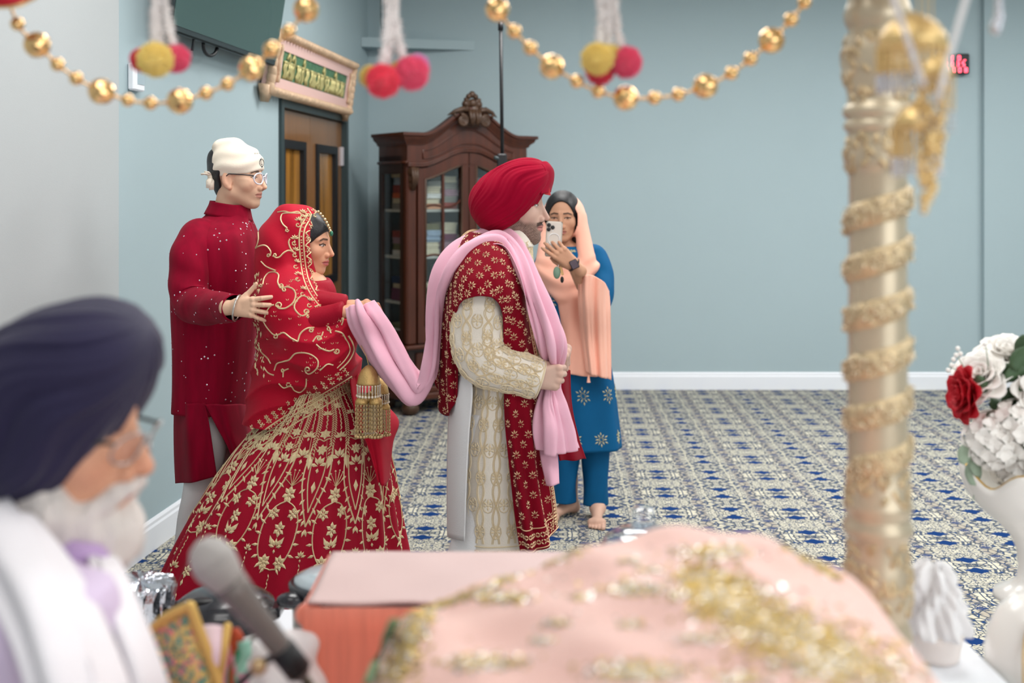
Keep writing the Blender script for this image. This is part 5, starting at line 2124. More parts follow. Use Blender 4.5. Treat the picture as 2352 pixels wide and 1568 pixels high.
def b_veil(p):
    x = 1176 + p[:, 0] / kx      # rough photo column and row for the cloth pattern
    y = HOR - (p[:, 2] - EYE) / kx
    d = sd_ell(p, bp(672, 558), (0.118, 0.118, 0.142), roty(0.2))
    d = smin(d, sd_cone(p, bp(655, 600), bp(660, 690), 0.100, 0.12, (1, 1.15)), 0.06)
    d = smin(d, sd_ell(p, bp(672, 705), (0.115, 0.225, 0.12)), 0.05)
    d = smin(d, sd_poly(p, [bp(665, 690, -0.14), bp(700, 770, -0.185), bp(748, 812, -0.20)], [0.095, 0.098, 0.088]), 0.06)
    d = smin(d, sd_cone(p, bp(756, 815, -0.20), bp(796, 732, -0.225), 0.085, 0.050), 0.05)
    d = smin(d, sd_cone(p, bp(665, 690, 0.14), bp(745, 800, 0.10), 0.095, 0.085), 0.06)
    d = smin(d, sd_cone(p, bp(752, 700, -0.05), bp(776, 735, -0.08), 0.075, 0.07), 0.05)
    d = smin(d, sd_cone(p, bp(656, 780, 0), bp(640, 960, 0), 0.095, 0.12, (1, 1.6)), 0.07)
    d = smin(d, sd_cone(p, bp(700, 830, -0.05), bp(760, 850, -0.06), 0.13, 0.11, (1, 1.25)), 0.06)
    # folds that sweep from the shoulder to the raised hands, and soft pulls on the hood
    sweep = (y - 760) * 0.9 + (x - 700) * 0.35
    fs = np.sin(sweep / 15.0 + 1.6 * np.sin(x / 45.0))
    d = d + 0.0085 * (np.abs(fs) ** 0.7 * 1.4 - 0.7) * smoothstep(670, 750, y) + 0.0042 * np.sin((x * 0.8 - y * 0.5) / 11.0 + p[:, 1] * 20) * smoothstep(660, 560, y)
    # hem: diagonal from the waist in front to the back of the skirt
    hem = ((y - 868) * 0.87 + (x - 800) * 0.53) * kx
    d = smax(d, hem, 0.006)
    # hollow hood with a face opening; the edge runs down in front of the ear
    dk = smin(sd_ell(p, bp(672, 558), (0.108, 0.108, 0.132), roty(0.2)), sd_cone(p, bp(680, 600), bp(720, 690), 0.07, 0.05), 0.03)
    ex = np.interp(y, [440, 480, 500, 530, 570, 620, 650, 680, 705, 730], [728, 734, 734, 722, 722, 730, 742, 764, 800, 850]) + 26 * np.clip((p[:, 1] - BY) / 0.1, 0, 1) * smoothstep(520, 470, y)
    edge = (x - ex) * kx * 0.9
    openv = np.maximum(-edge, (y - 712) * kx)      # negative inside the opening
    d = smax(d, -openv, 0.004)
    d = smax(d, -np.maximum(dk, -(edge + 0.05)), 0.004)
    return d


vv_, vq_ = sdf_mesh(b_veil, (-1.13, BY - 0.42, 0.80), (-0.44, BY + 0.42, 1.60), 0.0055)
vv_ = relax(vv_, vq_, 1, 0.4)
veil_o = mesh_obj('veil', vv_, vq_, M_veil, bride)
# cloth hanging from the far arm behind the ornaments
hg = ctrl_sheet([[bp(800, 842, -.10), bp(824, 850, -.06), bp(846, 872, 0)], [bp(806, 900, -.16), bp(845, 905, -.12), bp(878, 920, -.04)], [bp(818, 960, -.22), bp(866, 955, -.20), bp(915, 965, -.08)],
                 [bp(846, 1030, -.27), bp(876, 1030, -.25), bp(902, 1015, -.14)], [bp(868, 1108, -.30), bp(882, 1114, -.29), bp(893, 1100, -.2)]], 24, 50)
hg += np.array([0, 1, 0]) * (0.008 * np.sin(np.linspace(0, 11, 24)))[None, :, None]
Surf(hg).obj('veil_end', M_veil, veil_o, 0.003)

# gold scrolls on the veil, traced over its surface
vb = bvh_of(vv_, vq_)
skv, skf = skirt.mesh()
vsb = bvh_of(np.vstack([vv_, skv]), np.vstack([vq_, skf + len(vv_)]).tolist())
E = Embroidery()


def trace(pts, w=0.0026, bv=None, h=0.0024):
    for pos, nor in cast_line(bv or vb, pts, 3.0, 0.0012):
        E.ribbon(pos, nor, w, h)


def curl(cx_, cy_, r, a0, turns, n=18):
    return [(cx_ + r * (1 - 0.75 * t) * math.cos(a0 + turns * 2 * math.pi * t), cy_ + r * (1 - 0.75 * t) * math.sin(a0 + turns * 2 * math.pi * t)) for t in np.linspace(0, 1, n)]


scrolls = [
    [(638, 487), (652, 485), (668, 488), (684, 486), (694, 494)], [(690, 490), (664, 489), (649, 491), (645, 503), (650, 515), (660, 524)], curl(659, 528, 5, 0, 1.0),
    [(594, 533), (594, 552), (588, 568), (576, 578)], [(583, 592), (582, 578), (590, 568), (604, 563), (614, 566), (622, 577), (621, 587)], curl(617, 587, 5, 0, -1.1),
    [(628, 585), (633, 591), (642, 590), (652, 580), (664, 575), (676, 580)], curl(631, 585, 5, 2.6, -1.1), [(666, 548), (663, 556), (666, 568), (672, 577)], [(600, 600), (612, 612), (634, 622)],
    [(604, 654), (608, 638), (618, 626), (632, 625), (640, 632), (638, 648), (644, 662)], curl(645, 656, 6, 1.6, -1.2), curl(599, 655, 5, 0, 1.1),
    [(650, 660), (662, 659), (674, 665), (679, 678), (673, 695), (657, 707), (642, 708), (634, 702)], curl(641, 701, 8, 2.8, 1.2), curl(653, 665, 6, 5.2, -1.1),
    [(608, 728), (612, 716), (622, 702), (630, 700)], [(712, 690), (703, 681), (692, 680), (680, 692), (676, 706), (683, 718), (694, 725), (706, 720)], curl(703, 716, 7, 0.6, -1.2),
    [(722, 738), (722, 728), (713, 722), (706, 726)], curl(708, 727, 5, 5.5, -1.0), [(722, 705), (737, 700), (750, 706), (754, 720), (746, 735)],
    [(604, 735), (614, 752), (628, 768), (640, 768), (652, 764), (668, 776), (684, 784)], curl(633, 772, 6, 5, 1.1), [(684, 784), (690, 766), (705, 754), (722, 752)], curl(714, 758, 6, 5.2, 1.2),
    [(756, 700), (759, 712), (770, 720), (776, 726)], [(718, 785), (728, 772), (738, 772), (742, 762)], curl(733, 778, 6, 0.4, -1.2),
    [(630, 850), (636, 835), (650, 830), (664, 826), (678, 812), (698, 810), (716, 815), (730, 828), (728, 845), (712, 858), (702, 854)], curl(707, 848, 7, 2, 1.2),
    [(640, 880), (652, 890), (668, 886), (676, 896), (690, 900), (702, 888), (704, 868)], curl(662, 884, 6, 0, -1.1), [(606, 842), (616, 856), (630, 862)], [(664, 846), (652, 852), (650, 866)], curl(650, 850, 5, 1, 1.1),
    [(726, 790), (738, 800), (756, 806), (768, 802)], [(770, 760), (786, 765), (795, 780)], curl(774, 806, 7, 3, -1.2), [(735, 850), (752, 836), (765, 838)],
    [(594, 790), (600, 808), (614, 822), (622, 834)], [(744, 744), (756, 752), (760, 766)],
]
for s in scrolls:
    trace(s)
# sprig clusters down the back edge
rb = random.Random(5)
for k in range(46):
    y = 628 + k * 5.2
    xb = np.interp(y, [620, 700, 760, 800, 870], [588, 585, 590, 592, 600]) + rb.uniform(-5, 9)
    for q_ in range(2):
        loc, nor = cast_px(vb, xb + rb.uniform(-6, 6), y + rb.uniform(-3, 3), 0.001)
        if loc is not None:
            E.petal(w3(loc), w3(nor), np.array([rb.uniform(-.5, .5), rb.uniform(-.3, .3), 1.0]), rb.uniform(.006, .011), rb.uniform(.003, .0045), 0.003)
# small scattered sprigs
for k in range(70):
    px, py = rb.uniform(610, 790), rb.uniform(640, 880)
    loc, nor = cast_px(vb, px, py, 0.001)
    if loc is not None:
        for a in (-30, 30):
            E.petal(w3(loc) + np.array([0.003 * (a / 30), 0, 0]), w3(nor), np.array([math.sin(math.radians(a)), 0, math.cos(math.radians(a))]), 0.004, 0.0014, 0.0015)
# scalloped border along the face edge and down to the hands
edge_c = [(722, 470), (733, 490), (727, 512), (716, 535), (716, 570), (720, 610), (727, 640), (742, 668), (764, 694), (784, 716), (797, 740)]
ec = cr(edge_c, 150)


def offs(c, d):
    t = np.gradient(c, axis=0)
    t /= np.linalg.norm(t, axis=1, keepdims=True) + 1e-9
    return c + np.stack([-t[:, 1], t[:, 0]], 1) * d


for d in (18, 28, ):
    trace([tuple(q_) for q_ in offs(ec, d)[::6]], 0.0028)
arc = np.concatenate([[0], np.cumsum(np.linalg.norm(np.diff(ec, axis=0), axis=1))])
for s_ in np.arange(4, arc[-1], 7.0):
    i = int(np.interp(s_, arc, np.arange(150)))
    q_ = offs(ec, 23)[i]
    loc, nor = cast_px(vb, q_[0], q_[1], 0.001)
    if loc is not None:
        E.petal(w3(loc), w3(nor), np.array([0, 0, 1.0]), 0.0032, 0.0032, 0.003)
nsc = int(arc[-1] / 24)
for k in range(nsc):
    s0_, s1_ = arc[-1] * k / nsc, arc[-1] * (k + 1) / nsc
    ss = np.linspace(s0_, s1_, 9)
    ii = np.interp(ss, arc, np.arange(150)).astype(int)
    base = np.array([offs(ec, 14 - 11 * math.sin(math.pi * j / 8))[i] for j, i in enumerate(ii)])
    trace([tuple(q_) for q_ in base], 0.0024)
    m = offs(ec, 10)[ii[4]]
    loc, nor = cast_px(vb, m[0], m[1], 0.001)
    if loc is not None:
        L0, N0 = w3(loc), w3(nor)
        for a in range(0, 360, 60):
            dr = np.array([math.sin(math.radians(a)), 0, math.cos(math.radians(a))])
            E.petal(L0 + dr * 0.006, N0, dr, 0.0055, 0.003, 0.003)
    # leaf sprays on the inner side
    m = offs(ec, 38)[ii[4]]
    loc, nor = cast_px(vb, m[0], m[1], 0.001)
    if loc is not None:
        L0, N0 = w3(loc), w3(nor)
        for a in (-70, -35, 0, 35, 70, 180):
            dr = np.array([math.sin(math.radians(a)), 0, math.cos(math.radians(a))])
            E.petal(L0 + dr * 0.009, N0, dr, 0.008, 0.0034, 0.003)
        trace(curl(m[0] - 2, m[1] + 9, 6, 0.5, 0.9), 0.0022)
# diagonal border band at the hem
bd0 = [(806, 862), (770, 884), (720, 915), (660, 950), (600, 990), (545, 1032)]
bc = cr(bd0, 120)
for d in (-2, -10, -28):
    trace([tuple(q_) for q_ in offs(bc, d)[::6]], 0.0028, vsb)
arc = np.concatenate([[0], np.cumsum(np.linalg.norm(np.diff(bc, axis=0), axis=1))])
for s_ in np.arange(3, arc[-1], 8.0):
    i = int(np.interp(s_, arc, np.arange(120)))
    for d, r in ((-6, 0.0034),):
        q_ = offs(bc, d)[i]
        loc, nor = cast_px(vsb, q_[0], q_[1], 0.001)
        if loc is not None:
            E.petal(w3(loc), w3(nor), np.array([0, 0, 1.0]), r, r, 0.003)
for s_ in np.arange(8, arc[-1], 19.0):
    i = int(np.interp(s_, arc, np.arange(120)))
    for d, big in ((-19, 0.007), (9, 0.006), (20, 0.005)):
        q_ = offs(bc, d)[i]
        loc, nor = cast_px(vsb, q_[0], q_[1], 0.001)
        if loc is not None:
            L0, N0 = w3(loc), w3(nor)
            for a in range(0, 360, 60):
                dr = np.array([math.sin(math.radians(a)), 0, math.cos(math.radians(a))])
                E.petal(L0 + dr * big, N0, dr, big * 0.95, big * 0.5, 0.003)
# edge of the sleeve drape
trace([(800, 770), (810, 788), (812, 806), (800, 830), (780, 850)], 0.003)
trace([(792, 775), (801, 790), (803, 806), (792, 826), (774, 845)], 0.002)
E.build('gold_embroidery', M_bgold, veil_o)

# ---- forehead jewel
jw = MB()
for x, y, dy, r in ((738, 484, -.055, .005), (743, 489, -.052, .0055), (748, 495, -.048, .0055), (753, 502, -.044, .006), (757, 509, -.040, .006), (760, 516, -.034, .006), (763, 522, -.03, .0055), (765, 528, -.02, .006)):
    jw.ball(P(x - 7, y + 2, BY + dy), r, 8, 6)
jw.build('forehead_chain', mat('kundan_gold', srgb(212, 190, 150), 0.25, 0.7), bride, smooth=True)
MB().ball(P(761, 536, BY - .02), 0.0085, 10, 8, (0.8, 0.8, 1.2)).build('emerald_drop', mat('emerald_bead', srgb(22, 110, 78), 0.12, coat=0.6), bride, smooth=True)

# ---- hanging wrist ornaments (kaleere)
M_kal = mat('filigree_gold', srgb(200, 164, 104), 0.35, 0.6, bump=0.3, bump_scale=300)
M_pearl = mat('pearl', srgb(226, 212, 190), 0.25, coat=0.5)


def kaleera(px, py, Yk, k, label):
    root = tag(empty('hanging_ornament', P(px, py, Yk)), label, 'ornament', 'gold ornaments hung from the bride\'s wrist')
    M0 = Matrix.Translation(P(px, py, Yk)) @ Matrix.Scale(k, 4)
    MB().lathe([(0.004, 0.0), (0.012, -0.004), (0.026, -0.018), (0.034, -0.036), (0.038, -0.056), (0.039, -0.062), (0.032, -0.062)], 24, M0).build('dome', M_kal, root, smooth=True)
    st = MB()
    st.tube([M0 @ Vector((0, 0, -0.002)), M0 @ Vector((-0.01, 0.01, 0.03)), M0 @ Vector((-0.03, 0.03, 0.06))], 0.0014, 5)
    st.build('hanging_thread', M_kal, root)
    pe = MB()
    for j in range(22):
        a = 2 * math.pi * j / 22
        x, y = 0.038 * math.cos(a), 0.038 * math.sin(a)
        pe.ball(M0 @ Vector((x, y, -0.066)), 0.0035 * k, 6, 4)
        pe.tube([M0 @ Vector((x, y, -0.066)), M0 @ Vector((x, y, -0.098))], 0.0018 * k, 4)
        pe.ball(M0 @ Vector((x, y, -0.1)), 0.0048 * k, 6, 4)
    pe.build('pearl_fringe', M_pearl, root, smooth=True)
    for ox, oy in ((-0.022, -0.01), (0.024, -0.012), (0.0, 0.024)):
        M1 = M0 @ Matrix.Translation((ox, oy, -0.10))
        bl = MB().lathe([(0.003, 0.01), (0.012, 0.0), (0.021, -0.016), (0.022, -0.026), (0.016, -0.026)], 18, M1).build('bell', M_kal, root, smooth=True)
        sb = MB()
        for j in range(12):
            a = 2 * math.pi * j / 12
            x, y = 0.020 * math.cos(a), 0.020 * math.sin(a)
            for q_ in range(7):
                sb.ball(M1 @ Vector((x, y, -0.030 - 0.014 * q_)), 0.0036 * k, 5, 4, (0.8, 0.8, 1.9))
            sb.ball(M1 @ Vector((x, y, -0.132)), 0.0058 * k, 6, 4)
        sb.build('bead_strands', M_pearl if ox == 0 else mat('beaded_gold', srgb(198, 170, 122), 0.35, 0.55), bl, smooth=True)
    return root


kaleera(847, 838, BY - 0.33, 0.98, 'gold bell ornament with pearl fringe hanging nearest from the veiled woman\'s wrist')
kaleera(872, 868, BY - 0.22, 0.80, 'smaller gold bell ornament hanging behind the pearl fringed one by the pink sash')
# ------------------------------------------------------------------ man in maroon tunic behind the bride
RY = 4.3
RS = F / RY
bro = person('person', 'man in maroon tunic, cream headscarf and clear glasses, hand on the bride\'s back', (P(480, 0, RY).x, RY, 0))
R_skin = srgb_np(218, 178, 150)
r_loc = ((615 - 1176) / RS - 0.112 * 1.0, RY, EYE + (HOR - 406) / RS)
rh = make_head(dict(nose=1.05, chin=1.0, jaw=1.0, neck_r=0.054, neck_to=(-0.055, 0, -0.24), hump=0.0),
               dict(skin=R_skin, lips=srgb_np(176, 112, 100), brow=srgb_np(40, 28, 24), gaze=0.003, closed=0.15, brow_thick=1.3, stubble=0.3),
               1.0, math.radians(-9), math.radians(1), r_loc)
rv, rq, _, rch = hand_mesh([(6, 12, 8), (8, 12, 8), (10, 16, 10), (16, 20, 14)], (5, -3, -11, -24), [(0.052, 0.045, -0.012), (0.080, 0.068, -0.014), (0.104, 0.090, -0.012)])
rc_ = nail_paint(rv, flatc(rv, R_skin), rch, srgb_np(226, 186, 170), R_skin)
RW = w3(P(540, 706, RY - 0.535))
Rr = frame((0.95, -0.12, 0.03), (0.10, -0.95, 0.05))
rnear = (place(rv * np.array([0.80, 1, 1]), 0.84, Rr, RW), rq, rc_)
rl = (place(rv * np.array([1, -1, 1]), 0.95, frame((0.2, 0.1, -1), (0.3, 0.9, 0)), w3(P(545, 900, RY + 0.2))), rq[:, ::-1], flatc(rv, R_skin))


def r_body(p):
    X = lambda px, py, dy: w3(P(px, py, RY + dy))
    d = sd_cone(p, X(495, 600, 0), X(490, 860, 0), 0.10, 0.10, (1, 1.4))
    d = smin(d, sd_cone(p, X(530, 480, 0), X(505, 560, 0), 0.052, 0.08), 0.04)
    d = smin(d, sd_cone(p, X(495, 590, -0.11), X(495, 590, 0.11), 0.05, 0.05), 0.05)
    d = smin(d, sd_cone(p, X(490, 860, 0), X(480, 930, 0), 0.10, 0.11, (1, 1.3)), 0.05)
    for s in (-1, 1):
        fx = X(472 + 4 * s, 0, 0)[0]
        d = smin(d, sd_poly(p, [X(480, 940, 0.09 * s), (fx + 0.01, RY + 0.09 * s, 0.5), (fx, RY + 0.09 * s, 0.08)], [0.07, 0.045, 0.035]), 0.03)
        d = smin(d, sd_cone(p, (fx - 0.03, RY + 0.09 * s, 0.045), (fx + 0.15, RY + 0.1 * s, 0.03), 0.038, 0.027), 0.02)
    d = smin(d, sd_poly(p, [X(455, 600, -0.15), X(445, 700, -0.24), RW - np.array([0.02, 0, 0])], [0.040, 0.036, 0.028]), 0.02)
    d = smin(d, sd_poly(p, [X(500, 580, 0.17), X(500, 740, 0.22), X(545, 890, 0.2)], [0.052, 0.044, 0.03]), 0.02)
    return d


rb_ = coarse_body(r_body, (-1.45, RY - 0.45, 0), (-0.8, RY + 0.4, 1.62), R_skin)
body_mesh('body', [rh[:3], rnear, rl, rb_], bro, M_skin)


# hair at the nape and below the scarf
def r_hair(p):
    q = p.copy()
    q[:, 1] = np.abs(q[:, 1])
    d = sd_ell(q, (-0.020, 0, 0.026), (0.094, 0.080, 0.090))
    d = smin(d, sd_cone(q, (-0.085, 0, 0.05), (-0.06, 0, -0.055), 0.03, 0.028), 0.03)
    d = smin(d, sd_sphere(q, (-0.085, 0, 0.075), 0.034), 0.02)
    cut = (q[:, 0] + 0.045 - 0.35 * np.maximum(0, q[:, 2])) * 0.95
    return smax(d, cut, 0.006)


a, b_ = sdf_mesh(r_hair, (-0.15, -0.1, -0.12), (0.1, 0.1, 0.14), 0.004)
mesh_obj('hair', place(a, 1.0, rh[3], r_loc), b_, M_hair, bro)
# head scarf
M_cream = mat('cream_cotton', srgb(236, 224, 206), 0.85, bump=0.06, bump_scale=260, sheen=0.1)


def r_scarf(p):
    q = p.copy()
    q[:, 1] = np.abs(q[:, 1])
    d = sd_ell(q, (-0.006, 0, 0.042), (0.104, 0.086, 0.088))
    d = smin(d, sd_cone(q, (-0.070, 0, 0.118), (-0.02, 0, 0.122), 0.024, 0.02, (1, 1.6)), 0.04)
    d = d + 0.0022 * np.sin((p[:, 2] - 0.42 * p[:, 0]) * 120 + 2.0 * np.sin(p[:, 0] * 30))
    low = 0.004 + 0.13 * p[:, 0] + 0.35 * np.maximum(0, p[:, 0] - 0.06)
    d = smax(d, low - p[:, 2], 0.004)
    # opening at the back that shows the hair knot
    d = smax(d, -sd_ell(q, (-0.112, 0, 0.058), (0.038, 0.09, 0.040), roty(0.35)), 0.005)
    # hollow inside
    return smax(d, -sd_ell(q, (-0.006, 0, 0.035), (0.092, 0.076, 0.080)), 0.003)


a, b_ = sdf_mesh(r_scarf, (-0.15, -0.12, -0.03), (0.13, 0.12, 0.17), 0.0035)
a = relax(a, b_, 3, 0.5)
sv_ = place(a, 1.0, rh[3], r_loc)
scarf_o = mesh_obj('head_scarf', sv_, b_, M_cream, bro)
kt = MB()
q0 = P(486, 405, RY - 0.03)
kt.ball(q0, 0.016, 10, 8)
for ex, ey in ((462, 400), (470, 395), (478, 432), (486, 436)):
    q1 = P(ex, ey, RY - 0.05)
    kt.tube([q0, (q0 + q1) / 2 + Vector((0, -0.01, 0.006)), q1], [0.009, 0.013, 0.009], 8, flat=0.35)
kt.build('scarf_knot', M_cream, scarf_o, smooth=True)
sbv = bvh_of(sv_, b_)
E = Embroidery()
def ink(pts, w=0.0013):
    for pos, nor in cast_line(sbv, pts, 1.5, 0.0004):
        E.ribbon(pos, nor, w, 0.0006)
# printed emblem: double edged blade inside a ring with two swords, and a short line of lettering above
ink([(601, 362), (600, 372), (602, 383)], 0.0018)
ink([(601 + 3.6 * math.cos(a_), 372 + 6.5 * math.sin(a_)) for a_ in np.linspace(0, 6.28, 14)])
ink([(599, 364), (596, 372), (598, 380), (604, 384)], 0.0018)
ink([(603, 364), (606, 372), (605, 379), (600, 385)], 0.0018)
for k in range(6):
    x = 584 + k * 2.6
    ink([(x, 350.5), (x + 0.3, 352), (x, 354.5)] if k % 2 else [(x, 351), (x + 1.4, 352), (x + 0.4, 354.5)], 0.0010)
E.build('printed_emblem', mat('emblem_ink', srgb(44, 48, 56), 0.8), scarf_o)

# glasses
M_clear = mat('clear_acetate', srgb(222, 222, 232), 0.15, spec=0.6)
gl = MB()
def hp(x, y, z):
    return Vector(tuple(place(np.array([[x, y, z]]), 1.0, rh[3], r_loc)[0]))
for s in (-1, 1):
    gl.tube([hp(0.102 - 0.45 * max(0, abs(0.036 + 0.026 * math.cos(a_)) - 0.03), s * (0.036 + 0.026 * math.cos(a_)), -0.006 + 0.0205 * math.sin(a_)) for a_ in np.linspace(0, 2 * math.pi, 22)[:-1]], 0.0028, 6, closed=True)
gl.tube([hp(0.102, -0.010, 0.0), hp(0.104, 0, 0.003), hp(0.102, 0.010, 0.0)], 0.0025, 6)
go = gl.build('glasses', M_clear, None, smooth=True)
tag(go, 'clear plastic framed glasses worn by the man in the maroon tunic', 'glasses')
for s in (-1, 1):
    tb = MB().tube([hp(0.088, s * 0.063, 0.005), hp(0.05, s * 0.076, 0.008), hp(-0.004, s * 0.080, 0.010), hp(-0.03, s * 0.078, -0.012)], [0.003, 0.0026, 0.0024, 0.002], 6)
    set_parent(tb.build('temple_arm', mat('tortoise_arm', srgb(70, 62, 60), 0.3), None, smooth=True), go)
    ln_ = MB()
    ring = [hp(0.101 - 0.45 * max(0, abs(0.036 + 0.026 * math.cos(a_)) - 0.03), s * (0.036 + 0.025 * math.cos(a_)), -0.006 + 0.0195 * math.sin(a_)) for a_ in np.linspace(0, 2 * math.pi, 22)[:-1]]
    ln_.add([tuple(q_) for q_ in ring], [tuple(range(21))])
    set_parent(ln_.build('lens', M_lens, None), go)

# ---- tunic
M_maroon = mat('maroon_velvet', srgb(134, 0, 36), 0.75, spec=0.12, sheen=0.04, bump=0.12, bump_scale=180, var=0.15, var_scale=6, stretch=(6, 6, 1))


def rf(th, t):
    return 0.02 * np.sin(6 * th + 3 * t) * t + 0.012 * np.sin(11 * th - 5 * t + 1)


tun = loft([(470, 482, 572, 0.062), (490, 476, 576, 0.068), (504, 462, 578, 0.09), (522, 440, 584, 0.145), (550, 416, 592, 0.195), (610, 400, 600, 0.205), (700, 398, 594, 0.195), (800, 402, 584, 0.19), (880, 403, 574, 0.19), (934, 402, 566, 0.195)],
           90, 80, fold=rf, Yc=RY)
if tun.n[40, 68][1] > 0:
    tun.flip()
tun_o = tun.obj('tunic', M_maroon, bro, 0.004)
rp = lambda x, y, d: P(x, y, RY + d)
bk_ = ctrl_sheet([[rp(470, 926, -.198), rp(428, 926, -.18), rp(402, 926, -.04), rp(412, 926, .15)], [rp(480, 980, -.205), rp(430, 984, -.19), rp(401, 984, -.05), rp(412, 984, .15)],
                  [rp(489, 1040, -.208), rp(434, 1046, -.195), rp(402, 1048, -.05), rp(414, 1045, .15)], [rp(497, 1094, -.21), rp(440, 1108, -.198), rp(405, 1109, -.05), rp(418, 1106, .15)]], 40, 40)
bk_ += np.array([0.3, 1, 0]) * (0.006 * np.sin(np.linspace(0, 16, 40)))[None, :, None]
Surf(bk_).obj('tunic_back_panel', M_maroon, tun_o, 0.004)
ft_ = ctrl_sheet([[rp(470, 928, -.198), rp(515, 928, -.195), rp(552, 928, -.12), rp(565, 928, 0), rp(540, 928, .16)], [rp(500, 985, -.205), rp(530, 985, -.20), rp(562, 985, -.12), rp(574, 985, 0), rp(545, 985, .16)],
                  [rp(528, 1040, -.205), rp(548, 1045, -.20), rp(570, 1045, -.12), rp(580, 1045, 0), rp(550, 1045, .16)], [rp(535, 1100, -.20), rp(556, 1105, -.19), rp(576, 1105, -.12), rp(586, 1105, 0), rp(555, 1105, .16)]], 40, 40)
ft_ += np.array([0.3, 1, 0]) * (0.007 * np.sin(np.linspace(0, 18, 40)))[None, :, None]
Surf(ft_).obj('tunic_front_panel', M_maroon, tun_o, 0.004)
cl = loft([(460, 486, 566, 0.060), (472, 482, 572, 0.063), (492, 472, 578, 0.072)], 60, 8, Yc=RY)
# stand collar drops towards the front
sl_ = cl.p.copy()
sl_[:, :, 2] -= 0.16 * np.clip(sl_[:, :, 0] - P(480, 0, RY).x, 0, 1)
Surf(sl_, closed=True).obj('collar', M_maroon, tun_o, 0.004)
pl = MB()
pl.tube([rp(574, 512, -.03), rp(588, 560, -.03), rp(597, 620, -.02), rp(594, 700, -.02)], 0.006, 6)
pl.build('button_placket', M_maroon, tun_o, smooth=True)
rs_ = limb([(rp(478, 530, -.06), 0.045, 0.045), (rp(458, 540, -.11), 0.064, 0.062), (rp(442, 580, -.165), 0.076, 0.072), (rp(434, 640, -.20), 0.072, 0.068), (rp(438, 690, -.235), 0.068, 0.064), (rp(462, 704, -.30), 0.066, 0.06), (rp(500, 706, -.40), 0.056, 0.053), (rp(540, 707, -.525), 0.046, 0.044)], 56, 80, wr=0.045, wrf=40)
rso = rs_.obj('sleeve', M_maroon, bro, 0.003)
rs2 = limb([(rp(505, 545, .14), 0.07, 0.06), (rp(505, 640, .2), 0.068, 0.062), (rp(505, 740, .22), 0.06, 0.058), (rp(545, 880, .2), 0.045, 0.045)], 40, 40)
rs2.obj('sleeve', M_maroon, bro, 0.003)
# small mirror sequins
E = Embroidery()
rr_ = np.random.default_rng(12)
for S_, n_, tgt in ((tun, 230, 0), (rs_, 80, 1)):
    u = rr_.uniform(0, 1, n_)
    v = rr_.uniform(0.24, 0.99, n_)
    p, n = S_.sample(u, v)
    for i in range(n_):
        E.petal(p[i] + n[i] * 0.0012, n[i], np.array([0, 0, 1.0]), *( [rr_.uniform(.0018, .0042)] * 2), 0.001)
tag(E.build('sequins', mat('mirror_sequin', srgb(236, 222, 232), 0.2, 0.6), tun_o), kind='stuff')
for s in (-1, 1):
    lg = loft([(925, 452, 540, 0.070, 0.085 * s), (1050, 452 + 4 * s, 530 + 4 * s, 0.066, 0.085 * s), (1180, 432 + 6 * s, 508 + 6 * s, 0.066, 0.085 * s), (1330, 415 + 8 * s, 480 + 8 * s, 0.062, 0.085 * s), (1385, 418 + 8 * s, 478 + 8 * s, 0.058, 0.085 * s)], 40, 60, Yc=RY,
              fold=lambda th, t: 0.03 * np.sin(4 * th + 40 * t) * t)
    lg.obj('trouser_leg', M_white_cloth, bro, 0.003)
# steel bangle
bg = MB()
c0 = rp(545, 707, -.538)
bg.tube([c0 + Vector((0.004 * math.cos(a_), 0.034 * math.cos(a_), 0.042 * math.sin(a_))) + Vector((0.008 * math.sin(a_), 0, 0)) for a_ in np.linspace(0, 2 * math.pi, 32)[:-1]], 0.0036, 8, closed=True)
bg.build('bangle', mat('steel_bangle', srgb(206, 200, 192), 0.25, 0.9), bro, smooth=True)
# ------------------------------------------------------------------ woman filming with a phone
WY = 5.6
WS = F / WY
wom = person('person', 'woman in peach headscarf and blue tunic holding up a phone against the wall', (P(1335, 0, WY).x, WY, 0))
W_skin = srgb_np(192, 144, 116)
w_loc = (P(1292, 0, WY).x, WY, EYE + (HOR - 496) / WS)
wh = make_head(dict(nose=1.05, jaw=0.98, neck_r=0.047, neck_to=(-0.05, 0, -0.22), ear=False, lip=1.1),
               dict(skin=W_skin, lips=srgb_np(160, 96, 88), brow=srgb_np(44, 32, 28), gaze=0.0, closed=0.45, brow_thick=1.2, liner=0.0008),
               1.02, math.radians(-98), math.radians(5), w_loc)
wv, wq, _, wch = hand_mesh([(18, 30, 18), (20, 34, 18), (24, 36, 18), (30, 36, 20)], (6, 1, -5, -12), [(0.048, 0.042, -0.022), (0.072, 0.048, -0.034), (0.092, 0.046, -0.04)], slim=0.95)
wc = nail_paint(wv, flatc(wv, W_skin), wch, srgb_np(196, 158, 140), W_skin)
WW = w3(P(1316, 607, WY - 0.375))
# her left hand: mirrored, fingers pointing up and to the photo's left, back towards the camera
Rw = frame((-0.72, -0.10, 0.62), (0.06, -1.0, -0.05))
wl_ = (place(wv, 0.95, Rw, WW), wq, wc)
wr_ = (place(wv * np.array([1, -1, 1]), 0.95, frame((0.3, -0.4, -0.8), (-0.6, -0.5, 0.2)), w3(P(1248, 760, WY - 0.16))), wq[:, ::-1], flatc(wv, W_skin))


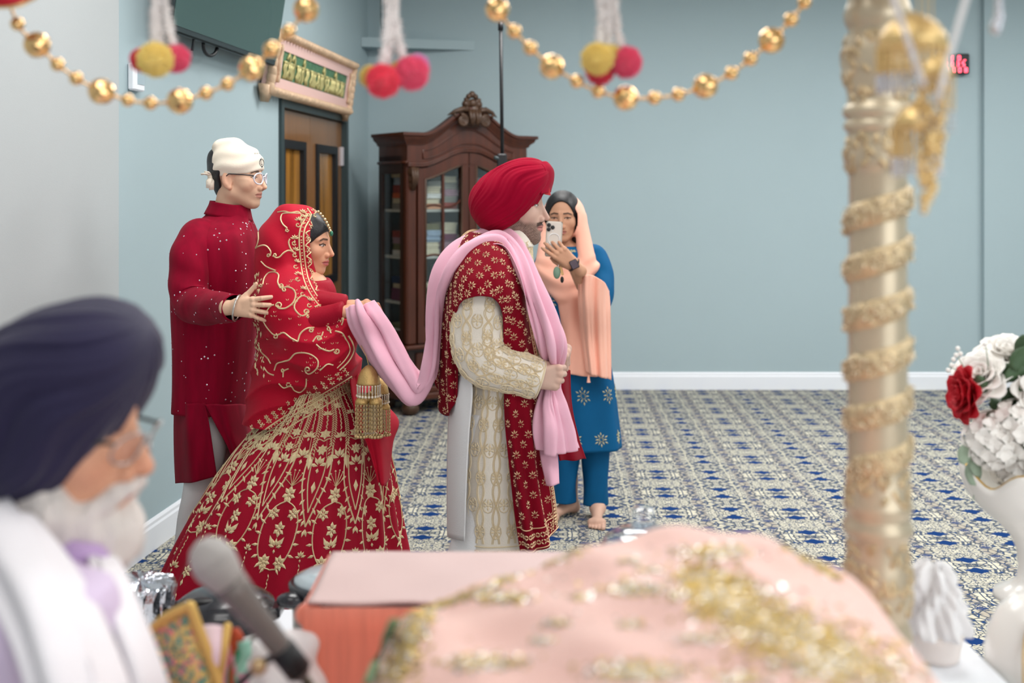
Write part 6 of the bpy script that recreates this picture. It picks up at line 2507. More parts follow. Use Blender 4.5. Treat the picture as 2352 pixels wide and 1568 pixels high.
def foot(p, ax, ay, hx_, hy_, k=1.0):
    """Bare foot from the ankle (ax, ay) to the ball (hx_, hy_) with five toes."""
    a0 = np.array([ax, ay, 0.055])
    b0 = np.array([hx_, hy_, 0.022])
    f_ = (b0 - a0) / np.linalg.norm(b0 - a0)
    f_[2] = 0
    f_ /= np.linalg.norm(f_)
    sd_ = np.array([-f_[1], f_[0], 0])
    d = sd_cone(p, a0 - f_ * 0.03 + np.array([0, 0, -0.025]), a0 + f_ * 0.02, 0.03, 0.036)
    d = smin(d, sd_cone(p, a0 + np.array([0, 0, 0.14]), a0, 0.036, 0.034), 0.02)
    d = smin(d, sd_cone(p, a0, b0, 0.034, 0.020), 0.02)
    d = smin(d, sd_cone(p, b0 - sd_ * 0.026, b0 + sd_ * 0.024, 0.019, 0.021), 0.02)
    for i, (o, L, r) in enumerate(((0.030, 0.046, 0.0125), (0.012, 0.046, 0.0088), (-0.004, 0.042, 0.0082), (-0.019, 0.036, 0.0078), (-0.033, 0.028, 0.0075))):
        s_ = b0 + sd_ * o + np.array([0, 0, -0.008])
        e_ = s_ + f_ * L + np.array([0, 0, -0.005])
        d = smin(d, sd_cone(p, s_, e_, r * 1.05, r), 0.005)
    return np.maximum(d, 0.001 - p[:, 2])


def w_feet(p):
    fx, fy = P(1372, 1165, WY).x, WY - 0.02
    gx, gy = P(1312, 1165, WY).x, WY + 0.05
    d = foot(p, fx, fy, P(1370, 0, WY - .15).x, WY - 0.17)
    q = p.copy()
    c = gx
    q[:, 0] = 2 * c - q[:, 0]
    return np.minimum(d, foot(q, gx, gy, gx + 0.10, gy - 0.12))


ftv, ftq = sdf_mesh(w_feet, (P(1240, 0, WY).x, WY - 0.32, -0.01), (P(1430, 0, WY).x, WY + 0.2, 0.24), 0.0035)


def w_body(p):
    X = lambda px, py, dy: w3(P(px, py, WY + dy))
    d = sd_cone(p, X(1312, 610, 0), X(1325, 800, 0), 0.10, 0.11, (0, 1.35))
    d = smin(d, sd_cone(p, X(1295, 555, 0.02), X(1310, 620, 0.02), 0.045, 0.07), 0.04)
    d = smin(d, sd_cone(p, X(1265, 595, 0), X(1370, 595, 0), 0.05, 0.05), 0.05)
    d = smin(d, sd_cone(p, X(1328, 800, 0), X(1335, 900, 0), 0.11, 0.12, (0, 1.3)), 0.05)
    for x in (1300, 1368):
        d = smin(d, sd_poly(p, [X(x, 900, 0), (X(x, 0, 0)[0], WY, 0.5), (X(x, 0, 0)[0], WY, 0.12)], [0.085, 0.055, 0.04]), 0.02)
    d = smin(d, sd_poly(p, [X(1378, 600, 0), X(1378, 690, -0.12), X(1340, 655, -0.27), WW], [0.048, 0.042, 0.036, 0.028]), 0.02)
    d = smin(d, sd_poly(p, [X(1258, 600, 0), X(1240, 690, -0.05), X(1248, 752, -0.15)], [0.048, 0.042, 0.03]), 0.02)
    return d


wb = coarse_body(w_body, (0.05, WY - 0.4, 0), (0.62, WY + 0.3, 1.42), W_skin, 0.011)
body_mesh('body', [wh[:3], wl_, wr_, (ftv, ftq, flatc(ftv, srgb_np(206, 166, 146))), wb], wom, M_skin)


def w_hair(p):
    q = p.copy()
    q[:, 1] = np.abs(q[:, 1])
    d = sd_ell(q, (-0.012, 0, 0.032), (0.099, 0.084, 0.092))
    d = smin(d, sd_cone(q, (0.01, 0.070, 0.02), (0.0, 0.064, -0.11), 0.018, 0.02), 0.02)
    face = sd_ell(q, (0.085, 0, -0.018), (0.075, 0.0655, 0.098))
    return smax(d, -face, 0.006)


a, b_ = sdf_mesh(w_hair, (-0.13, -0.11, -0.15), (0.13, 0.11, 0.15), 0.004)
mesh_obj('hair', place(a, 1.02, wh[3], w_loc), b_, M_hair, wom)

# ---- peach scarf
M_peach = mat('peach_chiffon', srgb(246, 184, 162), 0.75, spec=0.2, sheen=0.1, bump=0.05, bump_scale=260, var=0.04, var_scale=8)
wp = lambda px, py, dy: w3(P(px, py, WY + dy))


def w_scarf(p):
    x = 1176 + p[:, 0] * WS
    y = HOR - (p[:, 2] - EYE) * WS
    # hood shell
    hd_ = sd_ell(p, wp(1295, 498, 0.035), (0.108, 0.125, 0.118))
    fall_r = sd_cone(p, wp(1334, 500, -0.01), wp(1346, 590, -0.07), 0.028, 0.045)
    fall_l = sd_cone(p, wp(1254, 520, 0.0), wp(1250, 600, -0.08), 0.022, 0.042)
    d = smin(hd_, fall_r, 0.025)
    d = smin(d, fall_l, 0.025)
    face = sd_ell(p, wp(1291, 508, -0.13), (0.0825, 0.17, 0.118))
    d = smax(d, -face, 0.01)
    # cowl over the chest
    c = sd_cone(p, wp(1252, 620, -0.07), wp(1300, 668, -0.10), 0.055, 0.055)
    c = smin(c, sd_cone(p, wp(1300, 668, -0.10), wp(1350, 612, -0.07), 0.055, 0.055), 0.03)
    c = smin(c, sd_ell(p, wp(1300, 635, -0.04), (0.13, 0.10, 0.10)), 0.03)
    c = c + 0.006 * np.sin((y + ((x - 1300) / 9.0) ** 2 * 0.55) / 6.5)
    d = smin(d, c, 0.02)
    # apron-like fall
    fa = sd_cone(p, wp(1318, 690, -0.10), wp(1335, 850, -0.10), 0.075, 0.085, (1, 0.8))
    fa = fa + 0.005 * np.sin(x / 5.5 + np.sin(y / 60))
    fa = smax(fa, (y - 852 - (x - 1335) * 0.12) / WS, 0.004)
    d = smin(d, fa, 0.02)
    return smax(d, -sd_ell(p, wp(1293, 500, 0.02), (0.098, 0.11, 0.108)), 0.004)


a, b_ = sdf_mesh(w_scarf, (0.02, WY - 0.32, 0.66), (0.5, WY + 0.22, 1.62), 0.005)
a = relax(a, b_, 1, 0.4)
ws_o = mesh_obj('headscarf', a, b_, M_peach, wom)
# end of the scarf over the forearm
en = ctrl_sheet([[P(1328, 650, WY - .33), P(1350, 630, WY - .345), P(1384, 645, WY - .29), P(1398, 668, WY - .14)], [P(1328, 700, WY - .29), P(1352, 700, WY - .32), P(1382, 705, WY - .27), P(1401, 710, WY - .15)],
                 [P(1334, 770, WY - .20), P(1356, 775, WY - .24), P(1384, 775, WY - .22), P(1403, 775, WY - .13)], [P(1346, 855, WY - .20), P(1364, 862, WY - .23), P(1388, 868, WY - .21), P(1404, 872, WY - .13)]], 50, 60)
en += np.array([0, 1, 0]) * (0.012 * np.sin(np.linspace(0, 17, 50)) + 0.005 * np.sin(np.linspace(1, 41, 50)))[None, :, None]
Surf(en).obj('scarf_end', M_peach, ws_o, 0.003)
tp = MB()
tp.tube([P(1352, 862, WY - .22), P(1352, 878, WY - .22)], [0.004, 0.009], 6).build('tassel', M_peach, ws_o)

# ---- blue tunic and trousers
M_blue = mat('teal_blue_crepe', srgb(6, 84, 130), 0.75, spec=0.2, bump=0.08, bump_scale=220, var=0.08, var_scale=5)
wtun = loft([(565, 1272, 1330, 0.06), (575, 1250, 1360, 0.08), (590, 1234, 1384, 0.095), (640, 1238, 1386, 0.11), (720, 1248, 1384, 0.11), (800, 1250, 1396, 0.115), (880, 1256, 1410, 0.12), (960, 1270, 1420, 0.125), (1026, 1276, 1427, 0.13)], 90, 90, Yc=WY,
            fold=lambda th, t: 0.035 * np.sin(7 * th + 1) * t ** 2)
if wtun.n[45, 68][1] > 0:
    wtun.flip()
wt_o = wtun.obj('tunic', M_blue, wom, 0.003)
limb([(P(1345, 580, WY), 0.04, 0.045), (P(1366, 590, WY), 0.06, 0.06), (P(1380, 630, WY - .04), 0.062, 0.062), (P(1382, 668, WY - .10), 0.060, 0.06), (P(1376, 694, WY - .13), 0.058, 0.058), (P(1364, 690, WY - .165), 0.05, 0.05)], 40, 40, wr=0.03).obj('sleeve', M_blue, wom, 0.003)
limb([(P(1262, 588, WY), 0.06, 0.06), (P(1243, 640, WY - .02), 0.06, 0.06), (P(1240, 690, WY - .05), 0.056, 0.056), (P(1244, 715, WY - .09), 0.05, 0.05)], 40, 40, wr=0.03).obj('sleeve', M_blue, wom, 0.003)
for (x0, x1, dx0, dx1, yb) in ((1275, 1335, 1272, 1322, 1150), (1336, 1402, 1340, 1395, 1156)):
    loft([(950, x0, x1, 0.085), (1040, x0, x1 - 4, 0.075), (1110, dx0 + 2, dx1, 0.066), (yb, dx0, dx1, 0.06)], 40, 40, Yc=WY, fold=lambda th, t: 0.03 * np.sin(5 * th + 9 * t)).obj('trouser_leg', M_blue, wom, 0.003)
# woven medallions
M_med = mat('pale_gold_weave', srgb(178, 176, 146), 0.55, 0.1)
E = Embroidery()
for u0, v0 in [(k / 8 + (0.06 if j % 2 else 0), 0.12 + 0.165 * j) for j in range(6) for k in range(8)]:
    pn = Pen(E, wtun, u0, 0.0)
    yy = v0 * pn.h
    for a_ in range(0, 360, 30):
        r_ = 0.018 if (a_ // 30) % 2 else 0.026
        sn, cs_ = math.sin(math.radians(a_)), math.cos(math.radians(a_))
        pn.leaf(sn * r_, yy - cs_ * r_, a_, 0.010, 0.0045)
        pn.leaf(sn * 0.010, yy - cs_ * 0.010, a_, 0.006, 0.002)
E.build('woven_medallions', M_med, wt_o)

# ---- phone, watch, key fob
ph = tag(empty('phone', P(1272, 548, WY - 0.37)), 'pale gold phone with three lenses held up by the woman in peach', 'phone')
MP = Matrix.Translation(P(1272, 549, WY - 0.352)) @ Matrix.Rotation(math.radians(3), 4, 'Y')
MB().box((-0.038, -0.0045, -0.082), (0.038, 0.0045, 0.082), MP, bev=0.006).build('body', mat('phone_titanium', srgb(206, 196, 186), 0.3, 0.3), ph)
for x, z in ((-0.026, 0.064), (-0.026, 0.044), (-0.008, 0.054)):
    MB().lathe([(0.0095, 0), (0.0095, 0.004), (0.008, 0.005)], 18, MP @ Matrix.Translation((x, -0.0045, z)) @ Matrix.Rotation(math.pi / 2, 4, 'X')).build('camera_lens', M_black, ph, smooth=True)
MB().ball(MP @ Vector((-0.007, -0.006, 0.038)), 0.0022, 8, 6).build('flash', M_white, ph)
MB().tube([MP @ Vector((0.026 * math.cos(a_), -0.0052, 0.0 + 0.026 * math.sin(a_))) for a_ in np.linspace(0, 2 * math.pi, 33)[:-1]], 0.0028, 6, closed=True, flat=0.4).build('magnet_ring', M_white, ph, smooth=True)
wa = tag(empty('wristwatch', P(1320, 607, WY - 0.32)), 'dark square wristwatch on the wrist of the woman filming', 'watch')
MW = Matrix.Translation(P(1319, 607, WY - 0.412)) @ Matrix.Rotation(math.radians(-26), 4, 'Y')
MB().box((-0.019, -0.006, -0.021), (0.019, 0.006, 0.021), MW, bev=0.005).build('case', mat('watch_case', srgb(52, 46, 52), 0.3, 0.3), wa)
MB().box((-0.015, -0.0075, -0.017), (0.015, -0.006, 0.017), MW).build('watch_face', mat('watch_glass', srgb(84, 74, 84), 0.12), wa)
dW = Vector(tuple(Rw[:, 0]))
cW = Vector(tuple(WW)) - dW * 0.01
n1, n2 = Vector(tuple(Rw[:, 1])), Vector(tuple(Rw[:, 2]))
MB().tube([cW + n1 * (0.030 * math.cos(a_)) + n2 * (0.026 * math.sin(a_)) for a_ in np.linspace(0, 2 * math.pi, 25)[:-1]], 0.009, 8, closed=True, flat=0.3).build('strap', M_black, wa, smooth=True)
kf = tag(empty('key_fob', P(1283, 590, WY - 0.37)), 'green pouch and small fobs dangling from a strap under the phone', 'key fob')
MB().tube([P(1282, 584, WY - .365), P(1285, 600, WY - .37), P(1282, 612, WY - .37)], 0.002, 5).build('strap', M_white, kf)
MB().ball(P(1279, 626, WY - .37), 0.018, 12, 8, (0.95, 0.5, 1.6)).build('pouch', mat('sage_leather', srgb(112, 140, 120), 0.5), kf, smooth=True)
MB().box((-0.006, -0.004, -0.02), (0.006, 0.004, 0.022), Matrix.Translation(P(1290, 622, WY - .365)) @ Matrix.Rotation(-0.25, 4, 'Y'), bev=0.002).build('wooden_tag', mat('pale_wood', srgb(222, 178, 120), 0.6), kf)
MB().ball(P(1291, 642, WY - .365), 0.009, 10, 8, (0.9, 0.7, 1.7)).build('black_fob', M_black, kf, smooth=True)
# ------------------------------------------------------------------ elderly man seated in the foreground
EY = 1.38
ES = F / EY
eld = person('person', 'elderly man with white beard, navy turban and pale shawl seated in the left foreground', (P(150, 0, EY).x, EY, 0.45))
E_skin = srgb_np(214, 160, 130)
e_loc = ((356 - 1176) / ES - 0.112 * 1.06, EY, EYE + (HOR - 972) / ES)
eh = make_head(dict(nose=1.2, nose_len=0.004, jaw=1.0, cheek=1.0, ear=False, neck_r=0.06, neck_to=(-0.085, 0, -0.22), crown=0.85, brow=1.1),
               dict(skin=E_skin, lips=srgb_np(196, 128, 112), brow=srgb_np(168, 146, 134), closed=0.55, brow_thick=1.2),
               1.06, math.radians(-5), math.radians(3), e_loc)


def e_body(p):
    X = lambda px, py, dy: w3(P(px, py, EY + dy))
    d = sd_cone(p, X(55, 1470, 0), (X(90, 0, 0)[0] + 0.0, EY, 0.58), 0.09, 0.12, (1, 1.4))
    d = smin(d, sd_cone(p, X(105, 1200, 0), X(70, 1420, 0), 0.055, 0.075), 0.05)
    d = smin(d, sd_cone(p, X(80, 1460, -0.12), X(80, 1460, 0.12), 0.05, 0.05), 0.04)
    bx_ = X(90, 0, 0)[0]
    for s in (-1, 1):
        # crossed legs on the seat
        d = smin(d, sd_poly(p, [(bx_, EY + 0.1 * s, 0.56), (bx_ + 0.22, EY + 0.30 * s, 0.54), (bx_ + 0.22, EY - 0.06 * s, 0.53)], [0.09, 0.07, 0.045]), 0.04)
        d = smin(d, sd_poly(p, [X(80, 1440, 0.17 * s), (bx_ + 0.03, EY + 0.22 * s, 0.78), (bx_ + 0.2, EY + 0.12 * s, 0.64)], [0.055, 0.045, 0.032]), 0.03)
    return d


hv2, hq2, _, _ = hand_mesh([(20, 25, 15)] * 4, (4, 0, -3, -7), [(0.05, 0.042, -0.02), (0.075, 0.05, -0.028), (0.095, 0.05, -0.03)])
bx0 = P(90, 0, EY).x
eb = coarse_body(e_body, (-1.1, EY - 0.5, 0.42), (-0.1, EY + 0.5, 1.3), E_skin, 0.014)
hands_ = [(place(hv2 * np.array([1, -s, 1]), 0.95, frame((0.9, -0.1 * s, -0.3), (0.2, 0, 1)), np.array([bx0 + 0.2, EY + 0.12 * s, 0.645])), hq2 if s == -1 else hq2[:, ::-1], flatc(hv2, E_skin)) for s in (-1, 1)]
body_mesh('body', [eh[:3], eb] + hands_, eld, M_skin)

# beard and moustache
M_beard = mat('white_beard', srgb(222, 214, 208), 0.9, bump=0.9, bump_scale=90, stretch=(1.0, 1.0, 0.35), var=0.08, var_scale=40)


def e_beard(p):
    q = p.copy()
    q[:, 1] = np.abs(q[:, 1])
    d = sd_cone(q, (0.0, 0.052, -0.028), (0.02, 0.050, -0.085), 0.016, 0.030)
    d = smin(d, sd_cone(q, (0.012, 0.045, -0.10), (0.055, 0.012, -0.128), 0.040, 0.038), 0.03)
    d = smin(d, sd_ell(q, (0.060, 0, -0.116), (0.040, 0.044, 0.038)), 0.03)
    d = smin(d, sd_cone(q, (0.03, 0.02, -0.14), (0.012, 0.01, -0.17), 0.034, 0.024), 0.03)
    m = sd_poly(q, [(0.094, 0, -0.0585), (0.089, 0.018, -0.063), (0.072, 0.036, -0.076), (0.055, 0.045, -0.092)], [0.0105, 0.0115, 0.0105, 0.010])
    d = smin(d, m, 0.008)
    d = d + 0.0025 * np.sin(q[:, 0] * 190 + q[:, 2] * 60) * np.sin(q[:, 2] * 45 + q[:, 1] * 160)
    mouth = sd_ell(q, (0.100, 0, -0.0725), (0.020, 0.020, 0.0055))
    return smax(d, -mouth, 0.004)


a, b_ = sdf_mesh(e_beard, (-0.06, -0.12, -0.2), (0.14, 0.12, 0.02), 0.004)
mesh_obj('beard', place(a, 1.08, eh[3], e_loc), b_, M_beard, eld)

M_navy = mat('navy_turban_cloth', srgb(27, 22, 56), 0.85, sheen=0.12, bump=0.1, bump_scale=300, var=0.08, var_scale=9)
turban('turban', M_navy, eld, P(340, 748, EY), P(-80, 1050, EY), (-0.6, 0, 0.8), 0.098, 0.098, 0.130, EY, npl=7, amp=0.010, seed=9, skew_u=0.25, skew_d=0.75)
# glasses
ge = MB()
def ep(x, y, z):
    return Vector(tuple(place(np.array([[x, y, z]]), 1.06, eh[3], e_loc)[0]))
for s in (-1, 1):
    ge.tube([ep(0.106 - 0.5 * max(0, 0.034 + 0.024 * math.cos(a_) - 0.028) + 0.006 * math.sin(a_), s * (0.034 + 0.024 * math.cos(a_)), -0.014 + 0.0175 * math.sin(a_)) for a_ in np.linspace(0, 2 * math.pi, 22)[:-1]], 0.0016, 6, closed=True)
ge.tube([ep(0.108, -0.010, -0.008), ep(0.110, 0, -0.005), ep(0.108, 0.010, -0.008)], 0.0016, 6)
geo = ge.build('glasses', mat('thin_steel_rim', srgb(176, 172, 170), 0.2, 0.8), None, smooth=True)
tag(geo, 'thin rimmed reading glasses worn by the elderly man', 'glasses')
for s in (-1, 1):
    tb = MB().tube([ep(0.094, s * 0.058, -0.004), ep(0.05, s * 0.074, 0.0), ep(0.0, s * 0.082, 0.004)], 0.0026, 6)
    set_parent(tb.build('temple_arm', M_black, None, smooth=True), geo)
    ring = [ep(0.106 - 0.5 * max(0, 0.034 + 0.024 * math.cos(a_) - 0.028) + 0.006 * math.sin(a_), s * (0.034 + 0.023 * math.cos(a_)), -0.014 + 0.0165 * math.sin(a_)) for a_ in np.linspace(0, 2 * math.pi, 22)[:-1]]
    ln_ = MB().add([tuple(q_) for q_ in ring], [tuple(range(21))])
    set_parent(ln_.build('lens', M_lens, None), geo)

# shirt and white shawl
M_lilac = mat('lilac_shirt', srgb(216, 198, 224), 0.8, bump=0.08, bump_scale=240)
M_wshawl = mat('white_shawl', srgb(238, 234, 238), 0.85, bump=0.08, bump_scale=200)


def e_shirt(p):
    X = lambda px, py, dy: w3(P(px, py, EY + dy))
    bx_ = bx0
    d = sd_cone(p, X(55, 1480, 0), (bx_ - 0.01, EY, 0.62), 0.115, 0.15, (1, 1.4))
    d = smin(d, sd_cone(p, X(110, 1235, 0), X(85, 1330, 0), 0.066, 0.085), 0.05)
    d = smin(d, sd_cone(p, X(60, 1450, -0.17), X(-10, 1500, 0.13), 0.085, 0.075), 0.06)
    d = smin(d, sd_cone(p, X(135, 1330, -0.02), X(150, 1580, -0.02), 0.04, 0.07), 0.05)
    for s in (-1, 1):
        d = smin(d, sd_poly(p, [X(80 if s < 0 else 0, 1450 if s < 0 else 1510, 0.19 * s), (bx_ + 0.04 * (s < 0), EY + (0.2 if s > 0 else -0.24), 0.74), (bx_ + 0.19, EY + 0.13 * s, 0.62)], [0.08, 0.065, 0.05]), 0.04)
    y = HOR - (p[:, 2] - EYE) * ES
    d = d + 0.004 * np.sin(p[:, 0] * 70 + p[:, 2] * 45)
    return smax(d, (1218 - y) / ES - 0.15 * (p[:, 0] - X(150, 0, 0)[0]) * 0, 0.006)


a, b_ = sdf_mesh(e_shirt, (-1.1, EY - 0.45, 0.5), (-0.1, EY + 0.45, 1.3), 0.009)
mesh_obj('shirt', a, b_, M_lilac, eld)
xp = lambda x, y, d: P(x, y, EY + d)
MB().tube([xp(170, 1272, -.075), xp(215, 1280, -.07), xp(245, 1300, -.02), xp(235, 1300, .05), xp(150, 1270, .09), xp(80, 1250, .03), xp(110, 1255, -.06)], 0.016, 8, closed=True).build('shirt_collar', mat('lilac_collar', srgb(190, 160, 204), 0.8), eld, smooth=True)
s1 = ctrl_sheet([[xp(-160, 1100, .06), xp(-40, 1125, -.06), xp(20, 1155, -.10), xp(64, 1195, -.115)], [xp(-160, 1200, -.04), xp(-10, 1215, -.14), xp(90, 1255, -.165), xp(140, 1290, -.15)], [xp(-60, 1330, -.20), xp(60, 1340, -.26), xp(140, 1370, -.26), xp(205, 1400, -.22)],
                 [xp(20, 1470, -.29), xp(110, 1475, -.31), xp(190, 1500, -.30), xp(262, 1530, -.25)], [xp(80, 1660, -.33), xp(160, 1660, -.34), xp(230, 1660, -.33), xp(310, 1680, -.27)]], 40, 70)
s1 += np.array([0.2, 1, 0]) * (0.010 * np.sin(np.linspace(0, 14, 40)))[None, :, None]
so1 = Surf(s1).obj('shawl', M_wshawl, eld, 0.004)
s2 = ctrl_sheet([[xp(190, 1235, .02), xp(214, 1238, .01), xp(235, 1250, .02)], [xp(205, 1300, -.10), xp(245, 1310, -.11), xp(285, 1320, -.06)], [xp(225, 1410, -.17), xp(280, 1415, -.18), xp(330, 1420, -.12)], [xp(270, 1540, -.2), xp(325, 1545, -.21), xp(378, 1550, -.15)], [xp(300, 1680, -.2), xp(350, 1690, -.21), xp(420, 1690, -.15)]], 30, 60)
s2 += np.array([0.2, 1, 0]) * (0.008 * np.sin(np.linspace(0, 10, 30)))[None, :, None]
Surf(s2).obj('shawl_front', M_wshawl, so1, 0.004)
# ------------------------------------------------------------------ canopy, garlands and things in the foreground
PY_ = 1.64
PSC = F / PY_
M_champ = mat('champagne_satin', srgb(198, 184, 158), 0.35, 0.4, var=0.1, var_scale=6, stretch=(1, 1, 0.3))
M_band = mat('gilded_relief', srgb(206, 184, 146), 0.32, 0.55, bump=0.6, bump_scale=120, var=0.2, var_scale=40)
M_goldp = mat('ornament_gold', srgb(238, 204, 140), 0.3, 0.55, bump=0.2, bump_scale=150)
M_silverp = mat('silver_strand', srgb(214, 216, 224), 0.2, 0.7)

# platform under the canopy (below the frame)
pf0 = tag(empty('platform', (0.1, 1.4, 0)), 'low white draped platform that carries the canopy below the view', 'platform')
MB().box((-1.5, 0.35, 0.0), (1.75, 2.3, 0.42), None, bev=0.01).build('base', M_white, pf0)
MB().box((-1.53, 0.32, 0.40), (1.78, 2.33, 0.45), None, bev=0.01).build('top_board', M_white_cloth, pf0)

# ---- turned and gilded canopy pillar
prof_px = [(-90, 66), (-60, 72), (-30, 66), (0, 66), (14, 70), (30, 76), (48, 74), (62, 68), (72, 64), (90, 72), (120, 79), (150, 80), (185, 75), (215, 68), (236, 66), (244, 74), (256, 79), (266, 76), (273, 68), (280, 73), (288, 77), (297, 74), (304, 66),
           (316, 70), (345, 75), (375, 73), (392, 67), (400, 64), (520, 64), (700, 65), (900, 66), (1050, 67), (1075, 66), (1100, 69), (1135, 73), (1150, 76), (1158, 78), (1168, 76), (1178, 71), (1190, 71), (1200, 77), (1212, 79), (1222, 76), (1230, 69),
           (1250, 66), (1290, 73), (1330, 77), (1370, 75), (1400, 70), (1415, 66), (1430, 70), (1450, 76), (1470, 76), (1485, 70), (1500, 68), (1700, 66)]


def make_pillar(cx_px, label, group):
    X0 = (cx_px - 1176) / PSC
    root = tag(empty('canopy_pillar', (X0, PY_, 0.45)), label, 'pillar', group)
    pr = [(w / PSC, EYE + (HOR - y) / PSC) for y, w in prof_px]
    pr = [(0.05, 0.452), (0.06, 0.46), (0.06, 0.5), (0.045, 0.52)] + pr[::-1]
    Mx = Matrix.Translation((X0, PY_, 0))
    shaft = MB().lathe(pr, 40, Mx).build('shaft', M_champ, root, smooth=True)
    # richly worked capital and base sleeves
    for y0, y1, r0 in ((80, 235, 0.003), (310, 392, 0.003), (1080, 1145, 0.003), (1240, 1405, 0.003)):
        pts = [(w / PSC + r0, EYE + (HOR - y) / PSC) for y, w in prof_px if y0 <= y <= y1]
        rn = random.Random(y0)
        b = MB()
        for k in range(int((y1 - y0) * 0.9)):
            y = rn.uniform(y0, y1)
            a = rn.uniform(0, 2 * math.pi)
            r = np.interp(y, [q[0] for q in prof_px], [q[1] for q in prof_px]) / PSC
            z = EYE + (HOR - y) / PSC
            Mq = Matrix.Translation((X0 + r * math.cos(a), PY_ + r * math.sin(a), z)) @ Matrix.Rotation(a, 4, 'Z') @ Matrix.Rotation(rn.uniform(-.9, .9), 4, 'X')
            b.ball(Mq.translation, 0.0055, 6, 4, (0.5, 0.9, 1.7), Mq.to_3x3().to_4x4())
        b.build('relief_sleeve', M_band, root, smooth=True)
    # spiral ribbon
    n, turns = 420, 5.6
    v, f = [], []
    rows = 7
    hw = 31 / PSC
    for i in range(n):
        t = i / (n - 1)
        a = -2 * math.pi * turns * t + 1.0
        zc = EYE + (HOR - (430 + 640 * t)) / PSC
        for j in range(rows):
            o = (j / (rows - 1) - 0.5) * 2
            r = 65.5 / PSC + 0.0065 * (1 - abs(o) ** 4) + 0.0022 * math.sin(i * 0.9) * math.cos(o * 5) * (1 - abs(o) ** 2)
            v.append((X0 + r * math.cos(a), PY_ + r * math.sin(a), zc + o * hw))
    for i in range(n - 1):
        for j in range(rows - 1):
            f.append((i * rows + j, i * rows + j + 1, (i + 1) * rows + j + 1, (i + 1) * rows + j))
    sp = mesh_obj('spiral_ribbon', v, f, M_band, root)
    b = MB()
    rn = random.Random(4)
    for k in range(520):
        t = rn.uniform(0, 1)
        a = -2 * math.pi * turns * t + 1.0
        o = rn.uniform(-0.8, 0.8)
        zc = EYE + (HOR - (430 + 640 * t)) / PSC + o * hw
        r = 65.5 / PSC + 0.0075
        b.ball((X0 + r * math.cos(a), PY_ + r * math.sin(a), zc), rn.uniform(.0018, .0036), 5, 4)
    b.build('ribbon_beads', M_goldp if False else mat('champagne_bead', srgb(226, 208, 176), 0.25, 0.6), sp, smooth=True)
    return root


can = make_pillar(2016, 'gilded champagne canopy pillar with a spiral ribbon standing on the right of the view', None)
MB().box((-1.33, PY_ - 0.05, 1.93), (0.58, PY_ + 0.05, 2.02), None, bev=0.01).build('front_beam', M_champ, can)
MB().box((0.44, 0.45, 1.93), (0.60, PY_ - 0.05, 2.02), None, bev=0.01).build('side_beam', M_champ, can)
# corner of a red swag
sw = ctrl_sheet([[P(-120, -120, PY_ - .02), P(-20, -130, PY_ - .03), P(90, -120, PY_ - .02)], [P(-130, -40, PY_ - .05), P(-20, -45, PY_ - .07), P(86, -50, PY_ - .05)], [P(-120, 6, PY_ - .05), P(20, 14, PY_ - .07), P(84, -8, PY_ - .05)]], 24, 24)
sws = Surf(sw)
swo = sws.obj('red_swag', mat('red_swag_cloth', srgb(178, 12, 34), 0.7), None, 0.004)
tag(swo, 'edge of a red cloth swag with gold piping in the top left corner', 'swag')
eb_ = MB().tube([tuple(q) for q in sw[-1]], 0.0035, 6)
set_parent(eb_.build('gold_piping', M_goldp, None, smooth=True), swo)

# ---- bead garlands
M_bead = mat('mirror_gold_bead', srgb(244, 202, 140), 0.16, 0.9)
rgb_ = np.random.default_rng(21)


def faceted_ball(r, sub, jit):
    import bmesh
    bm = bmesh.new()
    bmesh.ops.create_icosphere(bm, subdivisions=sub, radius=r)
    for vt in bm.verts:
        vt.co *= 1 + rgb_.uniform(-jit, jit)
    me = bpy.data.meshes.new('bead')
    bm.to_mesh(me)
    bm.free()
    me.materials.append(M_bead)
    return me


me_big = faceted_ball(1.0, 3, 0.025)
me_small = faceted_ball(1.0, 3, 0.004)
me_small.polygons.foreach_set('use_smooth', [True] * len(me_small.polygons))


def garland(beads, extra0, extra1, label):
    """beads: (px, py, radius px) in order along the string."""
    root = tag(empty('bead_garland', P(beads[len(beads) // 2][0], beads[len(beads) // 2][1], PY_)), label, 'garland', 'gold bead garlands')
    pts = [extra0] + [(x, y) for x, y, r in beads] + [extra1]
    path = cr(pts, len(pts) * 8)
    # string of tiny beads
    seg = np.concatenate([[0], np.cumsum(np.linalg.norm(np.diff(path, axis=0), axis=1))])
    b = MB()
    for s_ in np.arange(0, seg[-1], 9.0):
        x, y = np.interp(s_, seg, path[:, 0]), np.interp(s_, seg, path[:, 1])
        b.ball(P(x, y, PY_), 4.6 / PSC, 6, 5)
    b.tube([P(x, y, PY_) for x, y in path[::2]], 1.6 / PSC, 5)
    b.build('string', M_bead, root, smooth=True)
    for x, y, r in beads:
        big = r > 24
        o = bpy.data.objects.new('large_bead' if big else 'small_bead', me_big if big else me_small)
        COL.objects.link(o)
        o.location = P(x, y, PY_)
        o.scale = (r / PSC,) * 3
        o.rotation_euler = (rgb_.uniform(0, 6), rgb_.uniform(0, 6), rgb_.uniform(0, 6))
        set_parent(o, root)
    return root


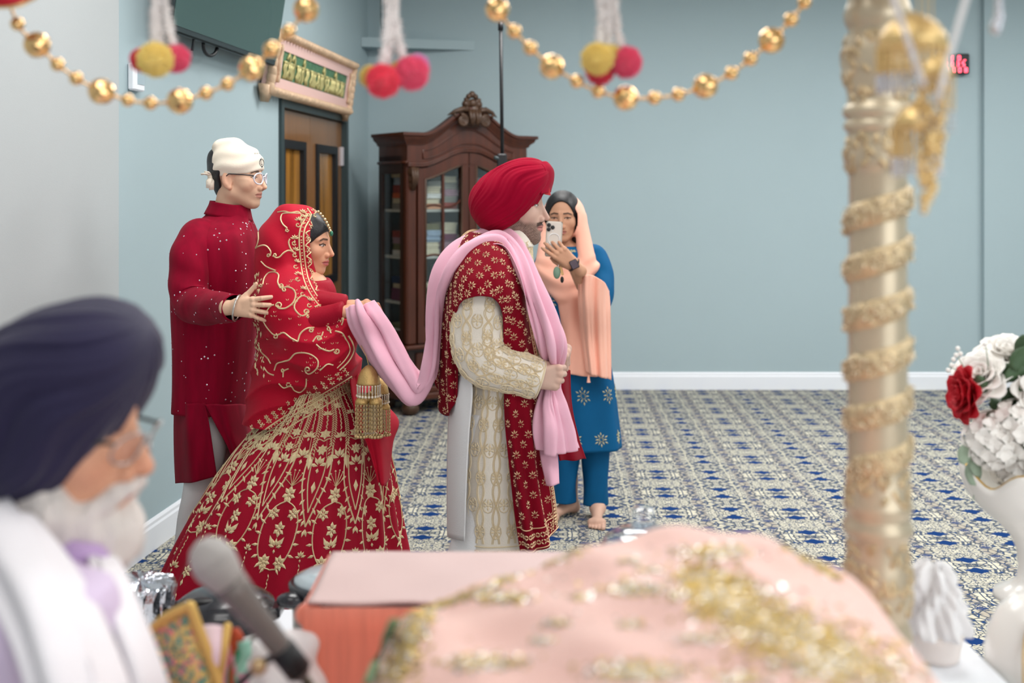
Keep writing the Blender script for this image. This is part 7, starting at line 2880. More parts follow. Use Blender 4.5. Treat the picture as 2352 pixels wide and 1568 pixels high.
garland([(40, 55, 16), (85, 103, 30), (132, 148, 16), (175, 180, 16), (233, 210, 30), (293, 230, 15), (345, 237, 16), (413, 232, 30), (473, 214, 16), (522, 193, 16), (578, 157, 30), (624, 113, 20), (663, 72, 17), (703, 22, 30)],
        (0, -60), (742, -60), 'gold bead garland looping in front of the television on the left')
garland([(1142, 22, 28), (1181, 72, 17), (1218, 110, 17), (1268, 153, 29), (1325, 187, 16), (1374, 210, 16), (1437, 225, 29), (1503, 225, 16), (1558, 217, 16), (1620, 198, 29), (1680, 168, 16), (1724, 135, 17), (1772, 93, 30), (1817, 45, 17), (1848, 5, 16)],
        (1104, -60), (1880, -60), 'gold bead garland looping across the bare end wall in the middle')

# ---- pompom clusters
POM = {'yellow': srgb(252, 228, 138), 'rose': srgb(252, 74, 104), 'pink': srgb(252, 100, 140), 'orchid': srgb(240, 160, 212)}


def pom_mesh(colname, seed):
    rn = np.random.default_rng(seed)
    m = mat('pompom_' + colname, POM[colname], 0.9, sheen=0.4)
    v, f = [], []
    b = MB().ball((0, 0, 0), 0.80, 20, 14)
    v, f = list(b.v), list(b.f)
    N_ = 1500
    d = rn.normal(size=(N_, 3))
    d /= np.linalg.norm(d, axis=1, keepdims=True)
    for k in range(N_):
        a = d[k]
        L = rn.uniform(0.92, 1.05)
        t = np.cross(a, rn.normal(size=3))
        t /= np.linalg.norm(t) + 1e-9
        s = np.cross(a, t)
        tip = a * L + rn.normal(size=3) * 0.04
        n = len(v)
        v += [tuple(a * 0.7 + t * 0.05), tuple(a * 0.7 - t * 0.05), tuple(tip + s * 0.035), tuple(tip - s * 0.035)]
        f += [(n, n + 2, n + 1), (n + 1, n + 3, n), (n, n + 2, n + 3), (n + 1, n + 2, n + 3)]
    me = bpy.data.meshes.new('pompom')
    me.from_pydata(v, [], f)
    me.materials.append(m)
    return me


pm_cache = {c: pom_mesh(c, i) for i, c in enumerate(POM)}
M_fuzz = mat('white_fuzzy_yarn', srgb(250, 244, 241), 0.9, sheen=0.4)


def fuzzy(pts, r, seed):
    """Tinsel-like white string with short bristles."""
    rn = random.Random(seed)
    p = cr(pts, 60)
    b = MB().tube([tuple(q) for q in p], r * 0.55, 6)
    for k in range(260):
        i = rn.randrange(60)
        a = rn.uniform(0, 2 * math.pi)
        q = Vector(tuple(p[i])) + Vector((0, 0, rn.uniform(-.004, .004)))
        e = q + Vector((math.cos(a), math.sin(a), rn.uniform(-.5, .2))) * r * rn.uniform(.9, 1.35)
        s = Vector((-math.sin(a), math.cos(a), 0)) * r * 0.25
        b.add([q - s, q + s, e], [(0, 1, 2)])
        b.add([q + Vector((0, 0, r * .25)), q - Vector((0, 0, r * .25)), e], [(0, 1, 2)])
    return b


def cluster(poms, strings, label, Yk=PY_):
    root = tag(empty('pompom_tassel', P(poms[0][0], poms[0][1], Yk)), label, 'tassel', 'pompom tassels hung from the canopy')
    for i, (x, y, r, c, dy) in enumerate(poms):
        o = bpy.data.objects.new('pompom', pm_cache[c])
        COL.objects.link(o)
        o.location = P(x, y, Yk + dy)
        o.scale = (r / PSC,) * 3
        o.rotation_euler = (i * 1.3, i * 0.7, i)
        set_parent(o, root)
    for i, pts in enumerate(strings):
        fuzzy([P(x, y, Yk + 0.004 * i) for x, y in pts], 0.0088, i + int(poms[0][0])).build('string', M_fuzz, root)
    return root


cluster([(357, 137, 40, 'yellow', -.02), (326, 138, 28, 'rose', .02), (404, 134, 33, 'pink', .01)], [[(354, -50), (356, 30), (354, 105)], [(366, -50), (362, 40), (364, 100)], [(372, -50), (382, 30), (398, 104)]],
        'pompom tassel with a yellow pompom between two pink ones in front of the television')
cluster([(852, 176, 27, 'yellow', .02), (880, 186, 39, 'rose', -.02), (946, 168, 40, 'pink', .0), (960, 150, 26, 'orchid', .012), (915, 160, 20, 'yellow', .03)], [[(890, -50), (892, 40), (880, 150)], [(900, -50), (902, 60), (884, 150)], [(906, -50), (910, 50), (926, 140)]],
        'pompom tassel mostly of rose and pink pompoms above the cabinet')
cluster([(1372, 135, 37, 'yellow', -.02), (1402, 128, 26, 'yellow', .0), (1378, 162, 34, 'rose', .015), (1438, 143, 37, 'pink', .0)], [[(1380, -50), (1382, 30), (1378, 108)], [(1398, -50), (1396, 40), (1398, 110)], [(1410, -50), (1414, 40), (1428, 115)]],
        'pompom tassel with two yellow pompoms above pink ones in front of the end wall')

# ---- hanging gold ornament by the pillar
HY = 1.25
HS = F / HY
orn = tag(empty('hanging_bell_ornament', P(2125, 250, HY)), 'blurred gold bell ornament with bead fringes hanging beside the pillar', 'ornament')


def bell(cx_, top, rad, hgt, f1, f2, Yk, nstr=26):
    Mx = Matrix.Translation(P(cx_, 0, Yk))
    S_ = F / Yk
    z = lambda y: EYE + (HOR - y) / S_ - P(cx_, 0, Yk).z
    R_ = rad / S_
    d = MB().lathe([(R_ * 0.06, z(top - 8)), (R_ * 0.3, z(top)), (R_ * 0.7, z(top + hgt * 0.25)), (R_ * 0.92, z(top + hgt * 0.6)), (R_, z(top + hgt)), (R_ * 0.9, z(top + hgt))], 30, Mx).build('bell_dome', M_goldp, orn, smooth=True)
    b, c = MB(), MB()
    for k in range(nstr):
        a = 2 * math.pi * k / nstr
        x, y = R_ * 0.96 * math.cos(a), R_ * 0.96 * math.sin(a)
        zz = np.linspace(z(top + hgt), z(f1), 7)
        for q in zz:
            b.ball(Mx @ Vector((x, y, q)), R_ * 0.07, 6, 4, (1, 1, 1.5))
        for q in np.linspace(z(f1), z(f2), 5)[1:]:
            c.ball(Mx @ Vector((x, y, q)), R_ * 0.065, 6, 4, (1, 1, 1.4))
    b.build('gold_fringe', M_goldp, d, smooth=True)
    c.build('crystal_fringe', M_silverp, d, smooth=True)


bell(2096, 36, 80, 78, 165, 205, HY + 0.03)
bell(2106, 238, 56, 58, 355, 400, HY)
bell(2150, 130, 40, 50, 250, 300, HY - 0.03, 18)
b = MB()
rn = random.Random(8)
for k in range(150):
    y = rn.uniform(170, 470)
    w_ = np.interp(y, [170, 300, 400, 440, 480], [34, 34, 22, 14, 8])
    b.ball(P(2138 - 0.03 * (y - 200) + rn.uniform(-w_, w_), y, HY - 0.04 + rn.uniform(-.01, .01)), rn.uniform(5, 10) / HS, 7, 5)
b.ball(P(2124, 455, HY - .04), 14 / HS, 10, 8).ball(P(2123, 478, HY - .04), 10 / HS, 10, 8, (1, 1, 1.4))
b.build('bead_drop', mat('pale_gold_bead', srgb(242, 208, 146), 0.25, 0.55), orn, smooth=True)
M_strap = mat('white_satin_strap', srgb(244, 242, 242), 0.5, sheen=0.2)
for a_, c_ in (((2022, -90), (2122, 200)), ((2244, -90), (2150, 235))):
    b = MB()
    A, C = P(a_[0], a_[1], HY - .06), P(c_[0], c_[1], HY - .06)
    b.tube([A + (C - A) * t for t in np.linspace(0, 1, 14)], 15 / HS, 8, flat=0.3)
    b.build('strap', M_strap, orn, smooth=True)
b = MB()
for x in (2125, 2110, 2140):
    b.tube([P(x, -330, HY), P(x, 60, HY)], 0.0012, 5)
b.build('suspension_cord', M_goldp, orn)
cry = tag(empty('crystal_strand', P(2290, 40, HY)), 'strand of clear crystal drops hanging at the top right', 'ornament')
b = MB()
for y, r in ((-60, 8), (-40, 8), (-20, 9), (0, 9), (20, 10), (42, 13), (62, 15)):
    b.ball(P(2294 - (y > 50) * 6, y, HY), r / HS, 8, 6, (1, 1, 1.25))
b.tube([P(2294, -330, HY), P(2294, 40, HY)], 0.001, 5)
b.build('crystal_beads', M_silverp, cry, smooth=True)

# ---- covered scripture bed: peach cloth mound
M_rum = mat('peach_silk_cover', srgb(236, 190, 178), 0.6, sheen=0.25, bump=0.08, bump_scale=180, var=0.04, var_scale=12)
ridge = [(-0.175, 0.86), (-0.16, 1.00), (-0.147, 1.075), (-0.120, 1.118), (-0.085, 1.134), (-0.013, 1.157), (0.077, 1.195), (0.136, 1.208), (0.211, 1.218), (0.261, 1.214), (0.31, 1.2), (0.385, 1.157), (0.435, 1.10), (0.465, 1.03), (0.49, 0.94), (0.50, 0.86)]
rdg = cr(ridge, 120)
yy = np.linspace(0.62, 1.56, 90)
mp_ = np.zeros((90, 120, 3))
for j, Yv in enumerate(yy):
    fo = smoothstep(1.27, 1.52, np.array([Yv]))[0]
    nr = smoothstep(0.75, 0.62, np.array([Yv]))[0]
    zz = rdg[:, 1] - (rdg[:, 1] - 0.86) * (fo ** 1.5) * 0.98 - 0.25 * nr * (rdg[:, 1] - 0.86)
    xs_ = 0.165 + (rdg[:, 0] - 0.165) * (0.80 + 0.20 * (Yv / 1.3) + 0.10 * fo)
    wr = 0.004 * np.sin(rdg[:, 0] * 60 + Yv * 22) + 0.003 * np.sin(Yv * 55 + rdg[:, 0] * 31)
    mp_[j] = np.stack([xs_, np.full(120, Yv), zz + wr], 1)
ms_ = Surf(mp_)
if ms_.n[40, 60][2] < 0:
    ms_.flip()
mound = ms_.obj('covered_scripture', M_rum, None, 0.006)
tag(mound, 'peach silk cover with gold sequin embroidery heaped over the bed in front', 'cloth cover')
mv, mf = ms_.mesh()
mb_ = bvh_of(mv, mf)
M_seq = mat('gold_sequin', srgb(196, 164, 84), 0.3, 0.65)
M_seqs = mat('silver_sequin', srgb(232, 230, 226), 0.2, 0.7)
Eg, Es = Embroidery(), Embroidery()
rn = random.Random(31)


def flakes(n, gen, r0=.002, r1=.0045, silver=0.25):
    for k in range(n):
        x, y = gen()
        loc, nor = cast_px(mb_, x, y, 0.001)
        if loc is None:
            continue
        nn = w3(nor) + np.array([rn.uniform(-.5, .5), rn.uniform(-.5, .5), rn.uniform(-.2, .2)])
        nn /= np.linalg.norm(nn)
        a = rn.uniform(0, 6.28)
        (Es if rn.random() < silver else Eg).petal(w3(loc), nn, np.array([math.cos(a), math.sin(a), 0.1]), rn.uniform(r0, r1), rn.uniform(r0, r1) * 0.8, 0.001)


def along(pts, w):
    c = cr(pts, 60)
    def g():
        i = rn.randrange(60)
        ww = w if not callable(w) else w(i / 59)
        return c[i][0] + rn.gauss(0, 1) * ww, c[i][1] + rn.gauss(0, 1) * ww * 0.5
    return g


flakes(420, along([(1335, 1262), (1240, 1298), (1150, 1336), (1060, 1372), (990, 1398)], 9))
flakes(900, along([(985, 1395), (945, 1450), (915, 1510), (885, 1568)], lambda t: 16 + 14 * t), .002, .005)
flakes(2600, along([(1600, 1330), (1680, 1380), (1780, 1440), (1890, 1500), (2010, 1560)], lambda t: 38 + 34 * t), .002, .0055)
flakes(300, along([(1800, 1250), (1850, 1280), (1920, 1325)], 8))
for cx_, cy_, n, w_ in ((1160, 1372, 190, 34), (1640, 1268, 230, 44), (1450, 1352, 170, 40), (1110, 1520, 210, 46), (1470, 1545, 320, 52), (1450, 1290, 40, 16), (1330, 1370, 40, 16), (1280, 1430, 45, 18), (1450, 1435, 45, 18), (1600, 1465, 60, 22), (1240, 1470, 30, 14), (1500, 1310, 40, 16), (1700, 1560, 90, 30)):
    flakes(n, lambda cx_=cx_, cy_=cy_, w_=w_: (cx_ + rn.gauss(0, 1) * w_, cy_ + rn.gauss(0, 1) * w_ * 0.22), .002, .0048, 0.4)
flakes(60, lambda: (rn.uniform(1050, 1900), rn.uniform(1270, 1560)), .0018, .003, 0.7)
tag(Eg.build('gold_sequins', M_seq, mound), kind='stuff')
tag(Es.build('silver_sequins', M_seqs, mound), kind='stuff')
# gold border strip along the left fall
gr_ = MB().tube([cast_px(mb_, x, y, 0.002)[0] or P(x, y, 1.2) for x, y in ((905, 1425), (890, 1470), (868, 1520), (845, 1567))], 0.006, 6, flat=0.5)
set_parent(gr_.build('green_edge', mat('green_edge_satin', srgb(120, 150, 110), 0.5), None, smooth=True), mound)
# the wooden bed under the cloth
MB_ = mound
MB().box((0.0, 0.72, 0.78), (0.34, 1.36, 0.86), None, bev=0.01).build('bed_board', M_mahog, MB_)
for x, y in ((0.03, 0.76), (0.31, 0.76), (0.03, 1.32), (0.31, 1.32)):
    MB().lathe([(0.018, 0.451), (0.022, 0.5), (0.016, 0.55), (0.022, 0.65), (0.02, 0.78)], 12, Matrix.Translation((x, y, 0))).build('leg', M_mahog, MB_, smooth=True)

# ---- cloth covered box with coral frill behind it
bz, bx0_, bx1_, by0, by1 = 0.964, -0.315, 0.22, 1.75, 2.0
cbx = tag(empty('draped_box', (-0.05, 1.87, 0.45)), 'box draped with pale pink cloth and a pleated coral front', 'draped box')
MB().box((bx0_ + 0.01, by0 + 0.012, 0.451), (bx1_ - 0.01, by1 - 0.01, bz - 0.006), None).build('box', M_white, cbx)
tp_ = ctrl_sheet([[Vector((x, y, bz + 0.002 * math.sin(x * 40 + y * 30))) for x in np.linspace(bx0_, bx1_, 8)] for y in np.linspace(by1, by0, 5)], 50, 20)
Surf(tp_).obj('top_cloth', mat('pale_pink_satin', srgb(208, 178, 174), 0.6, sheen=0.2), cbx, 0.004)
n = 200
frl = np.zeros((14, n, 3))
for j in range(14):
    t = j / 13
    x = np.linspace(bx0_ - 0.005, bx1_, n)
    dep = 0.004 + 0.016 * t * (0.6 + 0.4 * np.sin(x * 95 + 1.3 * np.sin(x * 21))) + 0.008 * t * np.sin(x * 47)
    frl[j] = np.stack([x, by0 - dep, np.full(n, bz - 0.002 - t * 0.50)], 1)
M_coral = mat('coral_satin', srgb(240, 136, 110), 0.55, sheen=0.25, var=0.12, var_scale=14, stretch=(8, 1, 0.5))
Surf(frl).obj('coral_frill', M_coral, cbx, 0.003)
lf_ = np.zeros((12, 60, 3))
for j in range(12):
    t = j / 11
    y = np.linspace(by1, by0, 60)
    lf_[j] = np.stack([bx0_ - 0.004 - 0.016 * t * (0.6 + 0.4 * np.sin(y * 90)), y, np.full(60, bz - 0.002 - t * 0.50)], 1)
Surf(lf_).obj('coral_frill', M_coral, cbx, 0.003)
MB().ball(P(712, 1412, 1.76), 0.02, 10, 8, (1.2, 0.7, 1)).build('gathered_bow', M_coral, cbx, smooth=True)

# ---- glass lid behind the mound
M_glass = thin_glass('clear_glass', (0.93, 0.95, 0.98, 1), 0.12)
gd = tag(empty('glass_dome', P(1478, 1300, 2.15)), 'clear glass dome lid with a knob behind the peach cover', 'glass dome')
S2 = F / 2.15
Mg = Matrix.Translation((P(1478, 0, 2.15).x, 2.15, 0))
zg = lambda y: EYE + (HOR - y) / S2
MB().lathe([(0.5 / S2, zg(1164)), (22 / S2, zg(1166)), (31 / S2, zg(1176)), (32 / S2, zg(1196)), (24 / S2, zg(1206)), (24 / S2, zg(1212))], 20, Mg).build('knob', M_glass, gd, smooth=True)
MB().lathe([(24 / S2, zg(1211)), (60 / S2, zg(1216)), (88 / S2, zg(1232)), (104 / S2, zg(1262)), (108 / S2, zg(1300)), (108 / S2, zg(1340)), (105 / S2, zg(1340)), (105 / S2, zg(1300)), (101 / S2, zg(1264)), (86 / S2, zg(1236)), (59 / S2, zg(1220)), (2 / S2, zg(1215))], 32, Mg).build('dome', M_glass, gd, smooth=True)
zt_ = zg(1340)
MB().lathe([(0.10, zt_ - 0.012), (0.105, zt_ - 0.004), (0.10, zt_)], 28, Mg).build('tray', M_white, gd, smooth=True)
MB().lathe([(0.06, 0.452), (0.055, 0.47), (0.02, 0.5), (0.02, zt_ - 0.03), (0.05, zt_ - 0.012)], 20, Mg).build('stand', M_white, gd, smooth=True)

# ---- microphone on a stand
MY = 1.35
mic = tag(empty('microphone', P(485, 1280, MY)), 'silver handheld microphone tilted in a stand clip in the left foreground', 'microphone')
a0, a1 = P(484, 1282, MY), P(655, 1500, MY + 0.02)
dv = (a1 - a0).normalized()
Rm = dv.to_track_quat('Z', 'Y').to_matrix().to_4x4()
Mm = Matrix.Translation(a0) @ Rm
M_mesh = mat('steel_mesh_grille', srgb(214, 210, 206), 0.5, 0.3, bump=1.0, bump_scale=500)
M_mbody = mat('microphone_grey', srgb(120, 112, 108), 0.35, 0.3)
MB().lathe([(0.004, -0.0255), (0.015, -0.021), (0.0235, -0.010), (0.0258, 0.0), (0.0262, 0.006)], 28, Mm).build('grille_top', M_mesh, mic, smooth=True)
MB().lathe([(0.0262, 0.006), (0.0268, 0.009), (0.0262, 0.012), (0.0225, 0.028), (0.020, 0.036)], 28, Mm).build('grille_base', M_mesh, mic, smooth=True)
MB().lathe([(0.020, 0.036), (0.0195, 0.05), (0.0155, 0.09), (0.0125, 0.17), (0.0125, 0.18), (0.010, 0.185)], 24, Mm).build('handle', M_mbody, mic, smooth=True)
st = tag(empty('microphone_stand', (P(700, 0, MY).x, MY, 0.45)), 'dark microphone stand with a short boom below the microphone', 'stand')
e0 = Mm @ Vector((0, 0, 0.19))
pe_ = P(720, 1590, MY + 0.03)
MB().tube([Mm @ Vector((0, 0, 0.14)), Mm @ Vector((0, 0, 0.178))], 0.0165, 12).build('clip', M_black, st, smooth=True)
MB().tube([e0, pe_, Vector((pe_.x + 0.01, pe_.y + 0.02, 0.8))], 0.0062, 10).build('boom', mat('stand_bronze', srgb(92, 80, 66), 0.3, 0.7), st, smooth=True)
MB().tube([P(545, 1575, MY + .02), P(592, 1528, MY + .02), P(640, 1500, MY + .02)], 0.0045, 8).build('side_rod', M_black, st, smooth=True)
MB().ball(P(594, 1530, MY + .0), 0.0105, 10, 8).build('wing_nut', mat('brass_nut', srgb(196, 168, 128), 0.3, 0.7), st, smooth=True)
MB().tube([Vector((pe_.x + 0.01, pe_.y + 0.02, 0.82)), Vector((pe_.x + 0.01, pe_.y + 0.02, 0.46))], 0.009, 10).build('upright', M_black, st)
MB().lathe([(0.10, 0.451), (0.10, 0.462), (0.02, 0.472), (0.012, 0.48)], 24, Matrix.Translation((pe_.x + 0.01, pe_.y + 0.02, 0))).build('base', M_black, st, smooth=True)

# ---- serving table with pots, beyond the platform
tb = tag(empty('serving_table', (-0.75, 2.7, 0)), 'low table with white top that carries the pots', 'table')
MB().box((-1.25, 2.38, 0.47), (-0.15, 3.0, 0.5), None, bev=0.006).build('table_top', M_white, tb)
for x in (-1.2, -0.2):
    for y in (2.42, 2.96):
        MB().box((x - 0.02, y - 0.02, 0), (x + 0.02, y + 0.02, 0.47)).build('leg', M_char, tb)
M_steel = mat('brushed_steel', srgb(196, 194, 190), 0.28, 0.9, bump=0.05, bump_scale=200)
M_bplast = mat('black_plastic', srgb(36, 36, 42), 0.22, coat=0.4)
KY = 2.6
KS = F / KY
pot = tag(empty('insulated_pot', P(516, 1400, KY)), 'round steel insulated pot with a shiny black lid beside the microphone', 'pot')
Mp = Matrix.Translation((P(516, 0, KY).x, KY, 0))
zk = lambda y: EYE + (HOR - y + 14) / KS
MB().lathe([(98 / KS, 0.501), (104 / KS, 0.505), (106 / KS, zk(1432)), (104 / KS, zk(1428))], 40, Mp).build('body', M_steel, pot, smooth=True)
lid = MB().lathe([(108 / KS, zk(1442)), (114 / KS, zk(1436)), (115 / KS, zk(1412)), (112 / KS, zk(1398)), (104 / KS, zk(1394)), (102 / KS, zk(1390)), (84 / KS, zk(1378)), (50 / KS, zk(1368)), (10 / KS, zk(1364))], 44, Mp).build('lid', M_bplast, pot, smooth=True)
MB().ball(Vector((P(470, 0, KY - .03).x, KY - 0.055, zk(1374))), 0.028, 16, 8, (1.1, 0.6, 0.22)).build('lid_grip', M_black, lid, smooth=True)
for s in (-1, 1):
    MB().box((P(516 + s * 118, 0, KY).x - 0.014, KY - 0.03, zk(1428)), (P(516 + s * 118, 0, KY).x + 0.014, KY + 0.03, zk(1402)), None, bev=0.006).build('handle', M_bplast, pot)
pot2 = tag(empty('crock_pot', P(765, 1400, KY)), 'steel pot with a black rimmed glass lid and side handle behind the draped box', 'pot')
Mp2 = Matrix.Translation((P(768, 0, KY).x, KY - 0.02, 0))
MB().lathe([(86 / KS, 0.501), (90 / KS, 0.505), (92 / KS, zk(1372)), (94 / KS, zk(1362)), (90 / KS, zk(1362))], 40, Mp2).build('body', M_steel, pot2, smooth=True)
MB().lathe([(92 / KS, zk(1372)), (95 / KS, zk(1366)), (93 / KS, zk(1358))], 40, Mp2).build('white_rim', M_white, pot2, smooth=True)
l2 = MB().lathe([(94 / KS, zk(1360)), (99 / KS, zk(1354)), (100 / KS, zk(1342)), (94 / KS, zk(1336)), (88 / KS, zk(1338))], 40, Mp2).build('lid_rim', M_bplast, pot2, smooth=True)
MB().lathe([(90 / KS, zk(1340)), (86 / KS, zk(1330)), (60 / KS, zk(1318)), (20 / KS, zk(1312)), (4 / KS, zk(1311))], 40, Mp2).build('glass_lid', mat('grey_glass_lid', srgb(176, 188, 194), 0.08, coat=0.5), pot2, smooth=True)
MB().ball(P(668, 1378, KY - 0.09), 0.028, 14, 8, (1.15, 0.9, 0.62)).build('handle', M_bplast, pot2, smooth=True)
# foil covered tray
M_foil = mat('crinkled_foil', srgb(208, 212, 220), 0.16, 1.0, bump=0.5, bump_scale=40)
foil = tag(empty('foil_covered_bowl', P(325, 1440, 2.62)), 'round bowl wrapped in crinkled silver foil behind the elderly man', 'bowl')
rf_ = random.Random(2)
tabl = [[rf_.uniform(-1, 1) for _ in range(48)] for _ in range(12)]
S3 = F / 2.62
z3_ = lambda y: EYE + (HOR - y) / S3
b = MB()
prof3 = [(58, 0.501), (66, z3_(1480)), (72, z3_(1440)), (76, z3_(1400)), (78, z3_(1365)), (80, z3_(1345)), (77, z3_(1337)), (60, z3_(1334)), (10, z3_(1334))]
Mf = Matrix.Translation((P(322, 0, 2.62).x, 2.62, 0))
v, f = [], []
for i, (r, z) in enumerate(prof3):
    for k in range(48):
        a = 2 * math.pi * k / 48
        rr2 = r / S3 * (1 + (0.05 * tabl[i][k] if 0 < i < 6 else 0.004 * tabl[i][k]))
        v.append(tuple(Mf @ Vector((rr2 * math.cos(a), rr2 * math.sin(a), z + (0.004 * tabl[i][(k * 7) % 48] if i > 5 else 0.010 * tabl[i][(k * 5) % 48] * (0 < i))))))
for i in range(len(prof3) - 1):
    for k in range(48):
        f.append((i * 48 + k, i * 48 + (k + 1) % 48, (i + 1) * 48 + (k + 1) % 48, (i + 1) * 48 + k))
f.append(tuple(8 * 48 + k for k in range(48)))
b.add(v, f)
b.build('foil_wrap', M_foil, foil)

# ---- folded festive cloths at the lower left
CY_ = 1.62
CS = F / CY_
cl1 = tag(empty('festive_cloth', P(420, 1568, CY_)), 'teal cloth crusted with gold and pink sequins and gold lace edging', 'cloth')
c1 = ctrl_sheet([[P(336, 1462, CY_ + .03), P(380, 1424, CY_), P(438, 1394, CY_ - .01)], [P(345, 1520, CY_ + .02), P(405, 1490, CY_ - .02), P(462, 1462, CY_ - .01)], [P(362, 1580, CY_ + .02), P(430, 1570, CY_ - .03), P(490, 1540, CY_ - .01)], [P(380, 1680, CY_ + .02), P(450, 1670, CY_ - .03), P(520, 1650, CY_ - .01)]], 30, 40)
sc1 = Surf(c1)
if sc1.n[20, 15][1] > 0:
    sc1.flip()
o1 = sc1.obj('cloth', mat('teal_brocade', srgb(96, 160, 142), 0.6), cl1, 0.004)
Eg, Es = Embroidery(), Embroidery()
rr3 = np.random.default_rng(3)
for k in range(620):
    p, n = sc1.sample(np.array([rr3.uniform()]), np.array([rr3.uniform()]))
    nn = n[0] + rr3.normal(size=3) * 0.3
    (Eg if k % 5 else Es).petal(p[0] + n[0] * 0.001, nn / np.linalg.norm(nn), rr3.normal(size=3), rr3.uniform(.002, .006), rr3.uniform(.002, .005), 0.001)
tag(Eg.build('gold_sequins', mat('bright_gold_sequin', srgb(232, 204, 130), 0.35, 0.4), cl1), kind='stuff')
Es.build('pink_sequins', mat('pink_sequin', srgb(236, 130, 150), 0.3, 0.4), cl1)['kind'] = 'stuff'
b = MB()
for q in sc1.p[:, -1][::1]:
    b.ball(tuple(q), 0.0085, 7, 5)
for q in sc1.p[0][::2]:
    b.ball(tuple(q + np.array([0, 0, 0.002])), 0.0085, 7, 5)
b.build('gold_lace', mat('gold_lace', srgb(222, 184, 104), 0.4, 0.4), cl1, smooth=True)
cl2 = tag(empty('pink_cloth', P(480, 1568, CY_)), 'pale pink pointed cloth with gold lace edge beside the teal one', 'cloth')
c2 = ctrl_sheet([[P(452, 1440, CY_ + .02), P(486, 1436, CY_ + .02), P(522, 1440, CY_ + .02)], [P(462, 1500, CY_ + .0), P(488, 1500, CY_ - .01), P(512, 1500, CY_ + .0)], [P(474, 1570, CY_ + .0), P(488, 1570, CY_ - .01), P(500, 1570, CY_ + .0)], [P(478, 1680, CY_), P(488, 1680, CY_ - .01), P(496, 1680, CY_)]], 20, 30)
Surf(c2).obj('cloth', mat('pale_pink_paper', srgb(240, 212, 220), 0.6), cl2, 0.003)
b = MB()
for q in c2[:, -1]:
    b.ball(tuple(q), 0.007, 7, 5)
b.build('gold_lace', MATS['gold_lace'], cl2, smooth=True)
cl3 = tag(empty('ribbon_bundle', P(530, 1560, CY_ + .05)), 'loose pink and green ribbons lying by the microphone stand', 'ribbon')
for nm, cc, pts in (('pink_ribbon', srgb(240, 160, 186), [(512, 1478), (528, 1500), (520, 1540), (505, 1620)]), ('pink_ribbon', srgb(232, 176, 196), [(524, 1476), (538, 1515), (552, 1560), (560, 1640)]), ('green_ribbon', srgb(60, 150, 116), [(550, 1490), (545, 1515), (528, 1540), (540, 1640)]), ('mint_ribbon', srgb(150, 212, 192), [(556, 1470), (560, 1500), (548, 1530), (552, 1640)]), ('rust_ribbon', srgb(190, 78, 44), [(530, 1440), (542, 1462), (534, 1492), (528, 1640)])):
    s_ = cr([tuple(P(x, y, CY_ + .05)) for x, y in pts], 20)
    g = np.stack([s_ + np.array([-0.011, 0, 0]), s_ + np.array([0.0, -0.006, 0]), s_ + np.array([0.011, 0, 0])], 1)
    Surf(g).obj(nm, mat('satin_' + nm + str(pts[0][0]), cc, 0.4), cl3, 0.002)
# white folded napkins
nk = tag(empty('white_napkins', P(640, 1540, 1.7)), 'crumpled white napkins lying in front of the draped box', 'napkin')
def napk(p):
    X = lambda x, y, d: w3(P(x, y, 1.72 + d))
    d = sd_cone(p, X(575, 1560, 0), X(612, 1492, 0), 0.022, 0.016)
    d = smin(d, sd_cone(p, X(612, 1492, 0), X(690, 1488, .02), 0.016, 0.03), 0.02)
    d = smin(d, sd_ell(p, X(650, 1570, .02), (0.065, 0.05, 0.045)), 0.02)
    d = smin(d, sd_ell(p, X(640, 1700, .02), (0.09, 0.06, 0.09)), 0.05)
    return d + 0.003 * np.sin(p[:, 0] * 120 + p[:, 2] * 70)
a, q_ = sdf_mesh(napk, (-0.55, 1.62, 0.6), (-0.2, 1.86, 1.0), 0.005)
mesh_obj('napkin', a, q_, M_white_cloth, nk)
# stand-ins' support: a small side table under these cloths
sd_t = tag(empty('side_table', (-0.5, 1.7, 0.45)), 'small white stand under the festive cloths below the view', 'table')
MB().box((-0.52, 1.60, 0.70), (-0.2, 1.72, 0.73), None, bev=0.006).build('table_top', M_white, sd_t)
for x in (-0.49, -0.24):
    for y in (1.62, 1.70):
        MB().box((x - 0.012, y - 0.012, 0.451), (x + 0.012, y + 0.012, 0.70)).build('leg', M_white, sd_t)
# ------------------------------------------------------------------ right side: flowers, urns, tissue
FY = 2.55
FS = F / FY
fp = lambda x, y, d=0.0: P(x, y, FY + d)
M_petw = mat('white_petal', srgb(240, 236, 230), 0.7)
M_petr = mat('red_petal', srgb(186, 6, 30), 0.6)
M_leaf = mat('green_leaf', srgb(70, 96, 66), 0.5, var=0.25, var_scale=20)
M_leafp = mat('sage_leaf', srgb(150, 168, 146), 0.6, var=0.15, var_scale=20)
M_gilt = mat('gilt_line', srgb(202, 164, 88), 0.3, 0.8)
M_porc = mat('white_porcelain', srgb(238, 234, 228), 0.25, coat=0.3)


def petal_grid(M, L, W, cup, curl_, n=6, m=5):
    """Cupped petal growing along local z, opening towards -y."""
    v, f = [], []
    for i in range(n):
        t = i / (n - 1)
        w_ = W * math.sin(math.pi * (0.12 + 0.80 * t)) ** 0.8
        for j in range(m):
            s = (j / (m - 1) - 0.5) * 2
            x = s * w_
            y = -cup * (t ** 2) * L + 0.35 * w_ * s * s - curl_ * max(0, t - 0.7) ** 2 * L * 4
            v.append(tuple(M @ Vector((x, y, t * L))))
    for i in range(n - 1):
        for j in range(m - 1):
            f.append((i * m + j, i * m + j + 1, (i + 1) * m + j + 1, (i + 1) * m + j))
    return v, f


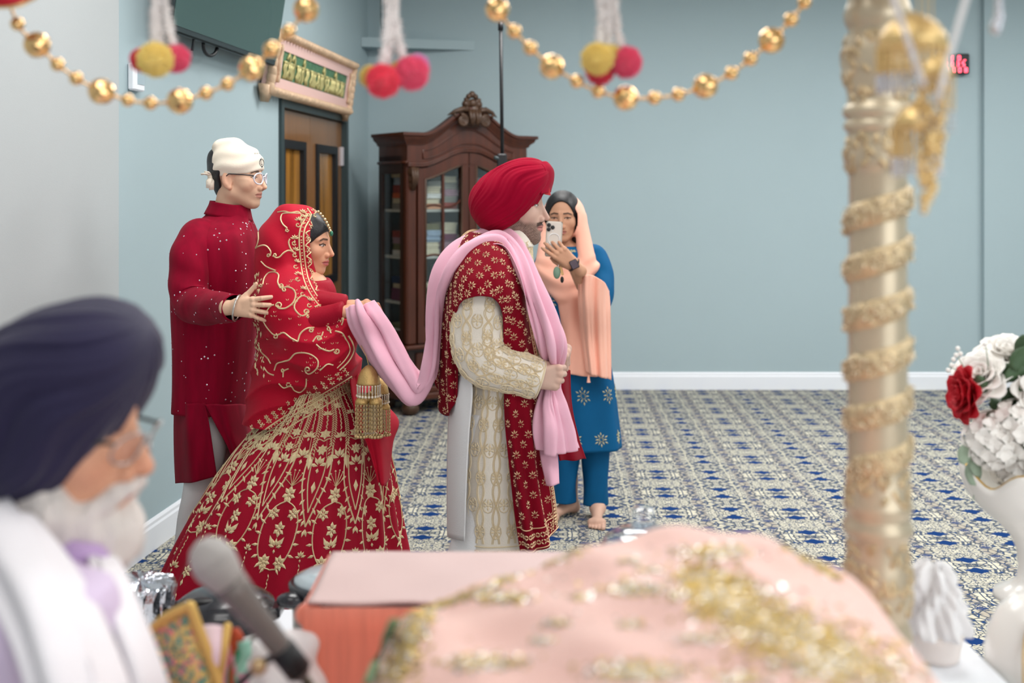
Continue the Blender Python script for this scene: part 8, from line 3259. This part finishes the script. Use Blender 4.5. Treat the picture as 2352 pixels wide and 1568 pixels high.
def rose(px, py, d, r, aim, material, label, k=1.0, seed=0):
    """Layered rose facing the direction aim; each ring of petals is a part."""
    rn = random.Random(seed)
    c = fp(px, py, d)
    root = tag(empty('rose', c), label, 'flower', 'roses in the arrangement')
    R0 = Vector(aim).normalized().to_track_quat('Z', 'Y').to_matrix().to_4x4()
    for ring, (n, open_, L) in enumerate(((3, 0.08, 0.75), (4, 0.25, 0.85), (5, 0.5, 0.95), (6, 0.8, 1.0), (7, 1.15, 1.0))):
        for i in range(n):
            a = 2 * math.pi * i / n + ring * 0.7 + rn.uniform(-.1, .1)
            M = Matrix.Translation(c) @ R0 @ Matrix.Rotation(a, 4, 'Z') @ Matrix.Translation((0, -0.06 * r * ring, -0.35 * r)) @ Matrix.Rotation(open_, 4, 'X')
            b = MB()
            b.add(*petal_grid(M, r * L * k, r * (0.42 + 0.05 * ring), 0.10, 0.10 + 0.05 * ring))
            o = b.build('petal', material, root, smooth=True)
            md = o.modifiers.new('thick', 'SOLIDIFY')
            md.thickness = 0.0012
    MB().lathe([(0.004, -0.5 * r), (r * 0.28, -0.4 * r), (r * 0.3, -0.2 * r)], 10, Matrix.Translation(c) @ R0).build('calyx', M_leaf, root, smooth=True)
    return root


rose(2214, 905, -.03, 0.052, (-1.0, -0.12, 0.05), M_petr, 'dark red rose facing sideways at the left of the bouquet', 1.05, 1)
rose(2252, 862, .0, 0.058, (-0.55, -0.55, 0.6), M_petw, 'white rose just right of the red rose', 1.0, 2)
rose(2312, 812, .03, 0.06, (-0.2, -0.4, 0.9), M_petw, 'topmost white rose of the bouquet', 1.0, 3)
rose(2385, 900, -.05, 0.05, (0.1, -0.9, 0.3), M_petw, 'white rose at the right edge of the bouquet', 1.0, 4)


def hydrangea(px, py, d, r, label, seed):
    rn = random.Random(seed)
    c = fp(px, py, d)
    root = tag(empty('hydrangea', c), label, 'flower', 'hydrangea heads in the arrangement')
    MB().ball(c, r * 0.72, 14, 10).build('flower_core', M_leafp, root, smooth=True)
    for k in range(58):
        z = 1 - 2 * (k + 0.5) / 58
        a = k * 2.39996
        s = math.sqrt(1 - z * z)
        n = Vector((s * math.cos(a), s * math.sin(a), z))
        if n.y > 0.55:
            continue
        q = c + n * r * rn.uniform(0.88, 1.02)
        R_ = n.to_track_quat('Z', 'Y').to_matrix().to_4x4()
        b = MB()
        for j in range(4):
            M = Matrix.Translation(q) @ R_ @ Matrix.Rotation(j * math.pi / 2 + rn.uniform(-.2, .2), 4, 'Z') @ Matrix.Rotation(1.15 + rn.uniform(-.2, .2), 4, 'X')
            b.add(*petal_grid(M, 0.020, 0.011, 0.1, 0.1, 4, 3))
        b.build('floret', M_petw, root, smooth=True)
    return root


hydrangea(2280, 1010, -.04, 0.058, 'white hydrangea head hanging over the rim of the vase', 5)
hydrangea(2340, 985, -.05, 0.06, 'white hydrangea head at the right side above the vase', 6)
hydrangea(2335, 1070, -.02, 0.05, 'low white hydrangea head resting on the vase rim', 7)
hydrangea(2436, 1035, .0, 0.062, 'white hydrangea head on the far right of the vase beyond the frame edge', 8)
hydrangea(2390, 1000, .07, 0.06, 'white hydrangea head at the back of the vase', 9)

gp = tag(empty('bouquet_greenery', fp(2300, 960)), 'green leaves and tiny white sprigs filling the bouquet', 'foliage')
rl_ = random.Random(9)
for k, (x, y, a, L, m) in enumerate([(2290, 880, 40, .055, 0), (2310, 870, 70, .06, 0), (2330, 850, 30, .06, 0), (2275, 920, 120, .05, 0), (2300, 915, 80, .06, 0), (2325, 905, 60, .055, 0), (2340, 880, 20, .06, 0), (2268, 945, 160, .04, 0), (2345, 820, 10, .05, 0), (2300, 940, 200, .045, 0),
                                     (2296, 990, 170, .03, 0), (2278, 1000, 210, .03, 0), (2338, 1095, 120, .045, 0), (2320, 930, 140, .05, 0), (2260, 900, -20, .04, 0), (2248, 1040, 190, .05, 1), (2238, 1060, 185, .05, 1), (2225, 1020, 200, .045, 1), (2352, 940, 80, .05, 0)]):
    M = Matrix.Translation(fp(x, y, -.03 + rl_.uniform(-.02, .03))) @ Matrix.Rotation(math.radians(a), 4, 'Y') @ Matrix.Rotation(rl_.uniform(-.5, .5), 4, 'Z')
    b = MB()
    b.add(*petal_grid(M, L, L * 0.36, 0.15, 0.1, 7, 5))
    o = b.build('leaf', M_leafp if m else M_leaf, gp, smooth=True)
    md = o.modifiers.new('thick', 'SOLIDIFY')
    md.thickness = 0.0014
b = MB()
for x, y in ((2200, 800), (2196, 815), (2186, 838), (2178, 850), (2206, 812), (2190, 825), (2262, 790), (2290, 850), (2298, 856), (2305, 848), (2296, 862)):
    MB().ball(fp(x, y, -.02), 0.0055, 8, 6).build('bud', M_petw, gp, smooth=True)
b = MB()
for pts in ([(2235, 880), (2212, 840), (2196, 812)], [(2235, 880), (2200, 850), (2180, 842)], [(2270, 840), (2265, 800), (2262, 790)], [(2280, 900), (2295, 860), (2300, 852)], [(2250, 1010), (2240, 1060), (2236, 1150)], [(2236, 1000), (2226, 1030), (2222, 1100)]):
    MB().tube([fp(x, y, -.015) for x, y in pts], 0.0012, 5).build('stem', M_leafp, gp, smooth=True)
# vase: fluted white bowl on a stem with gilt rim
vase = tag(empty('flower_vase', (P(2372, 0, FY).x, FY, 0)), 'white porcelain footed vase with wavy gilt rim that holds the bouquet', 'vase')
vx = P(2372, 0, FY).x
zf = lambda y: EYE + (HOR - y) / FS
Mv = Matrix.Translation((vx, FY, 0))
pv_ = [(0.150, zf(1082)), (0.148, zf(1100)), (0.135, zf(1135)), (0.110, zf(1165)), (0.075, zf(1195)), (0.045, zf(1225)), (0.030, zf(1260)), (0.026, zf(1300)), (0.030, zf(1330)), (0.055, zf(1352)), (0.078, zf(1362)), (0.080, zf(1372)), (0.02, zf(1374))]
wav = lambda r, a, z: r * (1 + 0.05 * math.cos(6 * a) * smoothstep(zf(1170), zf(1085), np.array([z]))[0])
n = 72
v, f = [], []
for i, (r, z) in enumerate(pv_):
    for k in range(n):
        a = 2 * math.pi * k / n
        up_ = smoothstep(zf(1170), zf(1085), np.array([z]))[0]
        rr2 = wav(r, a, z)
        v.append((vx + rr2 * math.cos(a), FY + rr2 * math.sin(a), z + 0.022 * up_ * math.cos(6 * a)))
for i in range(len(pv_) - 1):
    for k in range(n):
        f.append((i * n + k, i * n + (k + 1) % n, (i + 1) * n + (k + 1) % n, (i + 1) * n + k))
f.append(tuple((len(pv_) - 1) * n + k for k in range(n)))
vo = mesh_obj('bowl', v, f, M_porc, vase)
md = vo.modifiers.new('thick', 'SOLIDIFY')
md.thickness = 0.004
for zi, r_ in ((0, 0.003), (1, 0.002)):
    MB().tube([Vector(v[zi * n + k]) for k in range(n)], r_, 6, closed=True).build('gilt_rim', M_gilt, vase, smooth=True)
# plinth under the vase (right of the frame)
pl_ = tag(empty('plinth', (vx, FY, 0)), 'slim white column under the flower vase mostly out of view', 'plinth')
MB().lathe([(0.09, 0.001), (0.09, 0.03), (0.05, 0.05), (0.045, zf(1390)), (0.06, zf(1376))], 28, Matrix.Translation((vx, FY, 0))).build('column', M_white, pl_, smooth=True)

# second white urn nearer the camera
UY = 1.95
US = F / UY
ux_ = P(2372, 0, UY).x
urn = tag(empty('white_urn', (ux_, UY, 0.45)), 'large rounded white urn with gilt line cut off by the right edge', 'urn')
zu = lambda y: EYE + (HOR - y) / US
MB().lathe([(0.05, 0.452), (0.055, 0.50), (0.06, zu(1640)), (0.078, zu(1560)), (0.078, zu(1500)), (0.072, zu(1450)), (0.055, zu(1400)), (0.030, zu(1372)), (0.006, zu(1362))], 40, Matrix.Translation((ux_, UY, 0))).build('body', M_porc, urn, smooth=True)
MB().tube([Vector((ux_ - 0.030 - 0.02 * math.sin(t * math.pi), UY - 0.066 + 0.01 * math.cos(t * 6), zu(1400) + (zu(1600) - zu(1400)) * t)) for t in np.linspace(0, 1, 16)], 0.0022, 6).build('gilt_line', M_gilt, urn, smooth=True)

# tissue-like ruffled white cloth in a small basket
TY = 1.95
tis = tag(empty('ruffled_cloth_basket', (P(2152, 0, TY).x, TY, 0.45)), 'white basket with ruffled white cloth standing beside the pillar', 'basket')
def ruff(p):
    X = lambda x, y, d: w3(P(x, y, TY + d))
    d = sd_cone(p, X(2140, 1345, 0), X(2152, 1440, 0), 0.036, 0.050)
    a = np.arctan2(p[:, 1] - TY, p[:, 0] - X(2150, 0, 0)[0])
    d = d + 0.009 * np.sin(a * 7 + 2.5 * np.sin(p[:, 2] * 45)) + 0.004 * np.sin(a * 17 + p[:, 2] * 90)
    y = HOR - (p[:, 2] - EYE) * F / TY
    return np.maximum(d, (y - 1452) * TY / F)
a, q_ = sdf_mesh(ruff, (0.55, TY - 0.12, 0.75), (0.90, TY + 0.12, 1.02), 0.004)
mesh_obj('ruffled_cloth', a, q_, M_white_cloth, tis)
zT = lambda y: EYE + (HOR - y) * TY / F
n = 40
MB().lathe([(0.034, zT(1512)), (0.037, zT(1500)), (0.042, zT(1460)), (0.044, zT(1446)), (0.040, zT(1446))], 40, Matrix.Translation((P(2152, 0, TY).x, TY, 0)), rfun=lambda r, a_, z: r * (1 + 0.025 * math.cos(20 * a_))).build('pleated_basket', mat('cream_basket', srgb(232, 222, 216), 0.6), tis, smooth=True)
wt = tag(empty('white_side_table', (0.75, 1.95, 0.45)), 'small white table with clear acrylic edge under the ruffled basket', 'table')
MB().box((P(2085, 0, 1.85).x, 1.82, zT(1530)), (P(2262, 0, 1.95).x, 2.10, zT(1512) - 0.001), None, bev=0.004).build('table_top', M_white, wt)
MB().box((P(2090, 0, 1.85).x, 1.84, 0.451), (P(2200, 0, 1.95).x, 2.08, zT(1530)), None).build('cabinet', M_white, wt)
for x in (2225, 2245):
    MB().box((P(x, 0, 1.9).x - 0.004, 1.86, 0.451), (P(x, 0, 1.9).x + 0.004, 2.06, zT(1530))).build('acrylic_panel', M_pane, wt)

# ---- black light stand behind the groom
LY = 6.9
ls = tag(empty('light_stand', (P(1156, 0, LY).x, LY, 0)), 'tall thin black tripod stand rising behind the red turban', 'stand')
A, B_, C_ = P(1150, 52, LY), P(1154, 385, LY), P(1160, 960, LY)
MB().tube([A, B_], 0.011, 10).build('upper_tube', M_black, ls, smooth=True)
MB().tube([B_, C_], 0.014, 10).build('lower_tube', M_black, ls, smooth=True)
MB().tube([P(1150, 50, LY), P(1150, 70, LY)], 0.016, 10).build('top_cap', M_black, ls, smooth=True)
MB().box((-0.03, -0.025, -0.05), (0.03, 0.025, 0.05), Matrix.Translation(P(1153, 372, LY)), bev=0.008).build('clamp', M_black, ls)
MB().tube([P(1153, 366, LY), P(1136, 362, LY - .03)], 0.012, 8).build('knob', M_char, ls, smooth=True)
hub = C_
for a in (210, 330, 90):
    fx_, fy_ = C_.x + 0.36 * math.cos(math.radians(a)), LY + 0.36 * math.sin(math.radians(a))
    MB().tube([hub + Vector((0, 0, 0.12)), Vector((fx_, fy_, 0.014))], 0.010, 8).build('leg', M_black, ls, smooth=True)
MB().tube([C_, Vector((C_.x, LY, 0.10))], 0.012, 8).build('centre_tube', M_black, ls, smooth=True)
